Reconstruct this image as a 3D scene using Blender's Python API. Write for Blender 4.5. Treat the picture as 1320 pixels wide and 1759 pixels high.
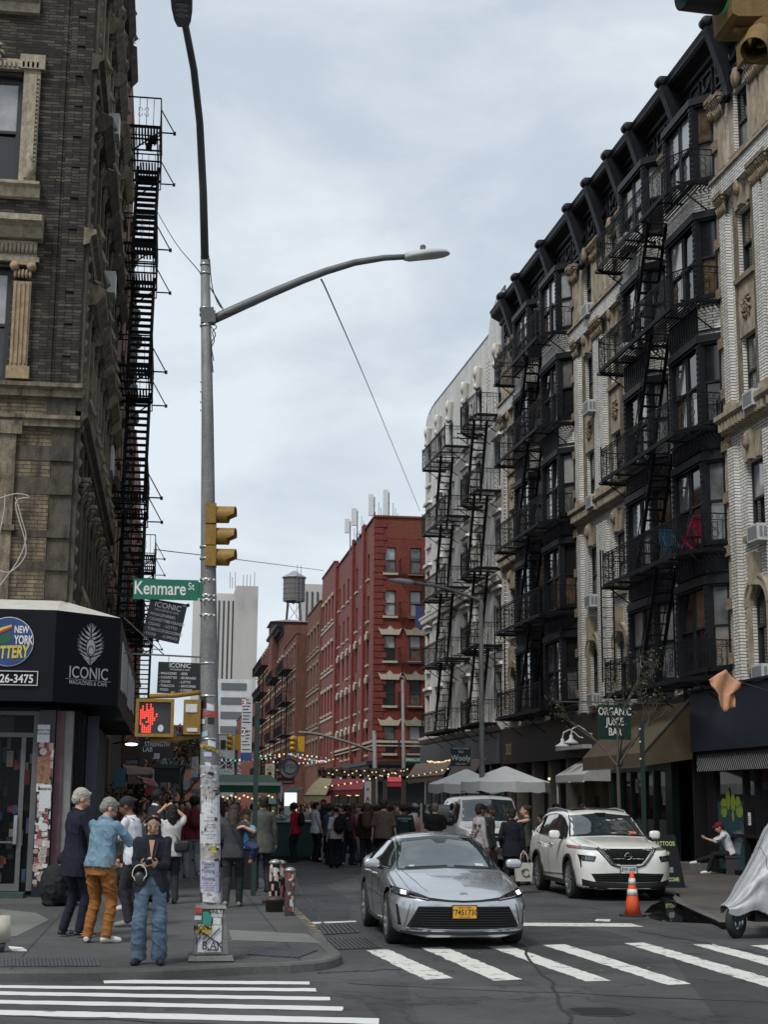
import bpy,bmesh,math,random
import numpy as np
from mathutils import Vector,Matrix,noise as mnoise
from mathutils.bvhtree import BVHTree
random.seed(7)
R_=math.radians
scene=bpy.context.scene
for o in list(bpy.data.objects):bpy.data.objects.remove(o)
COL=scene.collection
# camera
FPX,CX,CY,CAMZ,ROLL=2600.0,660.0,879.5,1.8,0.0081
YAW=math.atan((CX-296)/FPX);PITCH=math.atan((1376-CY)/FPX)
_F=Vector((math.sin(YAW)*math.cos(PITCH),math.cos(YAW)*math.cos(PITCH),math.sin(PITCH)))
_R0=Vector((math.cos(YAW),-math.sin(YAW),0));_U0=_R0.cross(_F)
_R=_R0*math.cos(ROLL)+_U0*math.sin(ROLL);_U=-_R0*math.sin(ROLL)+_U0*math.cos(ROLL)
CAM=Vector((0,0,CAMZ))
cd=bpy.data.cameras.new('camera');co=bpy.data.objects.new('camera',cd);COL.objects.link(co)
cd.sensor_fit='VERTICAL';cd.sensor_height=36;cd.lens=FPX/1759*36;cd.clip_start=0.1;cd.clip_end=6000
co.matrix_world=Matrix(((_R.x,_U.x,-_F.x,0),(_R.y,_U.y,-_F.y,0),(_R.z,_U.z,-_F.z,CAMZ),(0,0,0,1)))
scene.camera=co
# world and sun (overcast)
SUN_EL,SUN_AZ=54.0,221.0
w=bpy.data.worlds.new('World');scene.world=w;w.use_nodes=True
nt=w.node_tree;nt.nodes.clear()
def nd(t,nt=nt,**k):
 n=nt.nodes.new(t)
 for a,b in k.items():setattr(n,a,b)
 return n
wo=nd('ShaderNodeOutputWorld');bg=nd('ShaderNodeBackground');bg.inputs[1].default_value=0.1
sk=nd('ShaderNodeTexSky',sky_type='NISHITA',sun_disc=False,sun_elevation=R_(SUN_EL),sun_rotation=R_(SUN_AZ))
tc=nd('ShaderNodeTexCoord');mp=nd('ShaderNodeMapping');mp.inputs['Scale'].default_value=(1.0,1.0,1.9);mp.inputs['Location'].default_value=(3.1,1.7,.6)
n1=nd('ShaderNodeTexNoise');n1.inputs['Scale'].default_value=6.0;n1.inputs['Detail'].default_value=9;n1.inputs['Roughness'].default_value=.56;n1.inputs['Distortion'].default_value=.3
n2=nd('ShaderNodeTexNoise');n2.inputs['Scale'].default_value=1.5;n2.inputs['Detail'].default_value=4
rp=nd('ShaderNodeValToRGB');rp.color_ramp.elements[0].position=.42;rp.color_ramp.elements[0].color=(3.5,4.0,4.55,1)
rp.color_ramp.elements[1].position=.58;rp.color_ramp.elements[1].color=(5.0,5.4,5.7,1)
ad=nd('ShaderNodeMath',operation='ADD');ml=nd('ShaderNodeMath',operation='MULTIPLY');ml.inputs[1].default_value=.5
rf=nd('ShaderNodeMapRange');rf.inputs[1].default_value=.35;rf.inputs[2].default_value=.7;rf.inputs[3].default_value=.98;rf.inputs[4].default_value=.90
mx=nd('ShaderNodeMix',data_type='RGBA')
L=nt.links.new
L(tc.outputs['Generated'],mp.inputs[0]);L(mp.outputs[0],n1.inputs[0]);L(mp.outputs[0],n2.inputs[0])
L(n1.outputs[0],ad.inputs[0]);L(n2.outputs[0],ad.inputs[1]);L(ad.outputs[0],ml.inputs[0]);L(ml.outputs[0],rp.inputs[0])
L(n2.outputs[0],rf.inputs[0]);L(rf.outputs[0],mx.inputs[0]);L(sk.outputs[0],mx.inputs[6]);L(rp.outputs[0],mx.inputs[7])
L(mx.outputs[2],bg.inputs[0]);L(bg.outputs[0],wo.inputs[0])
sl=bpy.data.lights.new('sun','SUN');sl.energy=1.5;sl.angle=R_(16);sl.color=(1,.96,.9)
so_=bpy.data.objects.new('sun',sl);COL.objects.link(so_)
sd=Vector((math.sin(R_(SUN_AZ))*math.cos(R_(SUN_EL)),math.cos(R_(SUN_AZ))*math.cos(R_(SUN_EL)),math.sin(R_(SUN_EL))))
so_.rotation_euler=sd.to_track_quat('Z','Y').to_euler();so_.location=(0,0,60)
vs=scene.view_settings;vs.view_transform='Standard';vs.look='None';vs.exposure=0.7;vs.gamma=1;vs.use_curve_mapping=False
# pixel tools (used to measure real positions)
def ray(u,v):return _F+_R*((u-CX)/FPX)-_U*((v-CY)/FPX)
def gz(u,v,z=0.0):d=ray(u,v);return CAM+d*((z-CAMZ)/d.z)
def gy(u,v,y):d=ray(u,v);return CAM+d*(y/d.y)
SW=0.10
# materials
MATS={}
def mat(name,rgb=(.5,.5,.5),rough=.7,metal=0,var=.15,scale=6,bump=0.0,bscale=40,emit=None,spec=.5,coat=0,dirt=0.0):
 if name in MATS:return MATS[name]
 m=bpy.data.materials.new(name);MATS[name]=m;m.use_nodes=True
 nt=m.node_tree;b=nt.nodes['Principled BSDF']
 b.inputs['Roughness'].default_value=rough;b.inputs['Metallic'].default_value=metal
 b.inputs['Specular IOR Level'].default_value=spec
 if coat:b.inputs['Coat Weight'].default_value=coat;b.inputs['Coat Roughness'].default_value=.04
 b.inputs['Base Color'].default_value=(*rgb,1)
 if emit:
  b.inputs['Emission Color'].default_value=(*emit[0],1);b.inputs['Emission Strength'].default_value=emit[1]
 if var>0 or bump>0:
  g=nt.nodes.new('ShaderNodeNewGeometry')
  n=nt.nodes.new('ShaderNodeTexNoise');n.inputs['Scale'].default_value=scale;n.inputs['Detail'].default_value=6;n.inputs['Roughness'].default_value=.65
  nt.links.new(g.outputs['Position'],n.inputs[0])
  if var>0:
   mr=nt.nodes.new('ShaderNodeMapRange');mr.inputs[1].default_value=.3;mr.inputs[2].default_value=.7;mr.inputs[3].default_value=1-var;mr.inputs[4].default_value=1+var
   nt.links.new(n.outputs[0],mr.inputs[0])
   v=nt.nodes.new('ShaderNodeVectorMath');v.operation='SCALE';v.inputs[0].default_value=rgb
   nt.links.new(mr.outputs[0],v.inputs['Scale']);nt.links.new(v.outputs[0],b.inputs['Base Color'])
  if bump>0:
   n3=nt.nodes.new('ShaderNodeTexNoise');n3.inputs['Scale'].default_value=bscale;n3.inputs['Detail'].default_value=5
   nt.links.new(g.outputs['Position'],n3.inputs[0])
   bp=nt.nodes.new('ShaderNodeBump');bp.inputs['Strength'].default_value=bump;bp.inputs['Distance'].default_value=.02
   nt.links.new(n3.outputs[0],bp.inputs['Height']);nt.links.new(bp.outputs[0],b.inputs['Normal'])
 return m
def brick(name,c1,c2,mortar,axis='y',bw=.22,bh=.072,ms=.012,dirt=.35,dirtc=(.05,.045,.04),rough=.75,bias=0,dscale=.5,squash=1.0):
 """brick wall; axis = the world axis the wall runs along; dirt = streaked soot stains"""
 if name in MATS:return MATS[name]
 m=bpy.data.materials.new(name);MATS[name]=m;m.use_nodes=True
 nt=m.node_tree;b=nt.nodes['Principled BSDF'];b.inputs['Roughness'].default_value=rough;b.inputs['Specular IOR Level'].default_value=.2
 N=nt.nodes.new;K=nt.links.new
 g=N('ShaderNodeNewGeometry');s=N('ShaderNodeSeparateXYZ');c=N('ShaderNodeCombineXYZ')
 K(g.outputs['Position'],s.inputs[0])
 if axis=='n':
  sn=N('ShaderNodeSeparateXYZ');K(g.outputs['Normal'],sn.inputs[0])
  ab=N('ShaderNodeMath');ab.operation='ABSOLUTE';K(sn.outputs[0],ab.inputs[0])
  gt=N('ShaderNodeMath');gt.operation='GREATER_THAN';gt.inputs[1].default_value=.6;K(ab.outputs[0],gt.inputs[0])
  mm=N('ShaderNodeMix');K(gt.outputs[0],mm.inputs[0]);K(s.outputs[0],mm.inputs[2]);K(s.outputs[1],mm.inputs[3]);K(mm.outputs[0],c.inputs[0])
 else:K(s.outputs[0 if axis=='x' else 1],c.inputs[0])
 K(s.outputs[2],c.inputs[1])
 t=N('ShaderNodeTexBrick');K(c.outputs[0],t.inputs[0])
 t.inputs['Color1'].default_value=(*c1,1);t.inputs['Color2'].default_value=(*c2,1);t.inputs['Mortar'].default_value=(*mortar,1)
 t.inputs['Scale'].default_value=1;t.inputs['Mortar Size'].default_value=ms;t.inputs['Brick Width'].default_value=bw;t.inputs['Row Height'].default_value=bh;t.inputs['Bias'].default_value=bias
 t.inputs['Mortar Smooth'].default_value=.3
 mp=N('ShaderNodeMapping');mp.inputs['Scale'].default_value=(1.6*dscale,1.6*dscale,.35*dscale);K(g.outputs['Position'],mp.inputs[0])
 n=N('ShaderNodeTexNoise');n.inputs['Scale'].default_value=2.2;n.inputs['Detail'].default_value=8;n.inputs['Roughness'].default_value=.7;K(mp.outputs[0],n.inputs[0])
 mr=N('ShaderNodeMapRange');mr.inputs[1].default_value=.42;mr.inputs[2].default_value=.75;mr.inputs[3].default_value=0;mr.inputs[4].default_value=dirt*1.6;K(n.outputs[0],mr.inputs[0])
 mxx=N('ShaderNodeMix');mxx.data_type='RGBA';K(mr.outputs[0],mxx.inputs[0]);K(t.outputs[0],mxx.inputs[6]);mxx.inputs[7].default_value=(*dirtc,1)
 n5=N('ShaderNodeTexNoise');n5.inputs['Scale'].default_value=9;n5.inputs['Detail'].default_value=4;K(g.outputs['Position'],n5.inputs[0])
 mr2=N('ShaderNodeMapRange');mr2.inputs[1].default_value=.3;mr2.inputs[2].default_value=.7;mr2.inputs[3].default_value=.82;mr2.inputs[4].default_value=1.14;K(n5.outputs[0],mr2.inputs[0])
 vm=N('ShaderNodeVectorMath');vm.operation='SCALE';K(mxx.outputs[2],vm.inputs[0]);K(mr2.outputs[0],vm.inputs['Scale'])
 K(vm.outputs[0],b.inputs['Base Color'])
 bp=N('ShaderNodeBump');bp.inputs['Strength'].default_value=.6;bp.inputs['Distance'].default_value=.01;bp.invert=True
 K(t.outputs['Fac'],bp.inputs['Height']);K(bp.outputs[0],b.inputs['Normal'])
 return m
def streaked(name,c,c2,rough=.7,scale=1.0,amt=.6,vert=.3,pos=.5,fine=6,bump=.3,metal=0,spec=.22):
 """painted or stone surface with stains running down it"""
 if name in MATS:return MATS[name]
 m=bpy.data.materials.new(name);MATS[name]=m;m.use_nodes=True
 nt=m.node_tree;b=nt.nodes['Principled BSDF'];b.inputs['Roughness'].default_value=rough;b.inputs['Metallic'].default_value=metal;b.inputs['Specular IOR Level'].default_value=spec
 N=nt.nodes.new;K=nt.links.new
 g=N('ShaderNodeNewGeometry');mp=N('ShaderNodeMapping');mp.inputs['Scale'].default_value=(scale,scale,scale*vert);K(g.outputs['Position'],mp.inputs[0])
 n=N('ShaderNodeTexNoise');n.inputs['Scale'].default_value=3;n.inputs['Detail'].default_value=9;n.inputs['Roughness'].default_value=.72;K(mp.outputs[0],n.inputs[0])
 mr=N('ShaderNodeMapRange');mr.inputs[1].default_value=pos-.12;mr.inputs[2].default_value=pos+.18;mr.inputs[3].default_value=0;mr.inputs[4].default_value=amt;K(n.outputs[0],mr.inputs[0])
 x=N('ShaderNodeMix');x.data_type='RGBA';K(mr.outputs[0],x.inputs[0]);x.inputs[6].default_value=(*c,1);x.inputs[7].default_value=(*c2,1)
 K(x.outputs[2],b.inputs['Base Color'])
 n3=N('ShaderNodeTexNoise');n3.inputs['Scale'].default_value=fine*5;n3.inputs['Detail'].default_value=5;K(g.outputs['Position'],n3.inputs[0])
 bp=N('ShaderNodeBump');bp.inputs['Strength'].default_value=bump;bp.inputs['Distance'].default_value=.02;K(n3.outputs[0],bp.inputs['Height']);K(bp.outputs[0],b.inputs['Normal'])
 return m
# frames and mesh builder
class Fr:
 """local frame: a along, b out, c up"""
 def __init__(s,o,a,b,c=(0,0,1)):s.o,s.a,s.b,s.c=Vector(o),Vector(a),Vector(b),Vector(c)
 def __call__(s,a,b=0,c=0):return s.o+s.a*a+s.b*b+s.c*c
 def inv(s,p):q=Vector(p)-s.o;return Vector((q.dot(s.a)/s.a.length_squared,q.dot(s.b)/s.b.length_squared,q.dot(s.c)/s.c.length_squared))
WORLD=Fr((0,0,0),(1,0,0),(0,1,0))
def turned(o,deg,scale=1):
 c,s=math.cos(R_(deg))*scale,math.sin(R_(deg))*scale
 return Fr(o,(c,s,0),(-s,c,0),(0,0,scale))
class MB:
 def __init__(s,fr=WORLD):s.v=[];s.f=[];s.m=[];s.fr=fr;s.sm=[];s.mi=0;s.smooth=False
 def add(s,vs,fs,raw=False):
  n=len(s.v)
  for p in vs:s.v.append(Vector(p)if raw else s.fr(*p))
  for f in fs:s.f.append([n+i for i in f]);s.m.append(s.mi);s.sm.append(s.smooth)
  return s
 def box(s,a0,a1,b0,b1,c0,c1):
  return s.add([(a,b,c)for c in(c0,c1)for b in(b0,b1)for a in(a0,a1)],[(0,2,3,1),(4,5,7,6),(0,1,5,4),(2,6,7,3),(0,4,6,2),(1,3,7,5)])
 def quad(s,*p):return s.add(p,[tuple(range(len(p)))])
 def bar(s,p,q,w=.03,h=None,n=4,up=(0,0,1),r2=None,caps=True):
  """bar between frame points p, q"""
  h=h or w;P,Q=s.fr(*p),s.fr(*q);return s.wbar(P,Q,w,h,n,up,r2,caps)
 def wbar(s,P,Q,w,h=None,n=4,up=(0,0,1),r2=None,caps=True):
  h=h or w;P,Q=Vector(P),Vector(Q);d=(Q-P)
  if d.length<1e-6:return s
  d.normalize();u=Vector(up)
  if abs(d.dot(u))>.98:u=Vector((0,1,0))if abs(d.y)<.9 else Vector((1,0,0))
  x=d.cross(u).normalized();y=x.cross(d)
  vs=[]
  if n==4:
   for C,k in((P,1),(Q,(r2 or w)/w)):
    for i,j in((-1,-1),(1,-1),(1,1),(-1,1)):vs.append(C+x*(i*w/2*k)+y*(j*h/2*k))
  else:
   for C,k in((P,w/2),(Q,(r2 or w)/2)):
    for i in range(n):t=2*math.pi*i/n;vs.append(C+x*(math.cos(t)*k)+y*(math.sin(t)*k*h/w))
  fs=[(i,(i+1)%n,n+(i+1)%n,n+i)for i in range(n)]
  if caps:fs+=[tuple(range(n-1,-1,-1)),tuple(range(n,2*n))]
  return s.add(vs,fs,raw=True)
 def tube(s,pts,r,n=8,raw=False,close=False):
  P=[Vector(p)if raw else s.fr(*p)for p in pts];m=len(P)
  rs=r if isinstance(r,(list,tuple))else[r]*m
  vs=[];fs=[];px=None
  for i in range(m):
   if close:d=P[(i+1)%m]-P[i-1]
   else:d=P[min(i+1,m-1)]-P[max(i-1,0)]
   if d.length<1e-9:d=Vector((0,0,1))
   d.normalize()
   if px is None:
    u=Vector((0,0,1))if abs(d.z)<.9 else Vector((1,0,0));px=d.cross(u).normalized()
   px=(px-d*px.dot(d)).normalized();py=d.cross(px)
   for k in range(n):t=2*math.pi*k/n;vs.append(P[i]+px*(math.cos(t)*rs[i])+py*(math.sin(t)*rs[i]))
  for i in range(m if close else m-1):
   j=(i+1)%m
   for k in range(n):fs.append((i*n+k,i*n+(k+1)%n,j*n+(k+1)%n,j*n+k))
  if not close:fs+=[tuple(range(n-1,-1,-1)),tuple(range((m-1)*n,m*n))]
  return s.add(vs,fs,raw=True)
 def prism(s,poly,c0,c1,axis='c'):
  """poly extruded: axis c -> poly in (a,b); axis b -> poly in (a,c); axis a -> poly in (b,c)"""
  n=len(poly)
  f={'c':lambda p,h:(p[0],p[1],h),'b':lambda p,h:(p[0],h,p[1]),'a':lambda p,h:(h,p[0],p[1])}[axis]
  return s.add([f(p,c0)for p in poly]+[f(p,c1)for p in poly],[(i,(i+1)%n,n+(i+1)%n,n+i)for i in range(n)]+[tuple(range(n-1,-1,-1)),tuple(range(n,2*n))])
 def lathe(s,prof,o=(0,0,0),n=16,ax='c',cap=True):
  """prof: [(r, h)]; about the frame's c axis through o"""
  vs=[];m=len(prof)
  for r,h in prof:
   for k in range(n):
    t=2*math.pi*k/n;x,y=r*math.cos(t),r*math.sin(t)
    vs.append({'c':(o[0]+x,o[1]+y,o[2]+h),'a':(o[0]+h,o[1]+x,o[2]+y),'b':(o[0]+x,o[1]+h,o[2]+y)}[ax])
  fs=[(i*n+k,i*n+(k+1)%n,(i+1)*n+(k+1)%n,(i+1)*n+k)for i in range(m-1)for k in range(n)]
  if cap and prof[0][0]>1e-5:fs.append(tuple(range(n-1,-1,-1)))
  if cap and prof[-1][0]>1e-5:fs.append(tuple(range((m-1)*n,m*n)))
  return s.add(vs,fs)
 def ball(s,c,r,n=10,m=7,raw=False):
  r=r if isinstance(r,(tuple,list))else(r,r,r);vs=[(c[0],c[1],c[2]-r[2])];fs=[]
  for i in range(1,m):
   p=math.pi*i/m
   for k in range(n):t=2*math.pi*k/n;vs.append((c[0]+r[0]*math.sin(p)*math.cos(t),c[1]+r[1]*math.sin(p)*math.sin(t),c[2]-r[2]*math.cos(p)))
  vs.append((c[0],c[1],c[2]+r[2]));e=len(vs)-1
  for k in range(n):
   fs.append((0,1+(k+1)%n,1+k));fs.append((e,1+(m-2)*n+k,1+(m-2)*n+(k+1)%n))
   for i in range(m-2):a=1+i*n;fs.append((a+k,a+(k+1)%n,a+n+(k+1)%n,a+n+k))
  return s.add(vs,fs,raw)
 def sball(s,c,r,e=.55,n=20,m=12):
  """rounded box"""
  pw=lambda x:math.copysign(abs(x)**e,x)
  vs=[(c[0]+r[0]*pw(math.sin(math.pi*i/m))*pw(math.cos(math.tau*k/n)),c[1]+r[1]*pw(math.sin(math.pi*i/m))*pw(math.sin(math.tau*k/n)),c[2]-r[2]*pw(math.cos(math.pi*i/m)))for i in range(m+1)for k in range(n)]
  return s.add(vs,[(i*n+k,i*n+(k+1)%n,(i+1)*n+(k+1)%n,(i+1)*n+k)for i in range(m)for k in range(n)])
 def grid(s,P,close_u=False):
  """P: rows of world/frame points"""
  nr,nc=len(P),len(P[0]);vs=[p for r in P for p in r]
  return s.add(vs,[(i*nc+j,i*nc+(j+1)%nc,(i+1)*nc+(j+1)%nc,(i+1)*nc+j)for i in range(nr-1)for j in range(nc if close_u else nc-1)])
 def text(s,t,size,o,ex,ez,off=0.0,align='CENTER',bold=0.0,sx=1.0,shear=0.0):
  """flat lettering; o = baseline point (frame coords), ex/ez directions (frame)"""
  vs,fs=textmesh(t,align,bold,shear)
  O=s.fr(*o);EX=(s.fr(*ex)-s.fr(0,0,0)).normalized();EZ=(s.fr(*ez)-s.fr(0,0,0)).normalized();NN=EX.cross(EZ)
  return s.add([O+EX*(x*size*sx)+EZ*(y*size)+NN*off for x,y in vs],fs,raw=True)
 def build(s,name,mats,parent=None,recalc=True,label=None):
  me=bpy.data.meshes.new(name);base=WLOC.get(parent.name,Vector((0,0,0)))if parent else Vector((0,0,0))
  me.from_pydata([v-base for v in s.v],[],s.f)
  if not isinstance(mats,(list,tuple)):mats=[mats]
  for m in mats:me.materials.append(m)
  me.polygons.foreach_set('material_index',s.m);me.polygons.foreach_set('use_smooth',s.sm)
  if recalc:
   bm=bmesh.new();bm.from_mesh(me);bmesh.ops.recalc_face_normals(bm,faces=bm.faces);bm.to_mesh(me);bm.free()
  me.update();o=bpy.data.objects.new(name,me);COL.objects.link(o)
  if parent:o.parent=parent;WLOC[o.name]=base
  if label:o['label']=label
  return o
 def split(s,name,mats,parent,gap=.08,cap=40):
  """one part per cluster of touching pieces"""
  par=list(range(len(s.v)))
  def find(i):
   while par[i]!=i:par[i]=par[par[i]];i=par[i]
   return i
  for f in s.f:
   for k in f[1:]:par[find(k)]=find(f[0])
  comp={}
  for i,f in enumerate(s.f):comp.setdefault(find(f[0]),[]).append(i)
  cs=[]
  for fl in comp.values():
   P=[s.v[k]for i in fl for k in s.f[i]];cs.append([[min(p[a]for p in P)for a in range(3)],[max(p[a]for p in P)for a in range(3)],fl])
  while True:
   out=[]
   for c in cs:
    hit=[o for o in out if all(o[0][a]-gap<c[1][a]and c[0][a]-gap<o[1][a]for a in range(3))]
    for o in hit:out.remove(o);c=[[min(x,y)for x,y in zip(o[0],c[0])],[max(x,y)for x,y in zip(o[1],c[1])],o[2]+c[2]]
    out.append(c)
   if len(out)==len(cs):
    if len(out)<=cap:break
    gap*=1.5
   cs=out
  for c in out:
   m=MB();ix={}
   for i in c[2]:
    for k in s.f[i]:
     if k not in ix:ix[k]=len(m.v);m.v.append(s.v[k])
    m.f.append([ix[k]for k in s.f[i]]);m.m.append(s.m[i]);m.sm.append(s.sm[i])
   m.build(name,mats,parent)
WLOC={}
_tc={}
def textmesh(t,align='CENTER',bold=0.0,shear=0.0):
 k=(t,align,bold,shear)
 if k not in _tc:
  c=bpy.data.curves.new('t','FONT');c.body=t;c.size=1;c.align_x=align;c.offset=bold;c.resolution_u=3;c.shear=shear
  o=bpy.data.objects.new('t',c);COL.objects.link(o);bpy.context.view_layer.update()
  me=o.to_mesh();_tc[k]=([(v.co.x,v.co.y)for v in me.vertices],[tuple(p.vertices)for p in me.polygons])
  o.to_mesh_clear();bpy.data.objects.remove(o);bpy.data.curves.remove(c)
 return _tc[k]
def thing(name,label,cat,base=(0,0,0),group=None):
 o=bpy.data.objects.new(name,None);COL.objects.link(o);o.location=base;o.empty_display_size=.2
 o['label']=label;o['category']=cat
 if group:o['group']=group
 WLOC[o.name]=Vector(base);return o
def tag(o,label,cat,group=None,kind=None):
 o['label']=label;o['category']=cat
 if group:o['group']=group
 if kind:o['kind']=kind
 return o
def rebase(o,base):
 """move a top-level mesh's origin to its base"""
 b=Vector(base);o.data.transform(Matrix.Translation(-b));o.location=b;WLOC[o.name]=b;return o
def struct(o):o['kind']='structure';return o
def kids(o):return[c for c in bpy.data.objects if c.parent==o]
def dup(root,loc,rotz=None,label=None,group=None):
 r=root.copy();COL.objects.link(r);r.location=loc
 if rotz is not None:r.rotation_euler.z=rotz
 if label:r['label']=label
 if group:r['group']=group
 for ch in kids(root):
  c=ch.copy();COL.objects.link(c);c.parent=r
  for g in kids(ch):d=g.copy();COL.objects.link(d);d.parent=c
 return r
def wall(mb,a0,a1,c0,c1,openings,depth=.22,b=0.0,reveal=True):
 """wall sheet at b with rectangular openings [(a0,a1,c0,c1)] and reveals going inwards"""
 xs=sorted({a0,a1,*[min(max(o[i],a0),a1)for o in openings for i in(0,1)]});zs=sorted({c0,c1,*[min(max(o[i],c0),c1)for o in openings for i in(2,3)]})
 for i in range(len(xs)-1):
  for j in range(len(zs)-1):
   x,z=(xs[i]+xs[i+1])/2,(zs[j]+zs[j+1])/2
   if any(o[0]<x<o[1]and o[2]<z<o[3]for o in openings):continue
   mb.quad((xs[i],b,zs[j]),(xs[i+1],b,zs[j]),(xs[i+1],b,zs[j+1]),(xs[i],b,zs[j+1]))
 if reveal:
  for o in openings:
   A,B,C,D=o[:4];d=b-depth
   mb.quad((A,b,C),(A,d,C),(A,d,D),(A,b,D));mb.quad((B,b,C),(B,d,C),(B,d,D),(B,b,D))
   mb.quad((A,b,D),(B,b,D),(B,d,D),(A,d,D));mb.quad((A,b,C),(B,b,C),(B,d,C),(A,d,C))
# SETTING
def groundmat(name,c,joints=None,rough=.85,patch=.25,speck=.35,cracks=True,jc=.45,spec=.35):
 m=bpy.data.materials.new(name);MATS[name]=m;m.use_nodes=True
 nt=m.node_tree;b=nt.nodes['Principled BSDF'];N=nt.nodes.new;K=nt.links.new
 b.inputs['Specular IOR Level'].default_value=spec
 g=N('ShaderNodeNewGeometry')
 def noi(sc,det,rg=.6,dist=0):
  n=N('ShaderNodeTexNoise');n.inputs['Scale'].default_value=sc;n.inputs['Detail'].default_value=det;n.inputs['Roughness'].default_value=rg;n.inputs['Distortion'].default_value=dist;K(g.outputs['Position'],n.inputs[0]);return n
 def rng(src,a,bb,lo,hi):
  r=N('ShaderNodeMapRange');r.inputs[1].default_value=a;r.inputs[2].default_value=bb;r.inputs[3].default_value=lo;r.inputs[4].default_value=hi;K(src,r.inputs[0]);return r.outputs[0]
 def mul(a,bb):
  x=N('ShaderNodeMath');x.operation='MULTIPLY';K(a,x.inputs[0]);K(bb,x.inputs[1]);return x.outputs[0]
 f=mul(rng(noi(.35,8,.6,.6).outputs[0],.35,.65,1-patch,1+patch),rng(noi(90,3,.8).outputs[0],.3,.7,1-speck,1+speck))
 f=mul(f,rng(noi(4,8,.7,.8).outputs[0],.3,.7,.82,1.14))
 if cracks:
  wv=N('ShaderNodeTexVoronoi');wv.feature='DISTANCE_TO_EDGE';wv.inputs['Scale'].default_value=.42
  nn=noi(1.3,6);ma=N('ShaderNodeVectorMath');ma.operation='SCALE';ma.inputs['Scale'].default_value=1.3;K(nn.outputs['Color'],ma.inputs[0])
  va=N('ShaderNodeVectorMath');va.operation='ADD';K(g.outputs['Position'],va.inputs[0]);K(ma.outputs[0],va.inputs[1]);K(va.outputs[0],wv.inputs[0])
  f=mul(f,rng(wv.outputs['Distance'],.0,.016,.5,1))
  t=N('ShaderNodeTexBrick');t.inputs['Scale'].default_value=1;t.inputs['Brick Width'].default_value=3.7;t.inputs['Row Height'].default_value=2.9;t.inputs['Mortar Size'].default_value=.02
  t.inputs['Color1'].default_value=(.86,.86,.86,1);t.inputs['Color2'].default_value=(1.1,1.1,1.1,1);t.inputs['Mortar'].default_value=(.8,.8,.8,1);K(g.outputs['Position'],t.inputs[0])
  f=mul(f,t.outputs['Color'])
 if joints:
  t=N('ShaderNodeTexBrick');t.offset=0;t.inputs['Scale'].default_value=1;t.inputs['Brick Width'].default_value=joints;t.inputs['Row Height'].default_value=joints;t.inputs['Mortar Size'].default_value=.014;t.inputs['Mortar Smooth'].default_value=.3
  t.inputs['Color1'].default_value=(.9,.9,.9,1);t.inputs['Color2'].default_value=(1.1,1.1,1.1,1);t.inputs['Mortar'].default_value=(jc,jc,jc,1);K(g.outputs['Position'],t.inputs[0])
  f=mul(f,t.outputs['Color'])
  vo=N('ShaderNodeTexVoronoi');vo.inputs['Scale'].default_value=3.2;K(g.outputs['Position'],vo.inputs[0])
  f=mul(f,rng(vo.outputs['Distance'],.05,.075,.6,1))
 v=N('ShaderNodeVectorMath');v.operation='SCALE';v.inputs[0].default_value=c;K(f,v.inputs['Scale']);K(v.outputs[0],b.inputs['Base Color'])
 K(rng(noi(.8,6).outputs[0],.3,.7,rough-.15,rough+.1),b.inputs['Roughness'])
 bp=N('ShaderNodeBump');bp.inputs['Strength'].default_value=.5;bp.inputs['Distance'].default_value=.008
 K(noi(120,3,.8).outputs[0],bp.inputs['Height']);K(bp.outputs[0],b.inputs['Normal'])
 return m
ASPH=groundmat('asphalt',(.064,.0655,.068),patch=.36,speck=.55)
ASPH2=groundmat('asphalt_patch',(.05,.052,.058),patch=.15)
PAVE=groundmat('pavement_left',(.074,.075,.075),joints=1.5,cracks=False)
PAVER=groundmat('pavement_right',(.088,.080,.072),joints=1.5,cracks=False)
CONC=groundmat('concrete_light',(.16,.165,.15),cracks=False,patch=.15)
KERB=groundmat('kerb_stone',(.10,.10,.097),cracks=False,patch=.3)
def paint(name,c,wear=.45,sc=7):
 m=bpy.data.materials.new(name);MATS[name]=m;m.use_nodes=True
 nt=m.node_tree;b=nt.nodes['Principled BSDF'];N=nt.nodes.new;K=nt.links.new;b.inputs['Roughness'].default_value=.75
 g=N('ShaderNodeNewGeometry');n=N('ShaderNodeTexNoise');n.inputs['Scale'].default_value=sc;n.inputs['Detail'].default_value=10;n.inputs['Roughness'].default_value=.78;K(g.outputs['Position'],n.inputs[0])
 r=N('ShaderNodeMapRange');r.inputs[1].default_value=wear;r.inputs[2].default_value=wear+.07;K(n.outputs[0],r.inputs[0])
 x=N('ShaderNodeMix');x.data_type='RGBA';K(r.outputs[0],x.inputs[0]);x.inputs[6].default_value=(.055,.057,.06,1);x.inputs[7].default_value=(*c,1)
 K(x.outputs[2],b.inputs['Base Color']);return m
PW=paint('road_paint',(.60,.60,.56),.385,4.5);PWN=paint('road_paint_fresh',(.62,.63,.62),.33,4);PY=paint('kerb_paint_yellow',(.35,.27,.06),.5)
g=MB();g.quad((-1500,-200,-.03),(1500,-200,-.03),(1500,3000,-.03),(-1500,3000,-.03));struct(g.build('ground',ASPH))
g=MB();g.quad((-60,-8,0),(60,-8,0),(60,400,0),(-60,400,0));struct(g.build('road',ASPH))
def arc(cx,cy,r,a0,a1,n=10):return[(cx+r*math.cos(R_(a0+(a1-a0)*i/n)),cy+r*math.sin(R_(a0+(a1-a0)*i/n)))for i in range(n+1)]
outl=[(2.16,140),(2.16,26),(2.12,22),(2.03,18.6)]+[tuple(gz(u,v,SW).xy)for u,v in((588,1639),(577,1645),(562,1649),(540,1652),(500,1655),(434,1657),(357,1661),(280,1665),(150,1668),(0,1669))]+[(-30,17.2)]
outl=[(p[0],p[1])for p in outl]
inn=[(-30,28.3),(-1.98,28.3),(-1.98,140)]
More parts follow.
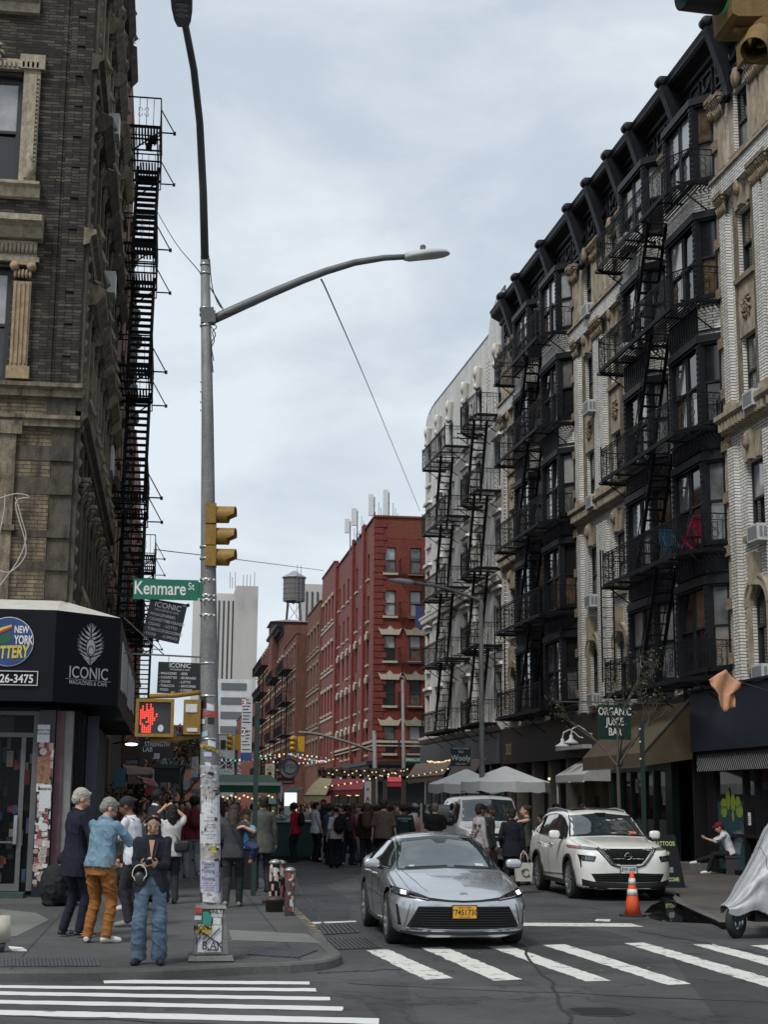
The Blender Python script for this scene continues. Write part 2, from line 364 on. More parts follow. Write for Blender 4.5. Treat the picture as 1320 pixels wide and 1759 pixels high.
def pavement(name,outl,inn,m,ybands=None):
 mb=MB();n=len(outl)
 ins=[]
 for i,p in enumerate(outl):
  a=Vector(outl[max(i-1,0)]);b=Vector(outl[min(i+1,n-1)]);d=(b-a).normalized();nrm=Vector((-d.y,d.x))
  c=Vector(p)
  cen=Vector(inn[len(inn)//2])
  if(cen-c).dot(nrm)<0:nrm=-nrm
  ins.append(c+nrm*.16)
 mb.mi=0;poly=[(q.x,q.y,SW)for q in ins]+[(x,y,SW)for x,y in inn]
 mb.add(poly,[tuple(range(len(poly)))])
 struct(mb.build(name,m))
 k=MB()
 for i in range(n-1):
  p,q=outl[i],outl[i+1];P,Q=ins[i],ins[i+1]
  cx=[(p[0]*.9+P.x*.1,p[1]*.9+P.y*.1),(q[0]*.9+Q.x*.1,q[1]*.9+Q.y*.1)]
  k.quad((p[0],p[1],-.02),(q[0],q[1],-.02),(q[0],q[1],SW-.02),(p[0],p[1],SW-.02))
  k.quad((p[0],p[1],SW-.02),(q[0],q[1],SW-.02),(*cx[1],SW+.004),(*cx[0],SW+.004))
  k.quad((*cx[0],SW+.004),(*cx[1],SW+.004),(Q.x,Q.y,SW+.004),(P.x,P.y,SW+.004))
 struct(k.build('kerb',KERB))
pavement('pavement',outl,inn,PAVE)
outr=[(9.75,140),(9.75,30.5),(9.7,29),(9.45,27.6),(9.05,26.2),(8.62,24),(8.3,22.2)]+arc(9.3,21.7,1.1,170,265,8)+[(12,20.5),(40,19.5)]
pavement('pavement',outr,[(40,30),(14.4,30),(13.5,52),(12.7,95),(12.6,140)],PAVER)
def sheet(name,pts,m,z,st=True,lab=None):
 mb=MB();P=[gz(u,v,z)for u,v in pts];mb.add(P,[tuple(range(len(P)))],raw=True);o=mb.build(name,m)
 if st:struct(o)
 return o
sheet('pavement_patch',[(392,1597),(527,1604),(553,1620),(399,1615)],CONC,SW+.004)
sheet('pavement_patch',[(0,1562),(62,1568),(84,1580),(28,1608),(0,1610)],CONC,SW+.004)
RIB=mat('ramp_plate',(.085,.09,.10),.55,.3,bump=.5)
def ribplate(pts,n):
 P=[gz(u,v,SW+.004)for u,v in pts];mb=MB();mb.add(P,[(0,1,2,3)],raw=True)
 for i in range(n):
  t=(i+.5)/n;mb.wbar(P[0].lerp(P[1],t)+Vector((0,0,.006)),P[3].lerp(P[2],t)+Vector((0,0,.006)),.03,.012)
 struct(mb.build('ramp_plate',RIB))
ribplate([(462,1627),(546,1633),(512,1646),(424,1640)],14)
ribplate([(0,1647),(166,1646),(172,1660),(0,1661)],26)
mb=MB()
for i in range(8):
 y0=26+i*.62;mb.add([(2.162,y0,.0),(2.162,y0+.6,.0),(2.162,y0+.6,SW-.018),(2.162,y0,SW-.018)],[(0,1,2,3)])
mb.add([(2.08,20.2,SW+.008),(2.13,24.8,SW+.008),(2.02,24.8,SW+.008),(1.97,20.2,SW+.008)],[(0,1,2,3)]);struct(mb.build('kerb_paint',PY))
def bars(lst,m,grow=0):
 mb=MB()
 for q in lst:
  P=[gz(u,v,.004)for u,v in q];V=[]
  for i in range(4):
   a,b=P[i],P[(i+1)%4];k=max(3,int((b-a).length/.12));jj=.014*min(1,(b-a).length)
   for j in range(k):V.append(a.lerp(b,j/k)+Vector((random.uniform(-jj,jj),random.uniform(-jj,jj),0)))
  mb.add(V,[tuple(range(len(V)))],raw=True)
 struct(mb.build('road_marking',m))
bars([[(178,1682.5),(532,1686),(532,1691),(178,1689)],[(-140,1691),(543,1697.5),(543,1703),(-140,1695.5)],[(-140,1700.5),(567,1712.5),(567,1718.5),(-140,1706.5)],[(-140,1714.5),(590,1729),(590,1736),(-140,1721)],[(-140,1731.5),(652,1749),(652,1759),(-140,1740)]],PWN)
Z=lambda x,y:(580+x/2.2,1380+y/2.2)
bars([[Z(107,556),Z(190,551),Z(438,660),Z(330,666)],[Z(315,545),Z(405,541),Z(700,665),Z(592,670)],[Z(565,540),Z(650,537),Z(1035,670),Z(940,672)],[Z(775,535),Z(862,532),Z(1340,682),Z(1250,686)],[(1073,1620),(1108,1619),(1370,1693),(1325,1697)],[(1191,1622.5),(1226,1621.5),(1440,1675),(1400,1680)],[(1290,1624),(1325,1623),(1500,1660),(1460,1665)]],PW)
bars([[(900,1585),(1085,1586),(1106,1592),(900,1590.5)],[(1026,1578.5),(1050,1579),(1048,1583),(1022,1582)],[(535,1584),(612,1581.5),(612,1583.5),(538,1587)]],PW)
ASPD=groundmat('asphalt_dark_patch',(.046,.047,.049),patch=.2);ASPL=groundmat('asphalt_worn',(.078,.079,.080),patch=.3)
sheet('road_patch',[(905,1600),(1040,1598),(1120,1622),(960,1626)],ASPD,.002);sheet('road_patch',[(1150,1640),(1420,1700),(1420,1759),(1240,1759)],ASPD,.002);sheet('road_patch',[(700,1692),(1010,1698),(1060,1759),(720,1759)],ASPL,.002);sheet('road_patch',[(560,1520),(640,1500),(665,1500),(600,1545)],ASPL,.0032)
mb=MB();rn=random.Random(17)
for(u0,v0,u1,v1)in((600,1690,1320,1722),(880,1590,990,1759),(540,1672,700,1664),(0,1745,640,1768),(1100,1600,1320,1640),(500,1500,560,1600)):
 P=[gz(u0+(u1-u0)*t/14,v0+(v1-v0)*t/14,.003)+Vector((rn.uniform(-.06,.06),rn.uniform(-.06,.06),0))for t in range(15)]
 for a,b in zip(P,P[1:]):mb.wbar(a,b,.035,.004)
struct(mb.build('tar_line',mat('tar',(.018,.018,.019),.6)))
mb=MB()
for u,v,r in((640,1545,.33),(1030,1738,.3)):p=gz(u,v,.004);mb.lathe([(.001,.002),(r,.002),(r,-.01)],p,24);[mb.wbar(p+Vector((-r*.7,k*r*.22,.004)),p+Vector((r*.7,k*r*.22,.004)),.02,.004)for k in range(-3,4)]
struct(mb.build('manhole_cover',mat('cast_iron',(.05,.05,.052),.5,.6)))
sheet('road_patch',[(470,1512),(612,1505),(600,1580),(530,1585)],ASPH2,.003)
GRATE=mat('cast_iron',(.05,.05,.052),.5,.6)
mb=MB()
for q,n,m2 in(([(563,1612),(628,1611),(652,1628),(584,1631)],9,5),([(548,1590),(600,1588),(616,1602),(560,1605)],7,4)):
 P=[gz(u,v,.006)for u,v in q];mb.mi=1;mb.add([p-Vector((0,0,.002))for p in P],[(0,1,2,3)],raw=True);mb.mi=0
 for i in range(n+1):mb.wbar(P[0].lerp(P[1],i/n),P[3].lerp(P[2],i/n),.04,.012)
 for i in range(m2+1):mb.wbar(P[0].lerp(P[3],i/m2),P[1].lerp(P[2],i/m2),.035,.012)
struct(mb.build('drain_grate',[GRATE,mat('drain_hole',(.008,.008,.008),.9,var=0)]))
WATER=mat('puddle_water',(.012,.012,.013),.03,0,var=0,spec=.6)
pts=[(1108,1567),(1120,1555),(1138,1547),(1165,1549),(1200,1560),(1240,1572),(1257,1579),(1250,1586),(1215,1586),(1175,1584),(1140,1583),(1118,1577)]
sheet('puddle',pts,WATER,.006)
pts=[(1040,1600),(1075,1596),(1095,1600),(1070,1604)]
# RIGHT ROW OF TENEMENTS
_D=Vector((-.0272,.9996,0));_N=Vector((-.9996,-.0272,0))
RW=Fr(Vector((13.8,39,0))-_D*39,_D,_N)
BW=brick('glazed_white_brick',(.74,.73,.69),(.84,.83,.79),(.09,.085,.08),'y',.30,.078,.012,dirt=.28,dirtc=(.12,.10,.075),rough=.35)
BW2=brick('painted_white_brick',(.66,.66,.63),(.72,.715,.69),(.48,.475,.45),'y',.22,.075,.008,dirt=.28,dirtc=(.16,.145,.115),rough=.55)
TERRA=streaked('terracotta',(.46,.40,.31),(.16,.12,.08),.8,1.4,.8,.5,.5)
TERRAO=streaked('terracotta_ornament',(.42,.34,.24),(.07,.05,.035),.8,4,.9,.8,.47,bump=1)
IRON=streaked('black_iron_facade',(.010,.011,.015),(.028,.028,.034),.5,1.2,.6,.5,.5)
FE=mat('fire_escape_paint',(.008,.0085,.011),.6,0,var=.3,scale=12,spec=.2)
GLD=mat('window_glass_dark',(.012,.014,.016),.04,0,var=.3,scale=2,spec=.8)
GLB=mat('window_glass_blind',(.30,.31,.31),.08,0,var=.25,scale=3,spec=.8,coat=.6)
GLC=mat('window_glass_curtain',(.12,.125,.125),.08,0,var=.5,scale=2.5,spec=.8,coat=.6)
GLW=mat('window_glass_warm',(.10,.07,.045),.08,0,var=.6,scale=4,spec=.8,coat=.6)
FRM=mat('window_frame_black',(.02,.021,.023),.5)
FRMB=mat('window_frame_brown',(.05,.04,.032),.6)
STONE=streaked('stone_sill',(.30,.26,.19),(.10,.08,.055),.85,2,.6)
WTRIM=streaked('white_trim',(.70,.69,.65),(.30,.27,.22),.7,1.5,.6)
ACM=mat('ac_unit_shell',(.52,.53,.53),.5);ACG=mat('ac_unit_grille',(.20,.21,.22),.6)
LEAD=mat('lead_capping',(.10,.10,.11),.6)
def window(par,fr,a0,a1,c0,c1,b,fm,rnd,sill=None,lower=None,upper=None,arch=False,name='window',mid=True,t=.06):
 """sash window filling the opening at depth b; frame part with panes as sub-part"""
 mb=MB(fr);cm=(c0+c1)/2
 mb.box(a0,a0+t,b-.05,b+.03,c0,c1);mb.box(a1-t,a1,b-.05,b+.03,c0,c1)
 mb.box(a0+t,a1-t,b-.05,b+.03,c1-t,c1);mb.box(a0+t,a1-t,b-.05,b+.03,c0,c0+t)
 if mid:mb.box(a0+t,a1-t,b-.03,b+.04,cm-.03,cm+.03)
 ms=[fm]
 if sill:mb.mi=1;ms.append(sill);mb.box(a0-.12,a1+.12,b+.03,.13,c0-.14,c0-.002)
 w=mb.build(name,ms,par)
 p=MB(fr);r=rnd.random()
 up=upper if upper is not None else(1 if r<.35 else 2 if r<.6 else 0)
 lo=lower if lower is not None else(up if rnd.random()<.3 else rnd.choice([0,0,2,3]))
 if upper is None and rnd.random()<.15:up=3
 k=(rnd.random()-.5)*.03;k2=(rnd.random()-.5)*.03
 p.mi=lo;p.quad((a0+t,b-.03+k,c0+t),(a1-t,b-.03-k,c0+t),(a1-t,b-.03-k+k2*.5,cm),(a0+t,b-.03+k+k2*.5,cm))
 p.mi=up;k=(rnd.random()-.5)*.03
 p.quad((a0+t,b-.005+k,cm),(a1-t,b-.005-k,cm),(a1-t,b-.005-k+k2,c1-t),(a0+t,b-.005+k+k2,c1-t))
 p.build('pane',[GLD,GLB,GLC,GLW],w,recalc=False)
 return w
def ring(mb,a,b,c,r,w=.012,n=8,st=0,en=360,thick=None):
 pts=[(a+r*math.cos(R_(st+(en-st)*i/n)),b,c+r*math.sin(R_(st+(en-st)*i/n)))for i in range(n+1)]
 for i in range(n):mb.bar(pts[i],pts[i+1],w,w,up=(1,0,0)if False else(0,0,1),caps=False)
def ornament(mb,a,b,c,w,h,d,rnd,n=9):
 """carved relief: leaf lumps round a centre"""
 mb.smooth=True
 mb.ball((a,b,c),(w*.13,d*.9,h*.16),6,4)
 for i in range(n*2):
  t=2*math.pi*i/(2*n)+rnd.random()*.3;r=.2 if i%2 else.38
  p=Vector((a+math.cos(t)*w*r*.6,b,c+math.sin(t)*h*r*.6));q=Vector((a+math.cos(t+.5)*w*r*1.25,b,c+math.sin(t+.5)*h*r*1.25))
  mb.tube([p,p.lerp(q,.5)+Vector((0,d*.6,0)),q],[w*.03,w*.07,w*.02],5)
 mb.smooth=False
def capital(mb,a,b,c,w,h,rnd):
 mb.box(a-w*.62,a+w*.62,b-.02,b+.2,c+h*.82,c+h)
 mb.smooth=True
 for k in range(5):
  x=a+(k-2)*w*.23;o=b+.03
  for z0,hh,out in((0,.42,.07),(.34,.42,.11)):
   mb.tube([(x,o,c+h*z0),(x,o+out*.5,c+h*(z0+hh*.6)),(x+(k-2)*.012,o+out*1.3,c+h*(z0+hh)),(x+(k-2)*.014,o+out*1.5,c+h*(z0+hh*.85))],[w*.09,w*.10,w*.07,w*.03],5)
 for e in(-1,1):mb.lathe([(.001,0),(w*.15,0),(w*.15,.15),(.001,.16)],(a+e*w*.47,b,c+h*.72),8,'b')
 mb.smooth=False
def railing(mb,p,q,h,scroll=True,step=.13,w=.010,top=.028,rnd=random):
 """iron railing from p to q (frame coords of the floor line)"""
 p,q=Vector(p),Vector(q);Ln=(q-p).length;d=(q-p)/Ln;up=Vector((0,0,1))
 mb.bar(p+up*h,q+up*h,top,.03);mb.bar(p+up*.06,q+up*.06,top,.02);mb.bar(p+up*(h-.16),q+up*(h-.16),.018,.018)
 n=max(2,int(Ln/step))
 for i in range(n+1):x=p+d*(Ln*i/n);mb.bar(x+up*.06,x+up*(h-.16 if i%4 else h),w if i%4 else w*1.5,caps=False)
 if scroll:
  m=max(1,int(Ln/.42))
  for i in range(m):
   x=p+d*(Ln*(i+.5)/m)
   for k,(dc,r)in enumerate(((.22,.085),(.42,.1),(.62,.085))):
    pts=[x+up*dc*h/.9*1+d*(r*math.cos(t)*(1 if k%2 else-1))+up*(r*math.sin(t))for t in[j*math.pi*2/8 for j in range(8)]]
    for j in range(7):mb.bar(pts[j],pts[j+1],.0125,caps=False)
   y=p+d*(Ln*i/m)
   for j in range(4):
    c=y+d*(Ln/m*(j+.5)/4)+up*(h-.08)
    for t in range(5):mb.bar(c+d*(.045*math.cos(t*1.26))+up*(.045*math.sin(t*1.26)),c+d*(.045*math.cos(t*1.26+1.26))+up*(.045*math.sin(t*1.26+1.26)),.012,caps=False)
def platform(mb,poly_outer,a0,a1,b0,b1,c,hole=None,step=.085):
 """slatted platform, slats run along a; edge frame follows poly_outer"""
 n=int((b1-b0)/step)
 for i in range(n+1):
  b=b0+(b1-b0)*i/n
  s,e=a0,a1
  if poly_outer=='round':k=max(0,(b-b0)/(b1-b0));s,e=a0+.0,a1-(a1-a0)*.45*(1-math.sqrt(max(0,1-k**2.2)))
  if poly_outer=='cham' and b>b0+(b1-b0)*.62:s=a0+(b-(b0+(b1-b0)*.62))*1.9
  if hole and hole[2]<b<hole[3]:
   mb.bar((s,b,c),(hole[0],b,c),.05,.012,caps=False);mb.bar((hole[1],b,c),(e,b,c),.05,.012,caps=False)
  else:mb.bar((s,b,c),(e,b,c),.038,.012,caps=False)
 for a in[a0+(a1-a0)*k/5 for k in range(6)]:mb.bar((a,b0-.05,c-.03),(a,b1,c-.03),.03,.05)
def stair(mb,a_top,c_top,a_bot,c_bot,b0,b1,n=11,rail=True):
 for b in(b0,b1):
  mb.bar((a_top,b,c_top),(a_bot,b,c_bot),.1,.02)
  if rail:mb.bar((a_top,b,c_top+.75),(a_bot,b,c_bot+.75),.022)
  if rail:
   for k in(0.15,.5,.85):mb.bar((a_top+(a_bot-a_top)*k,b,c_top+(c_bot-c_top)*k),(a_top+(a_bot-a_top)*k,b,c_top+(c_bot-c_top)*k+.75),.018)
 for i in range(1,n):t=i/n;a,c=a_top+(a_bot-a_top)*t,c_top+(c_bot-c_top)*t;mb.box(a-.09,a+.09,b0,b1,c-.012,c+.012)
FLO=[4.85,8.05,11.2,14.6,17.85]
def fire_escape(fr,a0,a1,b1,floors,label,shape='cham',bay=(),group='fire escapes on the right-hand row',up=True,stairx=None,sw=(.38,.9),ladder=False,scroll=True,rh=.95,colr=FE):
 root=thing('fire_escape',label,'fire escape',fr((a0+a1)/2,0,floors[0]),group)
 sx=stairx or(a0+(a1-a0)*.42,a0+(a1-a0)*.42+1.5)
 for i,c in enumerate(floors):
  mb=MB(fr)
  hole=(sx[0]-.15,sx[0]+.75,sw[0],sw[1])if i>0 else None
  platform(mb,shape,a0,a1,.08,b1,c,hole)
  if shape=='cham':P=[(a0,.06,c),(a0,b1*.66,c),(a0+.75,b1,c),(a1-.25,b1,c),(a1,b1-.25,c),(a1,.06,c)]
  elif shape=='round':P=[(a0,.06,c),(a0,b1*.9,c),(a0+(a1-a0)*.35,b1,c)]+[(a1-(a1-a0)*.45*(1-math.cos(t)),b1*math.sin(t)*.98+.02,c)for t in(1.25,.95,.65,.35,.05)]
  else:P=[(a0,.06,c),(a0,b1,c),(a1,b1,c),(a1,.06,c)]
  for p,q in zip(P[:-1],P[1:]):railing(mb,p,q,rh,scroll);mb.bar(p,q,.03,.09)
  for p in P[1:-1]:mb.bar(p,(p[0],p[1],c+rh+.12),.035)
  for a in(a0+.3,(a0+a1)/2,a1-.3):mb.bar((a,b1*.9,c-.02),(a,.02,c-.75),.03)
  mb.build('balcony',colr,root)
  if i>0:
   st=MB(fr);stair(st,sx[0],c,sx[1],floors[i-1]+.02,*sw);st.build('stair',colr,root)
 if ladder:
  ld=MB(fr);x=a1-.1
  for b in(b1+.03,b1-.35):ld.bar((x,b,floors[0]+.4),(x,b,floors[0]+4.3),.04)
  for k in range(12):ld.bar((x,b1+.03,floors[0]+.5+k*.3),(x,b1-.35,floors[0]+.5+k*.3),.02)
  ld.build('drop_ladder',colr,root)
 return root
def cornice(root,fr,a0,a1,brs,mt,z0=20.25,out=.52):
 mb=MB(fr)
 prof=[(.0,z0-.12),(.14,z0-.1),(.14,z0-.02),(.06,z0+.04),(.06,z0+1.02),(.16,z0+1.08),(.16,z0+1.2),(.26,z0+1.26),(out-.06,z0+1.36),(out,z0+1.44),(out,z0+1.5),(out+.05,z0+1.62),(.0,z0+1.66)]
 mb.prism(prof,a0,a1,'a')
 for k in range(int((a1-a0)/.9)):
  a=a0+.45+k*.9;mb.box(a-.34,a+.34,.06,.12,z0+.84,z0+.9);mb.box(a-.34,a+.34,.06,.12,z0+.14,z0+.2);mb.box(a-.34,a-.29,.06,.12,z0+.14,z0+.9);mb.box(a+.29,a+.34,.06,.12,z0+.14,z0+.9)
  pts=[(a+.26*math.cos(R_(180+t)),.13,z0+.62+.26*math.sin(R_(180+t)))for t in range(0,181,30)];mb.tube(pts,[.02,.035,.05,.06,.05,.035,.02],6)
 o=mb.build('cornice',mt,root)
 for a in brs:
  mb=MB(fr);bp=[(.05,z0-.55),(.14,z0-.6),(.2,z0-.2),(.34,z0+.3),(.50,z0+.8),(out+.08,z0+1.1),(out+.18,z0+1.35),(out+.18,z0+1.7),(.05,z0+1.75)]
  mb.prism(bp,a-.13,a+.13,'a');mb.smooth=True
  mb.lathe([(0.001,-.16),(.11,-.16),(.145,-.12),(.145,.12),(.11,.16),(0.001,.16)],(a,out+.14,z0+1.56),12,'a');mb.lathe([(0.001,-.2),(.09,-.2),(.09,.2),(0.001,.2)],(a,.2,z0-.5),8,'a')
  mb.smooth=False;mb.build('bracket',mt,root)
def archivolt(mb,a,w,c,b,thick=.2,n=10):
 """stone band round an arched window head: spandrel fills the corners"""
 r=w/2
 for i in range(n):
  t0,t1=math.pi*i/n,math.pi*(i+1)/n
  for r0,r1,bb in((r,r+thick,b+.06),(r+thick,r+thick+.07,b+.1)):
   p=[(a+r0*math.cos(t0),c+r0*math.sin(t0)),(a+r1*math.cos(t0),c+r1*math.sin(t0)),(a+r1*math.cos(t1),c+r1*math.sin(t1)),(a+r0*math.cos(t1),c+r0*math.sin(t1))]
   mb.prism(p,b-.18,bb,'b')
def block(s0,label,brs,seed,base_z=4.6,full=True):
 rnd=random.Random(seed);fr=RW;W=13.1
 root=thing('tenement_building',label,'building',fr(s0+W/2,0,0))
 wc=[(s0+1.25,.95),(s0+11.6,.95)]
 op=[];wins=[]
 zz=[(5.0,7.0),(8.2,10.05),(11.45,13.25),(14.8,16.55),(18.1,19.85)]
 for a,w in wc:
  for z in zz:op.append((a-w/2,a+w/2,z[0],z[1]));wins.append(op[-1])
 mb=MB(fr);wall(mb,s0,s0+W,base_z,20.3,op,.2)
 mb.mi=1;mb.quad((s0,-12,0),(s0,0.0,0),(s0,0.0,21.4),(s0,-12,21.4));mb.quad((s0+W,-12,0),(s0+W,0,0),(s0+W,0,21.4),(s0+W,-12,21.4));mb.quad((s0,-12,0),(s0+W,-12,0),(s0+W,-12,21.4),(s0,-12,21.4))
 mb.mi=2;mb.quad((s0,-12,21.3),(s0+W,-12,21.3),(s0+W,.1,21.3),(s0,.1,21.3))
 mb.build('wall',[BW,brick('common_brick',(.22,.12,.09),(.26,.15,.11),(.2,.18,.16),'n'),LEAD],root)
 for q in wins:window(root,fr,*q,-.14,FRM,rnd,STONE)
 tm=MB(fr);om=MB(fr);bm_=MB(fr)
 for side in(0,1):
  A0,A1=(s0,s0+2.85)if side==0 else(s0+9.95,s0+W)
  a,w=wc[side]
  pil=[A0+.28,A1-.42]if side==0 else[A0+.42,A1-.28]
  for x in pil:
   for z0,z1 in((11.6,16.75),(4.7,10.6)):
    bm_.box(x-.2,x+.2,.0,.13,z0,z1)
   tm.box(x-.24,x+.24,0,.17,11.5,11.75)
   for z in(16.75,19.5):capital(om,x,.08,z,.46,.6,rnd)
   tm.box(x-.19,x+.19,0,.09,18.1,19.5)
  for z0,z1 in((11.45,13.25),(14.8,16.55)):
   for e in(-1,1):tm.box(a+e*(w/2+.09)-.08,a+e*(w/2+.09)+.08,0,.07,11.5,16.8)
  tm.box(a-w/2-.16,a+w/2+.16,0,.05,13.25,14.66);ornament(om,a,.06,13.95,.62,.75,.06,rnd)
  for z in(16.6,10.05):
   for t in(-1,0,1):
    tm.prism([(a+t*.33-.11,z),(a+t*.33+.11,z),(a+t*.46+.17,z+.62+.1*(t==0)),(a+t*.46-.17,z+.62+.1*(t==0))],0,.09+.08*(t==0),'b')
   om.smooth=True;om.ball((a,.2,z+.45),(.13,.1,.22),7,5);om.smooth=False
  om.smooth=True;om.ball((a,.12,20.05),(.2,.12,.3),7,5);om.smooth=False
  for e in(-1,1):tm.box(a+e*(w/2+.12)-.09,a+e*(w/2+.12)+.09,0,.06,18.0,20.0)
  bm_.box(A0,A1,0,.24,17.25,17.75);tm.box(A0,A1,0,.3,17.75,17.83)
  tm.prism([(0,10.95),(.16,11.0),(.2,11.25),(.36,11.35),(.36,11.47),(0,11.52)],A0-.05,A1+.05,'a')
  n=int((A1-A0)/.2)
  for i in range(n):x=A0+.1+i*.2;tm.box(x-.055,x+.055,.15,.3,11.05,11.25)
  sp=MB(fr);r=w/2;c=6.5
  pl=[(a-r,7.02),(a-r,c)]+[(a+r*math.cos(math.pi*(1-i/10)),c+r*math.sin(math.pi*(1-i/10)))for i in range(1,10)]+[(a+r,c),(a+r,7.02)]
  sp.prism(pl,-.12,-.06,'b');sp.build('spandrel',TERRA,root)
  archivolt(tm,a,w,c,.02);
  for e in(-1,1):
   tm.box(a+e*(r+.1)-.1,a+e*(r+.1)+.1,0,.07,4.9,6.5)
   for k in range(14):om.box(a+e*(r+.24)-.04,a+e*(r+.24)+.04,0,.08,4.95+k*.115,5.0+k*.115)
  tm.prism([(a-.1,c+r-.02),(a+.1,c+r-.02),(a+.19,c+r+.75),(a-.19,c+r+.75)],0,.24,'b')
 for x in(s0+2.8,s0+6.45,s0+10.05):
  tm.box(x-.11,x+.11,0,.07,4.7,20.2)
  for k in range(11):z=5.2+k*1.35;om.box(x-.17,x+.2,0,.14,z,z+.28)
  capital(om,x,.08,19.6,.42,.6,rnd)
 bm_.box(s0+6.1,s0+6.85,0,.05,4.7,20.2)
 tm.split('terracotta_trim',TERRA,root);om.split('carving',TERRAO,root);bm_.split('pilaster',BW,root)
 for bi,b0 in enumerate((s0+3.05,s0+6.95)):
  b1=b0+2.95;pol=[(b0,0),(b0+.45,.44),(b1-.45,.44),(b1,0)]
  br=MB(fr);ir=MB(fr)
  def pr_(mb,z0,z1,g=0.0):mb.prism([(pol[0][0]-g,-.05),(pol[0][0]-g,0.0+g*.3),(pol[1][0]-g*.6,pol[1][1]+g),(pol[2][0]+g*.6,pol[2][1]+g),(pol[3][0]+g,0+g*.3),(pol[3][0]+g,-.05)],z0,z1,'c')
  for i,F in enumerate(FLO):
   w0,w1=F+.3,F+2.42
   nxt=FLO[i+1]+.3 if i<4 else 20.25
   t=ir if i<2 else br
   if i<4:pr_(br if i>=2 else ir,w1+.2,nxt)
   else:pr_(ir,w1,nxt)
   pr_(ir,w1,w1+.2,.1);pr_(ir,w1-.06,w1,.05);pr_(ir,w0-.08,w0,.05)
   if i<3:
    for z in(w1+.3,nxt-.25):pr_(ir,z,z+.05,.04)
    for k in range(12):x=pol[1][0]+.05+k*(pol[2][0]-pol[1][0]-.1)/11;ir.box(x-.04,x+.04,.42,.50,w1+.36,nxt-.3)
   for p in(pol[1],pol[2]):
    ir.box(p[0]-.09,p[0]+.09,p[1]-.13,p[1]+.05,w0,w1)
    for k in range(14):ir.box(p[0]-.05,p[0]+.05,p[1]+.05,p[1]+.08,w0+.1+k*.145,w0+.17+k*.145)
   for fi,(P,Q)in enumerate(((pol[0],pol[1]),(pol[1],pol[2]),(pol[2],pol[3]))):
    o=fr(P[0],P[1],0);q=fr(Q[0],Q[1],0);d=(q-o);Ln=d.length;d.normalize();nn=Vector((d.y,-d.x,0));
    if nn.dot(fr.b)<0:nn=-nn
    f2=Fr(o,d,nn);
    if fi==1:
     m_=Ln/2;window(root,f2,.1,m_-.03,w0,w1,-.06,IRON,rnd);window(root,f2,m_+.03,Ln-.1,w0,w1,-.06,IRON,rnd)
    else:window(root,f2,.04,Ln-.06,w0,w1,-.06,IRON,rnd)
  br.split('bay_brickwork',BW,root)
  ir.split('bay_ironwork',IRON,root)
 dk=MB(fr)
 for z0,z1 in((4.6,11.0),):dk.box(s0+6.1,s0+6.3,0.0,.09,z0,z1)
 dk.build('downpipe',IRON,root)
 cornice(root,fr,s0,s0+W,brs,IRON)
 return root
B0=block(20.0,'pale glazed brick tenement on the corner nearest the camera, mostly outside the frame',[22,26,30],3)
B1=block(33.1,'pale glazed brick tenement with black bay windows, nearest on the right side of the street',[34.9,38.3,41.3,43.3,45.5],5)
B2=block(46.2,'pale glazed brick tenement with black bay windows, adjoining the curved white building',[47.7,51.2,54.8,57.1],6)
fire_escape(RW,36.0,43.1,1.15,FLO,'black scrollwork fire escape with a rail of five balconies and a red chair on one',ladder=True,stairx=(38.9,40.6))
fire_escape(RW,49.2,56.3,1.15,FLO,'black scrollwork fire escape over the black bays beside the curved white building',ladder=True,stairx=(52.1,53.8))
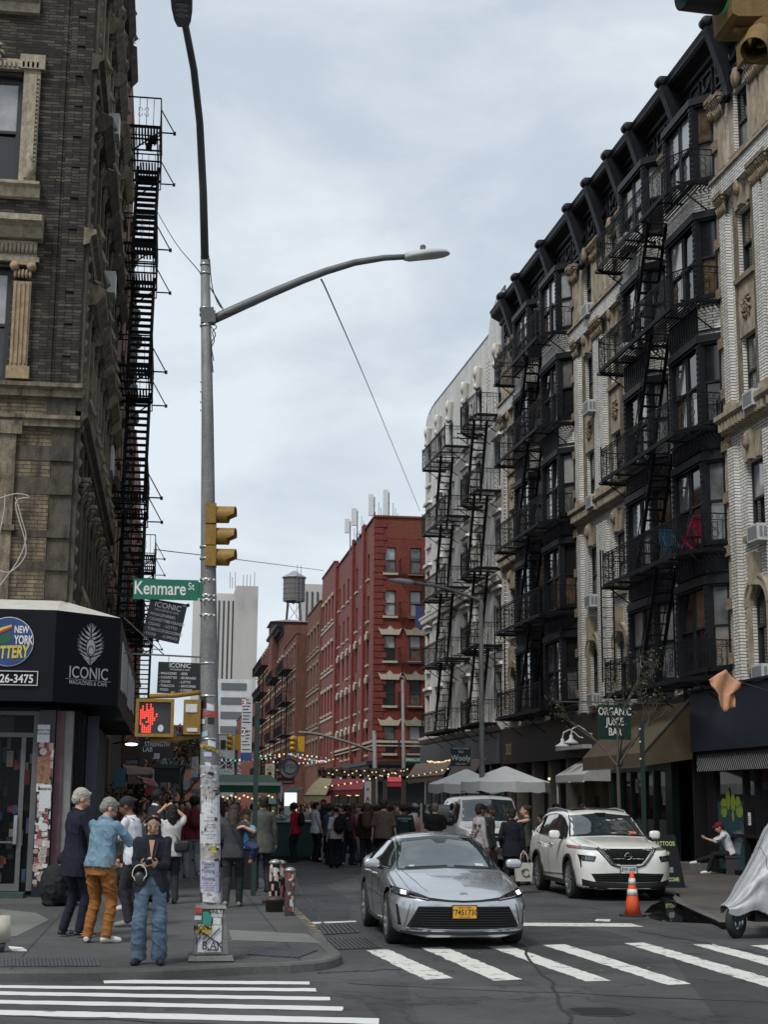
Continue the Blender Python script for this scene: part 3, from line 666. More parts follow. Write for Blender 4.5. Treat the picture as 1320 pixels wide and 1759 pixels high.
# curved white building
def white_building():
 fr=RW;rnd=random.Random(11);s0,s1=59.3,75.9
 root=thing('corner_building','white painted brick corner building with a curved parapet and shell ornaments','building',fr(67,0,0))
 F=[4.85,7.95,11.1,14.3,17.5];op=[];cols=[60.1,63.6,66.2,69.6,72.3,74.9]
 for a in cols:
  w=.95 if a<74 else.8
  for f in F:op.append((a-w/2,a+w/2,f+.25,f+2.15))
 mb=MB(fr);wall(mb,s0,s1,4.5,20.9,op,.22)
 mb.quad((s1,0,0),(s1,-14,0),(s1,-14,21),(s1,0,21));mb.quad((s0,0,4),(s0,-14,4),(s0,-14,22.4),(s0,0,22.4))
 mb.mi=1;mb.quad((s0,-14,20.9),(s1,-14,20.9),(s1,0,20.9),(s0,0,20.9));mb.mi=0
 top=[(s0,20.9),(s1,20.9),(s1,21.2),(s1-.3,21.42),(s1-1.2,21.55),(s1-2,21.6),(61.9,21.6),(61.6,22.2),(61.2,22.55),(60.6,22.75),(s0,22.85)]
 mb.prism(top,-.3,.0,'b');mb.build('wall',[BW2,LEAD],root)
 cap=MB(fr)
 for p,q in zip(top[2:-1],top[3:]):cap.bar((p[0],-.12,p[1]+.03),(q[0],-.12,q[1]+.03),.07,.46)
 cap.build('parapet_capping',LEAD,root)
 for q in op:window(root,fr,*q,-.14,FRM,rnd,WTRIM)
 om=MB(fr)
 for a in cols:
  for k in range(-2,3):om.prism([(a+k*.13-.07,19.75),(a+k*.13+.07,19.75),(a+k*.24+.13,20.75-abs(k)*.1),(a+k*.24-.13,20.75-abs(k)*.1)],0,.14+.05*(k%2),'b')
  om.smooth=True;om.ball((a,.15,20.5),(.3,.15,.3),8,5);om.ball((a,.18,19.85),(.14,.12,.14),7,5);om.smooth=False
  for f in F[:4]:
   om.box(a-.62,a+.62,0,.09,f+2.15,f+2.38);om.prism([(a-.75,f+2.38),(a+.75,f+2.38),(a+.6,f+2.52),(a-.6,f+2.52)],0,.2,'b')
   for e in(-1,1):om.box(a+e*.56-.07,a+e*.56+.07,0,.07,f+.25,f+2.15)
   ornament(om,a,.05,f+2.72,.5,.3,.05,rnd,6)
 for z in(10.6,4.55):om.prism([(0,z),(.16,z+.05),(.3,z+.25),(.3,z+.36),(0,z+.4)],s0,s1+.2,'a')
 for i in range(55):om.box(s0+.1+i*.3,s0+.24+i*.3,.1,.28,10.62,10.82)
 for k in range(16):z=17.9+k*.17;om.box(61.6,62.2,-.01,.035,z,z+.13)
 for f in F:
  for a in(64.9,71.0):
   om.box(a-.3,a-.22,0,.08,f+.3,f+1.9);om.box(a+.22,a+.3,0,.08,f+.3,f+1.9);om.box(a-.3,a+.3,0,.08,f+1.9,f+1.98)
 om.split('white_ornament',WTRIM,root)
 sf=MB(fr);sf.box(s0,s1,-.2,.25,3.3,4.52);sf.box(s0,s1,-.3,-.15,0,3.3)
 for k in range(9):sf.box(s0+k*1.95,s0+k*1.95+.3,-.1,.12,.1,3.3)
 sf.build('shopfront',mat('slate_blue_paint',(.028,.033,.045),.5),root)
 gl=MB(fr)
 for k in range(8):gl.box(s0+k*1.95+.35,s0+k*1.95+1.9,-.16,-.12,.6,3.1)
 gl.build('shop_window',GLD,root)
 fire_escape(fr,59.5,63.6,1.2,F,'black fire escape with rounded balconies on the near side of the curved white building','round',group='fire escapes on the white corner building',stairx=(60.5,61.9),sw=(.4,.95))
 fire_escape(fr,65.3,70.6,1.2,F,'black fire escape with square-ended balconies on the far side of the curved white building','sq',group='fire escapes on the white corner building',stairx=(67.3,68.7),sw=(.4,.95))
white_building()
# red corner building across the far junction
RED=brick('painted_red_brick',(.17,.036,.025),(.23,.052,.036),(.11,.03,.022),'n',.22,.075,.008,dirt=.25,dirtc=(.06,.018,.015),rough=.6)
RED2=brick('faded_red_brick',(.17,.048,.03),(.21,.062,.04),(.13,.06,.045),'n',.22,.075,.008,dirt=.3,dirtc=(.09,.04,.03),rough=.8)
ORB=brick('orange_brick',(.15,.066,.042),(.20,.09,.058),(.17,.11,.08),'n',.22,.075,.008,dirt=.45,dirtc=(.07,.045,.035),rough=.85)
REDB=brick('old_red_brick',(.15,.05,.032),(.20,.075,.05),(.12,.09,.08),'n',.22,.075,.01,dirt=.45,dirtc=(.05,.03,.028),rough=.85)
REDI=mat('red_painted_iron',(.05,.012,.010),.6)
CREAM=streaked('cream_stone',(.48,.44,.34),(.25,.2,.14),.8,2,.5)
def prc(*p):return p
def simple_balcony(mb,a0,a1,b1,c,h=.95,step=.14):
 for k in range(int((a1-a0)/.1)):mb.bar((a0+k*.1,0,c),(a0+k*.1,b1,c),.04,.015,caps=False)
 mb.bar((a0,b1,c),(a1,b1,c),.05,.08)
 for(p,q)in(((a0,0),(a0,b1)),((a0,b1),(a1,b1)),((a1,b1),(a1,0))):
  mb.bar((*p,c+h),(*q,c+h),.035);n=max(1,int((Vector(q)-Vector(p)).length/step))
  for k in range(n+1):x=Vector(p).lerp(Vector(q),k/n);mb.bar((x.x,x.y,c),(x.x,x.y,c+h),.018,caps=False)
 for a in(a0+.2,a1-.2):mb.bar((a,b1,c),(a,0,c-.6),.035)
def red_building():
 rnd=random.Random(21)
 X0,Y0=12.75,95.0
 root=thing('red_corner_building','deep red painted brick corner building with cream window lintels and rooftop antennas','building',(X0+4,Y0+8,0))
 FN=Fr((X0,Y0,0),(1,0,0),(0,-1,0));FW=Fr((X0,Y0,0),(0,1,0),(-1,0,0))
 def zz(v):return gy(670,v,Y0).z
 ztop=zz(889);rows=[(zz(984),zz(940)),(zz(1058),zz(1014)),(zz(1135),zz(1091)),(zz(1212),zz(1168)),(zz(1294),zz(1247))]
 wx=[(gy(660,1100,Y0).x-X0,gy(680,1100,Y0).x-X0),(gy(704,1100,Y0).x-X0,gy(724,1100,Y0).x-X0)]
 wx+=[(wx[1][0]+1.6*k,wx[1][1]+1.6*k)for k in(1,2,3)]
 WN=9.0;LW=28.0
 opn=[(a,b,c,d)for a,b in wx for c,d in rows]
 mb=MB(FN);wall(mb,0,WN,4.0,ztop,opn,.2)
 mb.fr=FW;sy=[3.2,6.1,9.4,12.0,14.6,17.4,20.3,24.6];opw=[(y-.45,y+.45,c,d)for y in sy for c,d in rows]
 wall(mb,0,24.0,4.0,ztop,[o for o in opw if o[1]<23.5],.2)
 mb.fr=WORLD;mb.quad((X0,Y0,ztop-.6),(X0+WN,Y0,ztop-.6),(X0+WN,Y0+24,ztop-.6),(X0,Y0+24,ztop-.6));mb.quad((X0+WN,Y0,0),(X0+WN,Y0+24,0),(X0+WN,Y0+24,ztop),(X0+WN,Y0,ztop));mb.quad((X0,Y0+24,0),(X0+WN,Y0+24,0),(X0+WN,Y0+24,ztop),(X0,Y0+24,ztop))
 mb.fr=FW
 for y,w in((0.0,.8),(4.6,.9),(10.7,.5),(21.6,.9)):
  n=int((ztop-4)/.42)
  for k in range(n):mb.box(y+(.0 if k%2 else.06),y+w,0,.12 if y else.06,4+k*.42,4+k*.42+.36)
  mb.box(y+.04,y+w-.04,0,.2 if y>1 else.04,4,ztop+.35)
 mb.fr=FN
 for k in range(int((ztop-4)/.42)):mb.box(0,.55 if k%2 else.75,0,.06,4+k*.42,4+k*.42+.36)
 mb.build('wall',RED,root)
 up=MB(FN);up.box(.8,WN,-.02,.012,zz(925),ztop);up.box(-.05,WN,-.3,.1,ztop,ztop+.12);up.fr=FW;up.box(-.05,24,-.3,.1,ztop+.001,ztop+.12);up.build('upper_wall_band',RED2,root)
 for q in opn:window(root,FN,*q,-.14,FRM,rnd,CREAM,upper=rnd.choice([1,1,2,0]))
 for q in opw:
  if q[1]<23.5:window(root,FW,*q,-.14,FRM,rnd,CREAM if rnd.random()<.8 else None)
 tr=MB(FN)
 for a,b in wx:
  for c,d in rows[2:]:
   m_=(a+b)/2;tr.prism([(a-.2,d+.02),(b+.2,d+.02),(b+.4,d+.48),(b+.2,d+.36),(m_+.25,d+.36),(m_,d+.6),(m_-.25,d+.36),(a-.2,d+.36),(a-.4,d+.48)],0,.14,'b')
 tr.box(-.05,WN,0,.14,zz(1276),zz(1272));tr.box(-.05,WN,0,.1,zz(1282),zz(1280));tr.fr=FW
 tr.box(0,24,0,.141,zz(1276),zz(1272));tr.box(0,24,0,.101,zz(1282),zz(1280))
 for y in sy[:7]:
  for c,d in rows[2:]:tr.prism([(y-.5,d),(y+.5,d),(y+.7,d+.4),(y+.2,d+.36),(y,d+.55),(y-.2,d+.36),(y-.7,d+.4)],0,.16,'b')
 tr.split('cream_trim',CREAM,root)
 sf=MB(FN);sf.box(-.3,WN,-.5,.5,4.0,4.25);sf.box(-.2,WN,-.4,.3,3.0,4.0);sf.box(0,WN,-.6,-.4,0,3);sf.fr=FW;sf.box(-.499,24,-.501,.5,4.001,4.251);sf.box(-.2,24,-.401,.3,3.001,4.0);sf.box(0.3,24,-.6,-.4,0,3)
 for k in range(9):sf.box(k*2.8,k*2.8+.3,-.3,.1,0,3)
 sf.build('shopfront',mat('black_shopfront',(.015,.015,.017),.5),root)
 f2=thing('fire_escape','red painted fire escape on the deep red corner building','fire escape',(X0+3,Y0-.5,4),'fire escapes across the far junction')
 for i,(c,d)in enumerate(rows):
  mb=MB(FN);simple_balcony(mb,1.55,6.2,.9,c-.15);mb.build('balcony',REDI,f2)
  if i<4:
   mb=MB(FN);cb=rows[i+1][0]-.15
   for b in(.35,.8):mb.bar((5.2,b,c-.15),(3.0,b,cb),.1,.02);mb.bar((5.2,b,c+.6),(3.0,b,cb+.75),.03)
   for k in range(10):t=k/10;a=5.2-2.2*t;z=(c-.15)*(1-t)+cb*t;mb.box(a-.08,a+.08,.35,.8,z-.012,z+.012)
   mb.build('stair',REDI,f2)
 AN=mat('antenna_shell',(.62,.64,.65),.5);PIP=mat('galvanised_pipe',(.22,.23,.24),.5,.5)
 for i,(u,v0,v1,wpx,Y)in enumerate([(638,849,885,9,97),(663,841,885,9,97),(609,873,902,10,102),(597,891,915,9,107)]):
  a=gy(u,v1,Y);b=gy(u,v0,Y);t=thing('cell_antenna',['tall white panel antenna at the left of the pair on the red roof corner','tall white panel antenna at the right of the pair on the red roof corner','squat white panel antenna behind the red roof corner','grey panel antenna lowest on the red roofline'][i],'antenna',(a.x,a.y,ztop),'antennas on the red roof')
  m=MB();m.box(a.x-wpx/2*Y/2600*.9,a.x+wpx/2*Y/2600*.9,a.y,a.y+.25,a.z,b.z);m.build('panel',AN,t)
  m=MB();m.bar((a.x+.25,a.y+.35,ztop-.5),(a.x+.25,a.y+.35,b.z-.1),.08,n=6);m.bar((a.x+.25,a.y+.35,ztop+.2),(a.x+1.3,a.y+.6,ztop-.4),.05,n=6);m.bar((a.x-.1,a.y+.3,(a.z+b.z)/2),(a.x+.3,a.y+.35,(a.z+b.z)/2),.06)
  for k in range(5):m.bar((a.x+.4+.15*k,a.y+.4,ztop-.5),(a.x+.4+.15*k,a.y+.4,ztop+.4+.35*((k*7)%4)),.035)
  m.build('mast',PIP,t)
 m=MB();a=gy(706,886,97);m.box(a.x-.5,a.x+.6,97,98,ztop,ztop+.35);tag(rebase(m.build('roof_hatch',AN),(a.x,97,ztop)),'low pale hatch on the roof of the deep red building','hatch')
red_building()
def row_building(name,label,x,y0,y1,ztop,m,cols,rows,floors0=4.5,fh=3.3,front=False,lintel=None,corn=None,seed=1,wn=6.0,fes=None,glass=GLD):
 """building of the right-hand row beyond the junction: side towards the street plus the near end wall"""
 rows=min(rows,int((ztop-floors0-2.6)/fh)+1);rnd=random.Random(seed);root=thing(name,label,'building',(x+3,(y0+y1)/2,0));FW=Fr((x,y0,0),(0,1,0),(-1,0,0));L_=y1-y0
 n=cols;op=[]
 for i in range(n):
  a=L_*(i+.5)/n
  for r in range(rows):z=floors0+r*fh+.5;op.append((a-.48,a+.48,z,z+1.9))
 mb=MB(FW);wall(mb,0,L_,0,ztop,op,.2);mb.fr=WORLD
 FN=Fr((x,y0,0),(1,0,0),(0,-1,0));mb.fr=FN;opn=[]
 if front:
  for i in range(2):
   for r in range(rows):z=floors0+r*fh+.5;opn.append((1.1+i*2.2,2.0+i*2.2,z,z+1.9))
 wall(mb,0,wn+4,0,ztop,opn,.2);mb.fr=WORLD
 mb.quad((x,y0,ztop-.5),(x+wn+4,y0,ztop-.5),(x+wn+4,y1,ztop-.5),(x,y1,ztop-.5));mb.quad((x,y1,0),(x+wn+4,y1,0),(x+wn+4,y1,ztop),(x,y1,ztop))
 mb.build('wall',m,root)
 for q in op:window(root,FW,*q,-.14,FRMB,rnd,None)
 for q in opn:window(root,FN,*q,-.14,FRMB,rnd,None)
 if lintel:
  t=MB(FW)
  for q in op:t.box(q[0]-.15,q[1]+.15,0,.1,q[3],q[3]+.25);t.box(q[0]-.1,q[1]+.1,0,.12,q[2]-.15,q[2])
  for r in range(1,rows):t.box(0,L_,0,.08,floors0+r*fh,floors0+r*fh+.16)
  t.split('stone_trim',lintel,root)
 c=MB(FW)
 if corn:c.prism([(0,ztop-.9),(.15,ztop-.85),(.25,ztop-.3),(.8,ztop-.1),(.85,ztop+.1),(0,ztop+.15)],0,L_,'a');[c.box(k*1.2+.2,k*1.2+.45,0,.6,ztop-.75,ztop-.15)for k in range(int(L_/1.2))];c.build('cornice',corn,root)
 else:c.box(-.05,L_,-.3,.08,ztop,ztop+.14);c.build('coping',m,root)
 if fes:
  f=thing('fire_escape',fes,'fire escape',(x-.4,(y0+y1)/2,4),'fire escapes across the far junction')
  for r in range(rows):
   mb=MB(FW);simple_balcony(mb,L_*.2,L_*.8,1.0,floors0+r*fh+.3,step=.2);mb.build('balcony',FE,f)
   if r:
    mb=MB(FW);stair(mb,L_*.35,floors0+r*fh+.3,L_*.35+1.8,floors0+(r-1)*fh+.3,.35,.85,8);mb.build('stair',FE,f)
 return root
zt=lambda u,v,y:gy(u,v,y).z
row_building('brick_building','orange brick building stepping down behind the deep red corner building',12.75,119.2,129,zt(566,975,122),RED,4,6,4.5,3.7,lintel=CREAM,seed=31)
row_building('brick_building','narrow tan brick building with a stepped side left of the deep red one',12.6,129.2,141,zt(545,1040,132),ORB,4,6,seed=32,front=True,lintel=STONE)
row_building('brick_building','brown brick building with bulging balconies left of the tan one',11.6,141.3,157,zt(520,1092,143),REDB,5,5,seed=33,lintel=STONE,fes='bulging iron balconies stacked on the brown brick building',fh=3.1)
row_building('brick_building','dark brick building with a heavy black cornice below the water tank',11.6,157.3,174,zt(480,1078,160),REDB,5,5,corn=IRON,seed=34,fes='rusty fire escape on the dark brick building under the water tank',lintel=CREAM,fh=3.2)
row_building('brick_building','far red brick building with pale stone bands at the end of the row',11.6,174.3,205,zt(452,1105,178),RED2,9,5,seed=35,fes='black fire escape on the far red brick building with pale bands',lintel=CREAM,fh=3.2)
row_building('brick_building','low reddish building closing the row before the white office block',11.5,205.4,262,15.0,RED2,10,3,seed=36)
def water_tank():
 Y=168.0;P=lambda u,v:gy(u,v,Y);c=P(505,1030);k=Y/2600
 t=thing('water_tank','round wooden rooftop water tank with a conical roof on iron legs','water tank',(c.x,Y,P(505,1080).z))
 WD=streaked('weathered_wood',(.17,.165,.165),(.10,.095,.09),.85,3,.6,.1);f=Fr((c.x,Y,0),(1,0,0),(0,1,0))
 z0,z1,z2=P(505,1033).z,P(505,992).z,P(505,982).z;r=18.5*k*1.02
 m=MB(f)
 for i in range(28):
  a0,a1=i*math.tau/28,(i+.92)*math.tau/28;q=[(math.cos(a)*rr,math.sin(a)*rr)for a,rr in((a0,r),(a1,r),(a1,r-.12),(a0,r-.12))];m.prism(q,z0,z1,'c')
 m.prism([(math.cos(i*math.tau/20)*(r-.08),math.sin(i*math.tau/20)*(r-.08))for i in range(20)],z0,z0+.05,'c')
 for h in range(5):z=z0+.25+h*.55;m.lathe([(r+.0,z),(r+.035,z),(r+.035,z+.05),(r,z+.05)],n=24)
 m.build('barrel',WD,t)
 m=MB(f);m.lathe([(r+.2,z1-.05),(r+.12,z1+.05),(.12,z2+.1),(.001,z2+.12)],n=12);m.build('roof',mat('zinc_roof',(.30,.31,.32),.5,.3),t)
 m=MB(f);zb=P(505,1056).z-1.2
 for a in range(4):t_=math.tau*(a+.5)/4;m.bar((math.cos(t_)*r*.75,math.sin(t_)*r*.75,z0),(math.cos(t_)*r*.95,math.sin(t_)*r*.95,zb),.16)
 m.bar((-r*.7,0,z0-.1),(r*.7,0,z0-.1),.2);m.bar((0,-r*.7,z0-.1),(0,r*.7,z0-.1),.2)
 m.bar((-r*.6,-r*.6,z0-.3),(r*.6,-r*.6,zb+.3),.05);m.bar((r*.6,-r*.6,z0-.3),(-r*.6,-r*.6,zb+.3),.05)
 m.build('frame',mat('rusty_iron',(.06,.05,.045),.8),t)
 m=MB(f)
 for e in(-.22,.22):m.bar((r*.35+e,-r-.15,zb),(r*.35+e,-r-.15,z2+.6),.05)
 for i in range(19):m.bar((r*.35-.22,-r-.15,zb+i*.33),(r*.35+.22,-r-.15,zb+i*.33),.03)
 m.build('ladder',mat('galvanised_pipe',(.22,.23,.24)),t)
 b=MB();xa,xb=P(466,1080).x,P(532,1080).x;b.box(xa,xb,Y-2.4,Y+4,15,P(505,1072).z);b.build('wall',REDB,(pt:=thing('roof_penthouse','dark brick roof penthouse carrying the water tank','penthouse',(c.x,Y,15))))
 b=MB();b.prism([(xa-.3,P(505,1073).z),(xb+.3,P(505,1073).z),(xb-2.2,zb+.3),(xa+1.4,zb+.3)],Y-2.8,Y+4.3,'b');b.build('roof',mat('zinc_roof'),pt)
water_tank()
def tower(name,label,u0,u1,vtop,Y,depth,m,stripes=0,base_v=1375,grid=None,gm=None,top=None):
 a,b=gy(u0,vtop,Y),gy(u1,vtop,Y);t=thing(name,label,'building',((a.x+b.x)/2,Y,0));zt_=a.z
 mb=MB();mb.box(a.x,b.x,Y,Y+depth,0,zt_);mb.build('wall',m,t)
 w=b.x-a.x
 if stripes:
  s=MB()
  for k in range(stripes):x=a.x+w*(k+.5)/stripes;s.box(x-w/stripes*.17,x+w/stripes*.17,Y-.3,Y+.1,zt_*.1,zt_*.965)
  s.build('window_strip',gm or GLD,t)
 if grid:
  c,r=grid;s=MB()
  for j in range(r):
   for i in range(c):x=a.x+w*(i+.5)/c;z=zt_*(j+.5)/r;s.box(x-w/c*.36,x+w/c*.36,Y-.15,Y+.1,z-zt_/r*.25,z+zt_/r*.22)
  s.build('window_rows',gm or GLD,t)
 return t
CT=streaked('far_concrete',(.56,.545,.52),(.44,.43,.41),.9,.05,.5);CTD=streaked('far_concrete_grey',(.47,.455,.43),(.36,.35,.335),.9,.05,.5);CTG=mat('far_glass',(.16,.21,.25),.15,0,var=.3,scale=.2)
tower('concrete_tower','far pale concrete tower with dark vertical window strips',373,421,1019,640,30,CT,6)
tower('concrete_tower','far blank concrete tower block with antennas, right of the striped one',406,444,1006,620,25,CTD)
tower('glass_tower','far glass and concrete tower half hidden behind the street light pole',333,372,1022,660,20,CT,1,gm=CTG)
tower('concrete_tower','far grey concrete tower behind the water tank',523,560,1003,500,20,CTD,4)
tower('office_building','white low-rise office block with ribbon windows closing the street',372,432,1166,290,20,mat('white_render',(.50,.52,.53),.8,scale=.4),grid=(1,9),gm=mat('far_ribbon_window',(.13,.14,.145),.6,spec=.1))
tower('office_building','grey stone building in front of the white office block',366,424,1262,272,8,mat('grey_render',(.20,.21,.22),.8,scale=.4),grid=(5,4))
m=MB()
for u in(395,399,404,418,424,430,437):p=gy(u,1006,615);m.bar((p.x,p.y,p.z-1),(p.x,p.y,p.z+3.5+(u%3)),.35)
tag(m.build('roof_mast',CTD),'cluster of thin masts on the far blank concrete tower','mast')
# LEFT CORNER BUILDING
LX,LY=-1.96,28.5
LF=Fr((LX,LY,0),(-1,0,0),(0,-1,0))
LS=Fr((LX,LY,0),(0,1,0),(1,0,0))
BD=brick('sooty_brown_brick',(.045,.039,.035),(.16,.137,.108),(.028,.026,.024),'n',.30,.062,.009,bias=-.3,dirt=.5,dirtc=(.02,.018,.016),rough=.9,dscale=.8)
BT=brick('tan_roman_brick',(.19,.15,.10),(.27,.215,.14),(.09,.07,.05),'n',.32,.075,.010,dirt=.8,dirtc=(.05,.042,.034),rough=.9,dscale=.9)
SOOT=streaked('sooty_stone',(.27,.225,.16),(.035,.03,.026),.9,1.6,.9,.4,.5,bump=.6)
SOOTD=streaked('dark_sooty_stone',(.11,.095,.075),(.022,.02,.019),.9,1.4,.9,.4,.5,bump=.6)
TAN=streaked('carved_tan_terracotta',(.40,.30,.19),(.13,.085,.05),.85,3,.7,.6,.52,bump=.5)
TANL=streaked('carved_pale_terracotta',(.42,.37,.28),(.12,.095,.07),.85,3,.7,.6,.5,bump=.5)
def left_building():
 rnd=random.Random(41)
 root=thing('corner_tenement','sooty brown brick tenement with carved window surrounds over the black shop fascia','building',(LX-4,LY+8,0))
 Yf=LY
 P=lambda u,v:gy(u,v,Yf)
 A=lambda u,v=700:LX-P(u,v).x
 Zc=lambda v,u=60:P(u,v).z
 W=12.0;DEP=14.8;H=33.0
 wins=[(A(36,200),A(36,200)+1.15,Zc(319),Zc(134)),(A(16,550),A(16,550)+1.2,Zc(655),Zc(462)),(A(40,-160),A(40,-160)+1.15,Zc(20)+.2,Zc(20)+2.4)]
 wins+=[(a+2.6,b+2.6,c,d)for a,b,c,d in wins]+[(a+6.2,b+6.2,c,d)for a,b,c,d in wins]
 zb=Zc(665);zt2=Zc(1040)-.25
 mb=MB(LF);wall(mb,0,W,zb,H,wins,.25)
 mb.fr=LS;floors=[4.9,8.6,12.25,15.9,19.55,23.2,26.9];sop=[]
 cols=[1.6,4.4,7.0,9.8,12.6]
 for c in cols:
  for f in floors[1:6]:sop.append((c-.5,c+.5,f+.55,f+2.55))
 wall(mb,0,DEP,zb,H,sop,.25);wall(mb,0,DEP,0,zb,[],.2);mb.quad((DEP,-12,0),(DEP,0,0),(DEP,0,H),(DEP,-12,H))
 mb.build('wall',BD,root)
 rb=MB(LF)
 for a0,a1,b in((-.02,.14,.05),(.3,.42,.04),(.5,.58,.03)):rb.box(a0,a1,0,b,zb,H)
 for k in range(int((H-zb)/.32)):rb.box(.14,.3,0,.03 if k%2 else.055,zb+k*.32,zb+k*.32+.3)
 rb.split('corner_pier',BD,root)
 for q in wins[:3]+wins[3:6]:window(root,LF,*q,-.16,FRM,rnd,None,t=.1,upper=1,lower=0)
 for q in wins[6:]:window(root,LF,*q,-.16,FRM,rnd,None,t=.1)
 for q in sop:window(root,LS,*q,-.16,FRM,rnd,SOOT)
 sl=MB(LF);cr=MB(LF)
 for s in(0,2.6,6.2):
  for wi in(0,2):
   a0,a1,c0,c1=wins[wi][0]+s,wins[wi][1]+s,wins[wi][2],wins[wi][3]
   for x0,x1 in((a0-.34,a0-.02),(a1+.02,a1+.34)):
    sl.box(x0,x1,0,.10,c0,c1+.1);sl.box(x0+.06,x1-.1,.1,.15,c0+.1,c1)
    for k in range(24):cr.box(x0+.02,x0+.07,.1,.135,c0+.1+k*(c1-c0)/25,c0+.14+k*(c1-c0)/25)
   sl.box(a0-.34,a1+.34,0,.12,c1+.1,c1+.32);sl.box(a0-.42,a0+.06,.0,.16,c1+.12,c1+.42);sl.box(a1-.06,a1+.42,.0,.16,c1+.12,c1+.42)
   for k in range(20):cr.box(a0-.3+k*.09,a0-.26+k*.09,.12,.16,c1+.14,c1+.26)
   sl.prism([(0,c0-.3),(.1,c0-.28),(.14,c0-.1),(.24,c0-.06),(.24,c0),(0,c0)],a0-.44,a1+.44,'a')
   ornament(cr,(a0+a1)/2,.12,c1+.45,.5,.6,.12,rnd)
   cr.smooth=True
   for e in(a0-.18,a1+.18):cr.tube([(e,.1,c0+.05),(e-.1,.16,c0+.25),(e-.02,.14,c0+.5),(e,.1,c0+.7)],[.05,.09,.06,.03],7)
   cr.smooth=False
 for s in(0,2.6,6.2):
  a0,a1,c0,c1=wins[1][0]+s,wins[1][1]+s,wins[1][2],wins[1][3]
  for x0,x1 in((a0-.40,a0-.03),(a1+.03,a1+.40)):
   xm=(x0+x1)/2;sl.mi=1
   sl.box(x0+.02,x1-.02,0,.12,c0+.25,c1-.3)
   for k in range(4):x=x0+.06+k*(x1-x0-.12)/3;sl.bar((x,.13,c0+.3),(x,.13,c1-.35),.045,n=6)
   sl.box(x0-.03,x1+.03,0,.17,c0,c0+.24);cr.mi=1
   cr.smooth=True
   for e in(-1,1):cr.lathe([(.001,.0),(.09,.0),(.09,.16),(.001,.18)],(xm+e*.16,.05,c1-.02),9,'b')
   for k in range(5):cr.ball((xm-.14+k*.07,.14,c1-.16),(.035,.05,.1),6,4)
   cr.smooth=False;sl.box(x0-.04,x1+.04,0,.16,c1+.02,c1+.1);cr.mi=0
  sl.mi=0
  sl.box(a0-.5,a1+.5,0,.12,c1+.1,c1+.2)
  for k in range(26):cr.smooth=True;cr.ball((a0-.42+k*.078,.13,c1+.36),(.045,.06,.12),5,4);cr.smooth=False
  sl.box(a0-.45,a1+.45,0,.1,c1+.2,c1+.52)
  sl.prism([(0,c1+.52),(.2,c1+.55),(.34,c1+.72),(.5,c1+.8),(.5,c1+.92),(0,c1+1.05)],a0-.55,a1+.55,'a')
 sl.split('window_surround',[TANL,TAN],root);cr.split('carving',[TANL,TAN],root)
 lw=MB(LF);z=Zc(665)
 lw.mi=0
 lw.prism([(0,z-.22),(.12,z-.2),(.12,z-.08),(.22,z-.03),(.22,z+.05),(0,z+.08)],-.12,W,'a')
 z1,z2=Zc(672)-.1,Zc(722)
 lw.prism([(0,z2-.16),(.14,z2-.14),(.14,z2-.03),(.2,z2),(.2,z2+.07),(0,z2+.1)],-.1,W,'a')
 lw.build('belt_course',SOOT,root)
 tb=MB(LF);tb.box(.55,W,-.1,.02,Zc(722),Zc(668));tb.mi=1;tb.box(0.0,.55,-.1,.04,Zc(722),Zc(668))
 bands=[(722,768,0,0),(768,792,1,0),(792,822,0,1),(822,850,1,0),(850,912,0,1),(912,924,1,0),(924,965,0,1),(965,980,1,0),(980,1030,0,1)]
 for v0,v1,dk,pr in bands:
  tb.mi=1 if dk else 0;o=.07 if pr else.02
  tb.box(.42,W,-.1,o+(.06 if dk else 0),Zc(v1),Zc(v0)+.004)
  tb.mi=1;tb.box(0,.42,-.1,.05+(.05 if dk else 0),Zc(v1),Zc(v0)+.004)
 tb.box(0,W,-.1,.12,zt2,Zc(1030))
 tb.mi=2
 a_=A(22,880);tb.box(a_,a_+.45,0,.15,zt2,Zc(750));tb.box(a_-.1,a_+.6,0,.2,Zc(750),Zc(728));tb.box(a_-.05,a_+.5,.0,.2,Zc(915),Zc(905))
 tb.box(a_+.5,W,0,.12,Zc(800),Zc(753))
 tb.build('banded_base',[BT,SOOTD,SOOT],root)
 sd=MB(LS);sc=MB(LS)
 for i,f in enumerate(floors):
  ztop=floors[i+1]if i<6 else H
  if i>=1:
   sd.prism([(0,f+.1),(.12,f+.14),(.15,f+.28),(.24,f+.34),(.24,f+.42),(0,f+.46)],-.1 if i>1 else.0,DEP-.2,'a')
  for c in cols:
   for e in(-1,1):
    x=c+e*.72;sd.mi=0 if(i%2)else 1
    sd.box(x-.15,x+.15,0,.16,f+.4,f+2.9)
    sc.smooth=True;capital(sc,x,.1,f+2.5,.34,.5,rnd);sc.tube([(x,.16,f+.45),(x,.3,f+.6),(x,.2,f+.9)],[.05,.09,.04],5);sc.smooth=False
   if i>=1:
    sd.prism([(0,f+2.75),(.25,f+2.8),(.42,f+3.0),(.42,f+3.12),(0,f+3.3)],c-.95,c+.95,'a')
    ornament(sc,c,.14,f+3.35,.9,.5,.18,rnd,7)
    sd.prism([(0,f+.3),(.24,f+.36),(.28,f+.55),(0,f+.55)],c-.8,c+.8,'a')
 for k in range(int(14.4/1.4)):sd.mi=1;x=.1+k*1.4;sd.box(x-.1,x+.1,0,.10,5,H)
 for k in range(75):sc.smooth=True;z=5.0+k*.34;sc.tube([(.2,.05,z-.1),(.28,.10,z+.05),(.36,.05,z+.16)],[.04,.06,.03],6);sc.smooth=False
 sd.mi=2
 sd.box(12,13.2,.0,.22,10.5,11.2);sd.mi=0
 sd.split('side_pilaster',[SOOT,SOOTD,mat('pale_panel',(.5,.5,.5),.6)],root);sc.split('side_carving',SOOT,root)
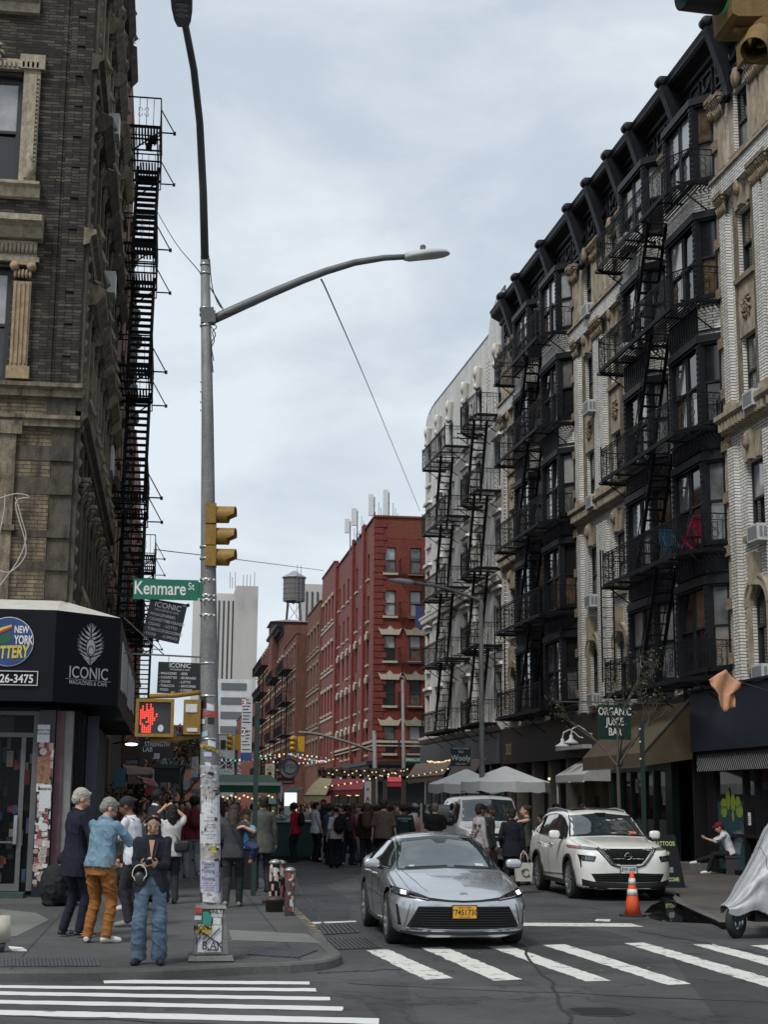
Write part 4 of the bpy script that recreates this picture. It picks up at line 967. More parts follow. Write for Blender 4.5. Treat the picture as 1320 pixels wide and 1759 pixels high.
 cc=MB(LS);cc.prism([(0,H-1.2),(.3,H-1.1),(.5,H-.3),(1.0,H-.1),(1.0,H+.2),(0,H+.25)],-1.0,DEP,'a');cc.fr=LF
 cc.prism([(0,H-1.2),(.3,H-1.1),(.5,H-.3),(1.0,H-.1),(1.0,H+.2),(0,H+.25)],.001,W,'a');cc.build('cornice',SOOTD,root)
 r=MB();r.quad((LX-W,LY,H),(LX,LY,H),(LX,LY+DEP,H),(LX-W,LY+DEP,H));r.build('roof',LEAD,root)
 g=MB(LF);z0=SW
 g.box(1.42,W,-.6,.0,3.0,5.0);g.box(-.0,1.42,-.6,.0,3.25,5.0)
 g.build('lintel',mat('shop_black',(.009,.0095,.012),.55,spec=.2),root)
 cb=MB(LF)
 for pts in([(0,860),(30,852),(52,858),(28,868),(44,930),(44,960),(20,985),(0,983)],[(28,858),(40,900),(46,930),(30,970),(0,1010)],[(10,852),(9,880),(0,925)]):
  q=[P(u,v)for u,v in pts];q=[Vector((p.x,p.y-.22,p.z))for p in q];out_=[]
  for i in range(len(q)-1):
   for k in range(4):
    t=k/4;p0=q[max(i-1,0)];p1=q[i];p2=q[i+1];p3=q[min(i+2,len(q)-1)]
    out_.append(.5*((2*p1)+(-p0+p2)*t+(2*p0-5*p1+4*p2-p3)*t*t+(-p0+3*p1-3*p2+p3)*t**3))
  cb.tube(out_+[q[-1]],.011,5,raw=True)
 cb.build('cable',mat('pale_cable',(.42,.40,.36),.6),root)
 return root
left_building()
row_l=[]
def left_row(a0,a1,h,m,label,seed,b=0.0):
 rnd=random.Random(seed);root=thing('row_building',label,'building',LS((a0+a1)/2,-3,0));op=[]
 n=max(1,int((a1-a0)/2.8))
 for i in range(n):
  for r in range(int((h-5)/3.5)):a=a0+(a1-a0)*(i+.5)/n;op.append((a-.5,a+.5,5.4+r*3.5,7.4+r*3.5))
 mb=MB(LS);wall(mb,a0,a1,0,h,op,.2,b);mb.quad((a0,-10,0),(a0,b,0),(a0,b,h),(a0,-10,h));mb.quad((a1,-10,0),(a1,b,0),(a1,b,h),(a1,-10,h));mb.quad((a0,-10,h-.3),(a1,-10,h-.3),(a1,b,h-.3),(a0,b,h-.3))
 mb.build('wall',m,root)
 for q in op:window(root,LS,*q,b-.14,FRMB,rnd,None)
 t=MB(LS)
 for q in op:t.prism([(b,q[3]),(b+.12,q[3]+.02),(b+.22,q[3]+.2),(b,q[3]+.3)],q[0]-.2,q[1]+.2,'a');t.box(q[0]-.15,q[1]+.15,b,b+.12,q[2]-.15,q[2])
 t.split('stone_trim',SOOT,root)
left_row(15,24,25.3,ORB,'tall orange brown tenement right behind the sooty corner tenement',51,.04)
left_row(24.1,38,22.5,BD,'dark brick tenement in the left-hand row behind the orange brown one',52,.0)
left_row(38.1,52,18.0,RED,'red painted tenement far along the left-hand row',53,.08)
left_row(52.1,70,17.0,RED2,'faded red tenement at the end of the left-hand block',54,.02)
def left_fe(a0,a1,label,zs,top=True):
 root=thing('fire_escape',label,'fire escape',LS((a0+a1)/2,0,zs[0]),'fire escapes on the left-hand wall')
 b1=1.12
 for i,c in enumerate(zs):
  mb=MB(LS);platform(mb,'sq',a0,a1,.15,b1,c,(a0+1.3,a0+2.6,.45,1.0)if i else None)
  for k in range(int((b1-.1)/.085)):mb.box(a0-.02,a0+.02,.15+k*.085,.19+k*.085,c-.28,c+.02)
  for p,q in(((a0,.1),(a0,b1)),((a0,b1),(a1,b1)),((a1,b1),(a1,.1))):
   P_,Q_=(*p,c),(*q,c);mb.bar(P_,Q_,.04,.07);mb.bar((*p,c-.28),(*q,c-.28),.03,.03)
   for h in(.9,.75 if i<len(zs)-1 else.9):mb.bar((*p,c+h),(*q,c+h),.035)
   n=max(1,int((Vector(q)-Vector(p)).length/.17))
   for k in range(n+1):x=Vector(p).lerp(Vector(q),k/n);mb.bar((x.x,x.y,c),(x.x,x.y,c+.9),.017,caps=False)
  for e in(-1,1):
   for f in(-1,1):
    pts=[(a0,.62+e*(.03+.07*(1-math.cos(t))*.8),c+.45+f*(.04+.1*math.sin(t*.8)))for t in[k*.6 for k in range(8)]];mb.tube(pts,.008,4)
  for a in(a0+.2,a1-.2):mb.bar((a,b1,c-.05),(a,.05,c-.9),.035)
  for a in(a0+.1,a1-.1):mb.bar((a,b1,c-.12),(a,b1+.42,c-.12),.035);mb.bar((a,b1,c+.62),(a,b1+.42,c-.12),.03);mb.box(a-.04,a+.04,b1+.38,b1+.46,c-.17,c-.08)
  mb.build('balcony',FE,root)
  if i:
   st=MB(LS);zb=zs[i-1];stair(st,a0+2.9,c,a0+1.2,zb,.42,1.05,2)
   [st.box(a0+2.9-1.7*k/16-.12,a0+2.9-1.7*k/16+.12,.42,1.05,c+(zb-c)*k/16-.018,c+(zb-c)*k/16+.018)for k in range(1,16)]
   st.build('stair',FE,root)
 return root
left_fe(13.4,17.4,'near black fire escape with clothes-line brackets on the left-hand wall, running up out of sight',[6.6,10.2,13.85,17.5,21.1])
left_fe(36,41,'distant black fire escape low on the left-hand wall behind the hanging shop signs',[5.2,8.6,12.0])
# PEOPLE
def ik(a,b,l1,l2,pole):
 a,b=Vector(a),Vector(b);d=b-a;L_=min(d.length,(l1+l2)*.999);n=d.normalized()if d.length>1e-6 else Vector((0,0,-1))
 x=(l1*l1-l2*l2+L_*L_)/(2*L_);h=math.sqrt(max(0,l1*l1-x*x));p=Vector(pole);p=(p-n*p.dot(n));p=p.normalized()if p.length>1e-6 else Vector((0,1,0))
 return a+n*x+p*h,a+n*L_
def solid(mb,name,mats,parent,vox,smooth=3,fold=0,fsc=(14,14,5),pick=None,seed=0,label=None,cut=None):
 """voxel-fuse the overlapping volumes of mb into one continuous skin"""
 me=bpy.data.meshes.new('t');base=WLOC.get(parent.name,Vector());me.from_pydata([v-base for v in mb.v],[],mb.f)
 bm=bmesh.new();bm.from_mesh(me);bmesh.ops.recalc_face_normals(bm,faces=bm.faces);bm.to_mesh(me);bm.free()
 o=bpy.data.objects.new('t',me);COL.objects.link(o)
 r=o.modifiers.new('r','REMESH');r.mode='VOXEL';r.voxel_size=vox
 if smooth:s=o.modifiers.new('s','SMOOTH');s.iterations=smooth;s.factor=.5
 dg=bpy.context.evaluated_depsgraph_get();m2=bpy.data.meshes.new_from_object(o.evaluated_get(dg));bpy.data.objects.remove(o);bpy.data.meshes.remove(me)
 m2.name=name;m2.materials.clear()
 for m in(mats if isinstance(mats,(list,tuple))else[mats]):m2.materials.append(m)
 n=len(m2.vertices);co_=np.empty(n*3);m2.vertices.foreach_get('co',co_);co_=co_.reshape(-1,3)
 if fold:
  no=np.empty(n*3);m2.vertices.foreach_get('normal',no);no=no.reshape(-1,3)
  d=np.array([1.1*((1-abs(mnoise.noise(Vector((c[0]*fsc[0]*.55+seed,c[1]*fsc[1]*.55,c[2]*fsc[2]*1.5+c[0]*5)))))**5-.35)+.45*mnoise.noise(Vector((c[0]*fsc[0]*1.3+seed,c[1]*fsc[1]*1.3,c[2]*fsc[2]*2.1)))for c in co_])
  co_=co_+no*(d*fold)[:,None];m2.vertices.foreach_set('co',co_.ravel())
 if cut:
  bm=bmesh.new();bm.from_mesh(m2);bmesh.ops.delete(bm,geom=[f for f in bm.faces if cut(f.calc_center_median()+base)],context='FACES');bm.to_mesh(m2);bm.free()
 if pick:
  idx=np.zeros(len(m2.polygons),dtype=np.int32)
  for p in m2.polygons:idx[p.index]=pick(Vector(p.center)+base)
  m2.polygons.foreach_set('material_index',idx)
 m2.polygons.foreach_set('use_smooth',[True]*len(m2.polygons));m2.update()
 ob=bpy.data.objects.new(name,m2);COL.objects.link(ob);ob.parent=parent;WLOC[ob.name]=base
 if label:ob['label']=label
 return ob
def rings(mb,secs,n=14):
 """closed loft of ellipse rings: (x, y, z, rx, ry)"""
 P=[[(x+rx*math.cos(math.tau*k/n),y+ry*math.sin(math.tau*k/n),z)for k in range(n)]for x,y,z,rx,ry in secs]
 vs=[p for r in P for p in r];m=len(P)
 fs=[(i*n+k,i*n+(k+1)%n,(i+1)*n+(k+1)%n,(i+1)*n+k)for i in range(m-1)for k in range(n)]+[tuple(range(n-1,-1,-1)),tuple(range((m-1)*n,m*n))]
 mb.add(vs,fs)
def limb(mb,pts,rs,n=10,cap=True):
 P=[];R=[]
 for i in range(len(pts)-1):
  a,b=Vector(pts[i]),Vector(pts[i+1])
  for k in range(3 if i<len(pts)-2 else 4):t=k/3;P.append(a.lerp(b,t));R.append(rs[i]*(1-t)+rs[i+1]*t)
 mb.tube(P,R,n)
 if cap:mb.ball(pts[0],rs[0]*.98,10,7);mb.ball(pts[-1],rs[-1]*.98,10,7)
SKIN={}
def skin(k):
 c={'pale':(.48,.29,.21),'tan':(.46,.27,.18),'brown':(.16,.08,.05),'dark':(.06,.032,.022)}[k]
 return mat('skin_'+k,c,.5,var=.06,scale=20,spec=.35)
def cloth(rgb,name=None,rough=.85,var=.18):return mat(name or 'cloth_%02x%02x%02x'%tuple(int(c*255)for c in rgb),rgb,rough,var=var,scale=9,bump=.25,bscale=160,spec=.2)
EYE=mat('eye_dark',(.02,.015,.012),.2);LIP={}
def hand(mb,w,fdir,pdir,side,curl=.5,s=1.0,spread=.1):
 """hand at wrist w; fdir finger direction, pdir palm normal (palm faces pdir)"""
 w=Vector(w);f=Vector(fdir).normalized();p=Vector(pdir);p=(p-f*p.dot(f)).normalized();t=f.cross(p)*side
 c=w+f*.045*s
 rings_pts=[]
 mb.tube([w-f*.01,w+f*.02*s,w+f*.05*s,w+f*.085*s],[.024*s,.027*s,.03*s,.026*s],8)
 for k in(-1,0,1):mb.tube([w+f*.01,w+f*.085*s+t*(k*.026*s)],[.018*s,.014*s],6)
 for k,ln in enumerate((.072,.08,.075,.06)):
  q=w+f*.085*s+t*((1.5-k)*.019*s);d=f;seg=[q];a=0
  for j,l in enumerate((.45,.32,.23)):
   a+=curl*(.75 if j else.5);d=(f*math.cos(a)+p*math.sin(a)+t*((1.5-k)*spread*.4)).normalized();q=q+d*(ln*l*1.05*s);seg.append(q)
  mb.tube(seg,[.0105*s,.0095*s,.0088*s,.007*s],6);mb.ball(seg[-1],.0072*s,6,5)
 q=w+f*.025*s+t*.026*s;q2=q+(f*.5+t*.8+p*.35).normalized()*.035*s;q3=q2+(f*.85+t*.25+p*.55).normalized()*.032*s;q4=q3+(f*.95+p*.6*curl).normalized()*.022*s
 mb.tube([q,q2,q3,q4],[.015*s,.012*s,.0105*s,.008*s],6);mb.ball(q4,.008*s,6,5)
def person(label,pos,h,face,top,bottom,shoes=(.03,.03,.03),skn='pale',hair=(.03,.02,.015),hairstyle='short',vox=.02,pose='stand',arms=None,lean=0.0,sleeve=1.0,legw=(1.0,1.0,1.0),head=(0,0),coat=None,group=None,stride=.0,build_=1.0,torso_len=0.0,hat=None,feet=None,hem=.0,pelvis=None,sole=None,fold=.006,knees=None,neck_open=False,beard=False,vest=None,pants_len=1.0,belly=0.0,name='person',inner=None,cut=None):
 pos=Vector(pos);s=h/1.75;fr=turned(pos,face,s);root=thing(name,label,'person',pos,group);B=build_;seed=random.random()*50
 fine=vox<.012
 pz=.93 if pelvis is None else pelvis[2];px,py=(0,0)if pelvis is None else pelvis[:2]
 ln=lean;sl,cl=math.sin(ln),math.cos(ln)
 def T(x,y,z):
  return Vector((px+x,py+y*cl+z*sl,pz+z*cl-y*sl))
 hips=[T(e*.092*B,0,-.02)for e in(-1,1)];sh=[T(e*.172*B,-.005,.452)for e in(-1,1)];nk=T(0,.0,.53);hd0=T(0,.035,.648)
 yaw,pit=R_(head[0]),R_(head[1])
 if feet is None:feet=[(-.1,stride,.085,0),(.1,-stride,.085+(.04 if stride>.1 else 0),0)]
 kn,an=[],[]
 for i,e in enumerate((-1,1)):
  pole=(e*.08,1,.1)if knees is None else knees[i]
  k,a=ik(hips[i],feet[i][:3],.43,.42,pole);kn.append(k);an.append(a)
 if arms is None:arms=[((-.25*B-.0,.05,.86),(-.25,-1,0)),((.25*B,.05,.86),(.25,-1,0))]
 el,wr=[],[]
 for i,e in enumerate((-1,1)):
  k,a=ik(sh[i],arms[i][0],.285,.25,arms[i][1]);el.append(k);wr.append(a)
# the body, one skin
 m=MB(fr)
 def torso(mb,g,bot=-.10,sc=1.0,topz=.50,flare=0.0,chest=0.0):
  hp=.024 if flare else 0;secs=[(bot,.155*B+flare+hp,.105+flare*.8+belly*.5+hp),(-.02,.158*B+flare*.5+hp,.11+belly*.8+hp*.7),(.12,.135*B+belly*.3+hp*.5,.095+belly+hp*.3),(.25,.148*B,.105+belly*.6+chest*.5),(.37,.168*B,.112+chest),(.45,.160*B,.095),(topz,.112*B,.07),(topz+.04,.062,.058)]
  P=[];n=16
  for z,rx,ry in secs:
   if z<bot-1e-6:continue
   P.append([T((rx+g)*math.cos(math.tau*k/n),(ry+g)*math.sin(math.tau*k/n),z)for k in range(n)])
  vs=[p for r in P for p in r];q=len(P)
  mb.add(vs,[(i*n+k,i*n+(k+1)%n,(i+1)*n+(k+1)%n,(i+1)*n+k)for i in range(q-1)for k in range(n)]+[tuple(range(n-1,-1,-1)),tuple(range((q-1)*n,q*n))])
 torso(m,0)
 m.tube([T(0,-.005,.47),T(0,.01,.56),T(0,.02,.62)],[.062,.054,.052],10)
 hy=R_(face)+yaw;hf=Vector((-math.sin(yaw)*math.cos(pit),math.cos(yaw)*math.cos(pit),math.sin(pit)))
 hx=Vector((math.cos(yaw),math.sin(yaw),0));hz=hx.cross(hf)
 if lean>.3:pass
 def Hp(x,y,z):return hd0+hx*x+hf*y+hz*z
 HS_=1.10;hm=MB(Fr(fr(*hd0),(fr.a*hx.x+fr.b*hx.y)*HS_,(fr.a*hf.x+fr.b*hf.y+fr.c*hf.z)*HS_,(fr.a*hz.x+fr.b*hz.y+fr.c*hz.z)*HS_))
 def headgeo(hm):
  hm.ball((0,-.012,.03),(.074,.092,.085),14,10);hm.ball((0,.022,-.03),(.058,.062,.078),12,9);hm.ball((0,.045,-.078),(.032,.032,.026),8,6)
  hm.ball((0,.095,-.012),(.012,.017,.02),7,5);hm.tube([(0,.082,.02),(0,.1,-.008)],[.008,.012],6)
  for e in(-1,1):
   hm.ball((e*.074,-.008,-.005),(.011,.022,.032),7,5);hm.ball((e*.036,.058,-.02),(.024,.024,.022),7,5);hm.ball((e*.028,.078,.027),(.022,.010,.008),7,5)
   hm.ball((e*.03,.072,.008),(.0125,.012,.010),8,6)
  hm.ball((0,.086,-.045),(.02,.012,.006),7,5);hm.ball((0,.084,-.054),(.017,.011,.007),7,5)
 headgeo(hm);m.v+=hm.v and[];n0=len(m.v);m.v+=hm.v;m.f+=[[n0+i for i in f]for f in hm.f];m.m+=hm.m;m.sm+=hm.sm
 for i,e in enumerate((-1,1)):
  limb(m,[sh[i],el[i],wr[i]],[.046*B,.037*B,.025],9)
  d=(wr[i]-el[i]).normalized();pd=arms[i][2]if len(arms[i])>2 else(-e,.2,0);cu=arms[i][3]if len(arms[i])>3 else.55
  fd=arms[i][4]if len(arms[i])>4 else d
  hand(m,wr[i],fd,pd,e*(1 if True else 1),cu)
  limb(m,[hips[i],kn[i],an[i]],[.085*B,.056,.038],9)
  fa=R_(feet[i][3]);fx,fy=-math.sin(fa),math.cos(fa);A=an[i]
  m.tube([A+Vector((-fx*.04,-fy*.04,-.03)),A+Vector((fx*.06,fy*.06,-.045)),A+Vector((fx*.15,fy*.15,-.06))],[.034,.034,.022],8)
 inv=hm.fr;hc,hbx,hby,hbz=inv.o,inv.a/s/1.21,inv.b/s/1.21,inv.c/s/1.21
 def pick(p):
  q=p-hc;x,y,z=q.dot(hbx)/s,q.dot(hby)/s,q.dot(hbz)/s
  if y>.05 and abs(z)<.12:
   if abs(z+.05)<.009 and abs(x)<.022 and y>.07:return 1
   if abs(z-.005)<.0042 and.02<abs(x)<.040:return 2
   if abs(z-.032)<.0042 and.018<abs(x)<.042 and y>.06:return 3
  return 0
 hc_=mat('hair_%02x%02x%02x'%tuple(int(c*255)for c in hair),hair,.65,var=.35,scale=30,bump=.5,bscale=90,spec=.3)
 sk_=skin(skn);lp=mat('lips_'+skn,{'pale':(.34,.12,.10),'tan':(.26,.09,.075),'brown':(.12,.045,.035),'dark':(.06,.028,.025)}[skn],.45,var=0)
 solid(m,'body',[sk_,lp,EYE if head[1]>-28 else sk_,hc_],root,vox*.8,2 if fine else 3,pick=pick if vox<.016 else None)
# clothes
 tc_=top if isinstance(top,bpy.types.Material)else cloth(top);bc_=bottom if isinstance(bottom,bpy.types.Material)else cloth(bottom)
 g=.018
 if not(vest=='bare'):
  m=MB(fr);torso(m,g,bot=-.12-hem-torso_len,flare=.012+hem*.12,topz=.49)
  for i,e in enumerate((-1,1)):
   if sleeve>0:
    a,b,c=sh[i],el[i],wr[i]
    if sleeve<=.5:q=a.lerp(b,sleeve*2);limb(m,[a,q],[.056*B,.055*B+.008],9,True)
    else:q=b.lerp(c,(sleeve-.5)*2*.97);limb(m,[a,b,q],[.058*B,.050*B+.004,.041*B],10)
  o=solid(m,'jacket' if coat else 'top',tc_,root,vox,2,fold=fold,seed=seed,cut=(lambda p:cut(fr.inv(p)))if cut else None)
  if coat=='collar' or neck_open:
   c=MB(fr);c.tube([T(-.075,.055,.47),T(-.07,-.035,.525),T(0,-.065,.54),T(.07,-.035,.525),T(.075,.055,.47)],[.018,.024,.026,.024,.018],7);solid(c,'collar',inner or tc_,root,vox*.8,2)
 m=MB(fr);w0,w1,w2=legw
 n=14;P=[[T((rx+.006)*math.cos(math.tau*k/n),(ry+.006)*math.sin(math.tau*k/n),z)for k in range(n)]for z,rx,ry in((-.155,.145*B,.112),(-.04,.163*B,.118),(.04,.150*B,.108),(.07,.138*B,.10))]
 m.add([p for r in P for p in r],[(i*n+k,i*n+(k+1)%n,(i+1)*n+(k+1)%n,(i+1)*n+k)for i in range(3)for k in range(n)]+[tuple(range(n-1,-1,-1)),tuple(range(3*n,4*n))])
 for i in range(2):
  a,b,c=hips[i],kn[i],an[i];c2=b.lerp(c,pants_len)+Vector((0,0,.0))
  if pants_len>=1:c2=c+(c-b).normalized()*.025
  m.tube([a,a.lerp(b,.5),b,b.lerp(c2,.5),c2],[.098*w0*B,.088*w0*B,.068*w1,.060*(w1+w2)/2,.056*w2],12);m.ball(a,.096*w0*B,10,7);m.ball(b,.067*w1,10,7)
 if pants_len>.3 or True:solid(m,'trousers',bc_,root,vox,2,fold=fold*.9,fsc=(11,11,9),seed=seed+9)
# shoes
 st=shoes if isinstance(shoes,bpy.types.Material)else cloth(shoes,None,.6)
 for i in range(2):
  m=MB(fr);fa=R_(feet[i][3]);fx,fy=-math.sin(fa),math.cos(fa);A=an[i];gz_=A.z-.085
  def F(d,sd,z):return Vector((A.x+fx*d+fy*sd,A.y+fy*d-fx*sd,gz_+z))
  m.tube([F(-.065,0,.045),F(-.03,0,.05),F(.05,0,.048),F(.12,0,.038),F(.175,0,.03),F(.195,0,.028)],[.030,.038,.040,.040,.033,.018],10)
  m.tube([A+Vector((0,0,.02)),F(-.01,0,.05)],[.042,.04],9)
  sz=fr.o.z
  o=solid(m,'shoe',[st,sole or st],root,min(vox*.8,.012),2)
  zmin=pos.z+gz_*s
  for v in o.data.vertices:
   w_=v.co.z+WLOC[o.name].z
   if w_<zmin+.004*s:v.co.z=zmin+.002*s-WLOC[o.name].z
  for p in o.data.polygons:
   if p.center.z+WLOC[o.name].z<zmin+.026*s:p.material_index=1
# hair or hat
 if hairstyle:
  m=MB(hm.fr)
  if hairstyle in('short','grey'):m.ball((0,-.022,.042),(.081,.095,.084),14,10);m.ball((0,-.05,.0),(.072,.06,.075),12,8);m.tube([(-.05,.038,.088),(0,.052,.100),(.05,.038,.088)],[.018,.022,.018],7)
  elif hairstyle=='buzz':m.ball((0,-.018,.036),(.077,.092,.083),14,10)
  elif hairstyle=='parted':m.ball((0,-.024,.04),(.0785,.088,.080),16,12);[m.tube([(e*.010,.045,.108),(e*.044,.042,.088),(e*.068,.022,.05),(e*.077,-.012,.0),(e*.06,-.05,-.05)],[.012,.016,.015,.012,.02],8)for e in(-1,1)];m.ball((0,-.1,-.06),(.045,.035,.045),10,7)
  elif hairstyle=='long':
   m.ball((0,-.02,.04),(.084,.096,.084),14,10);m.tube([(0,-.06,.02),(0,-.085,-.08),(0,-.09,-.2),(0,-.085,-.33)],[.08,.085,.08,.05],12)
   for e in(-1,1):m.tube([(e*.06,.04,.07),(e*.078,.01,.0),(e*.075,-.03,-.1),(e*.05,-.05,-.2)],[.022,.026,.035,.03],8)
  elif hairstyle=='curly':
   for k in range(26):t,p=k*2.4,(k/26)*1.9;m.ball((math.sin(p)*math.cos(t)*.09,math.sin(p)*math.sin(t)*.09-.02,.035+math.cos(p)*.085),.032,7,5)
   m.ball((0,-.03,.03),(.085,.09,.085),10,8)
  elif hairstyle=='bun':m.ball((0,-.022,.04),(.079,.09,.081),14,10);m.ball((0,-.1,.07),(.04,.038,.04),10,7)
  elif hairstyle=='afro':m.ball((0,-.02,.05),(.105,.11,.1),14,10)
  if beard:m.tube([(-.065,.02,-.02),(-.055,.055,-.065),(0,.082,-.088),(.055,.055,-.065),(.065,.02,-.02)],[.014,.02,.024,.02,.014],8)
  solid(m,'hair',hc_,root,max(vox*.6,.006),1,fold=.007 if fine else.010,fsc=(60,60,22),seed=seed)
 if hat:
  m=MB(hm.fr);kind,hcx=hat
  m.ball((0,-.015,.052),(.086,.1,.08),14,10)
  if kind=='cap':m.tube([(-.05,.07,.055),(0,.14,.045),(.05,.07,.055)],[.012,.016,.012],7);m.tube([(0,.06,.06),(0,.15,.045)],[.05,.012],8)
  if kind=='backcap':m.tube([(0,-.08,.05),(0,-.16,.03)],[.05,.012],8)
  if kind=='hood':m.ball((0,-.04,.01),(.1,.1,.12),12,9)
  solid(m,'hat',cloth(hcx),root,max(vox*.6,.007),2)
 return dict(root=root,fr=fr,T=T,wr=wr,el=el,sh=sh,H=hm.fr,an=an,kn=kn,s=s)
def item(name,label,cat,mb,m,group=None):
 o=mb.build(name,m);n=len(mb.v);c=sum(mb.v,Vector())/n;z=min(v.z for v in mb.v);rebase(o,(c.x,c.y,z));return tag(o,label,cat,group)
def backpack(f,label,rgb,z0=.14,size=(.15,.09,.22)):
 m=MB(f['fr']);T=f['T'];c=T(0,-.115-size[1],z0+size[2]*.7)
 m.ball(c,(size[0],size[1],size[2]),12,9);m.ball(c+Vector((0,-size[1]*.6,-size[2]*.35)),(size[0]*.75,size[1]*.6,size[2]*.42),10,7)
 for e in(-1,1):m.tube([c+Vector((e*size[0]*.6,.03,size[2]*.75)),T(e*.11,.03,.50),T(e*.13,.12,.40),T(e*.14,.10,.2),c+Vector((e*size[0]*.7,.05,-size[2]*.6))],.014,6)
 t=thing('backpack',label,'backpack',f['fr'](*c));solid(m,'bag',cloth(rgb),t,.014,2);return t
DEN=cloth((.145,.235,.31),'washed_denim',var=.3);JEAN=cloth((.085,.125,.175),'blue_jeans',var=.35);CORD=cloth((.26,.105,.03),'rust_corduroy',var=.2);NAVY=cloth((.014,.016,.028),'navy_wool');NAVYB=cloth((.016,.018,.026),'navy_blazer')
WSH=mat('white_leather',(.62,.62,.58),.5,var=.08);BLK=mat('black_leather',(.015,.015,.016),.4,var=.2)
def P3(u,v,z=SW):return gz(u,v,z)
# woman with a phone on the corner
m=None
f=person('woman in an oversized navy blazer and wide blue jeans looking down at her phone',P3(255,1656),1.60,176,NAVYB,JEAN,(.02,.02,.03),'tan',(.018,.012,.010),'parted',vox=.0085,head=(4,-30),lean=.03,sleeve=.98,hem=.12,coat='collar',build_=.98,legw=(.92,1.18,1.5),feet=[(-.12,.02,.085,12),(.12,.04,.085,-14)],fold=.011,cut=lambda q:q.y>.04 and q.z<1.02 and abs(q.x)<(1.02-q.z)*.6,arms=[((-.06,.30,1.12),(-.4,-.8,-.6),(.3,-.2,1),.9,(.45,.75,.25)),((.08,.29,1.11),(.4,-.8,-.6),(-.4,-.2,.9),.8,(-.5,.7,.2))],name='person')
FW=f
def put(fdict,part,mb,m,vox=None):return mb.build(part,m,fdict['root'])
fr=f['fr'];T=f['T']
m=MB(fr)
for e in(-1,1):m.add([T(e*.012,.141,.20),T(e*.05,.147,.30),T(e*.085,.125,.46),T(e*.06,.105,.50),T(e*.03,.135,.40),T(e*.008,.146,.27)],[(0,1,2,3,4,5)])
put(f,'lapel',m,cloth((.022,.024,.034),'lapel_navy'))
m=MB(fr);m.add([T(-.034,.130,.47),T(.034,.130,.47),T(.014,.140,.34),T(.0,.145,.25),T(-.014,.140,.34)],[(0,1,2,3,4)])
put(f,'neckline',m,skin('tan'))
m=MB(fr);m.ball((f['wr'][0].x,f['wr'][0].y-.02,f['wr'][0].z),(.036,.018,.036),12,6);put(f,'bangle',m,mat('white_enamel',(.75,.75,.72),.3,var=0))
m=MB(fr);c=(f['wr'][0]+f['wr'][1])/2+Vector((.0,.10,.035));d=Vector((0,.8,.55)).normalized();m.bar(c-d*.07,c+d*.07,.074,.009,up=(1,0,0)if False else(0,0,1))
item('phone','black smartphone in the hands of the woman in the navy blazer','phone',m,mat('phone_glass',(.02,.02,.022),.15))
m=MB(fr);c=f['wr'][1]+Vector((.03,.07,-.13));m.smooth=True;m.ball(c+Vector((0,0,-.015)),(.072,.035,.085),14,10);m.mi=1
pts=[c+Vector((math.sin(t)*.080*(1 if math.cos(t)<.2 else.75),.02,-.02-math.cos(t)*.105+.06))for t in[k*math.tau/22 for k in range(22)]];m.tube(pts,.0052,6,close=True)
item('handbag','small black handbag with a cream cord loop held by the woman in the navy blazer','handbag',m,[BLK,mat('cream_cord',(.66,.63,.55),.6)])
m=MB(f['H']);[m.ball((e*.086,.006,-.012),(.008,.010,.016),6,5)for e in(-1,1)];put(f,'earbud',m,mat('white_enamel'))
# man in the denim shirt, seen from behind
f=person('grey-haired man in a light denim shirt and rust corduroy trousers, seen from behind',P3(166,1620),1.76,-38,DEN,CORD,WSH,'pale',(.22,.21,.19),'grey',vox=.0085,head=(-32,-34),lean=.14,sleeve=.97,hem=-.06,legw=(1.05,1.05,1.12),build_=1.06,fold=.012,belly=.02,feet=[(-.13,-.03,.085,30),(.11,.03,.085,-30)],coat='collar',arms=[((-.05,.36,1.18),(-1,-.3,-.6),(.3,0,-1),.8,(.6,.6,.1)),((.10,.37,1.20),(1,-.2,-.7),(-.2,0,-1),.8,(.1,1,.1))],sole=mat('white_rubber',(.6,.6,.57),.6))
m=MB(f['H']);m.tube([(-.077,-.02,.012),(-.06,.075,.012),(.06,.075,.012),(.077,-.02,.012)],.004,5);put(f,'glasses',m,BLK)
for i in range(2):
 m=MB(f['fr']);fa=R_((30,-30)[i]);fx,fy=-math.sin(fa),math.cos(fa);A=f['an'][i]
 for k in range(3):
  for sd in(-1,1):d=.035+k*.028;m.bar((A.x+fx*d+fy*sd*.040,A.y+fy*d-fx*sd*.040,.045),(A.x+fx*(d-.018)+fy*sd*.034,A.y+fy*(d-.018)-fx*sd*.034,.078),.010,.006)
 put(f,'stripes',m,mat('dark_stripe',(.05,.06,.06),.6))
m=MB(f['fr']);c=(f['wr'][0]+f['wr'][1])/2+Vector((.0,.12,.02));m.add([c+Vector(v)for v in((-.10,-.08,.01),(.10,-.08,.02),(.11,.1,-.02),(-.1,.1,-.035),(-.1,-.08,.003),(.10,-.08,.013),(.11,.1,-.027),(-.1,.1,-.042))],[(0,1,2,3),(7,6,5,4),(0,4,5,1),(1,5,6,2),(2,6,7,3),(3,7,4,0)])
item('paper','folded sheets of paper in the hands of the man in the denim shirt','paper',m,mat('white_paper',(.68,.68,.66),.8))
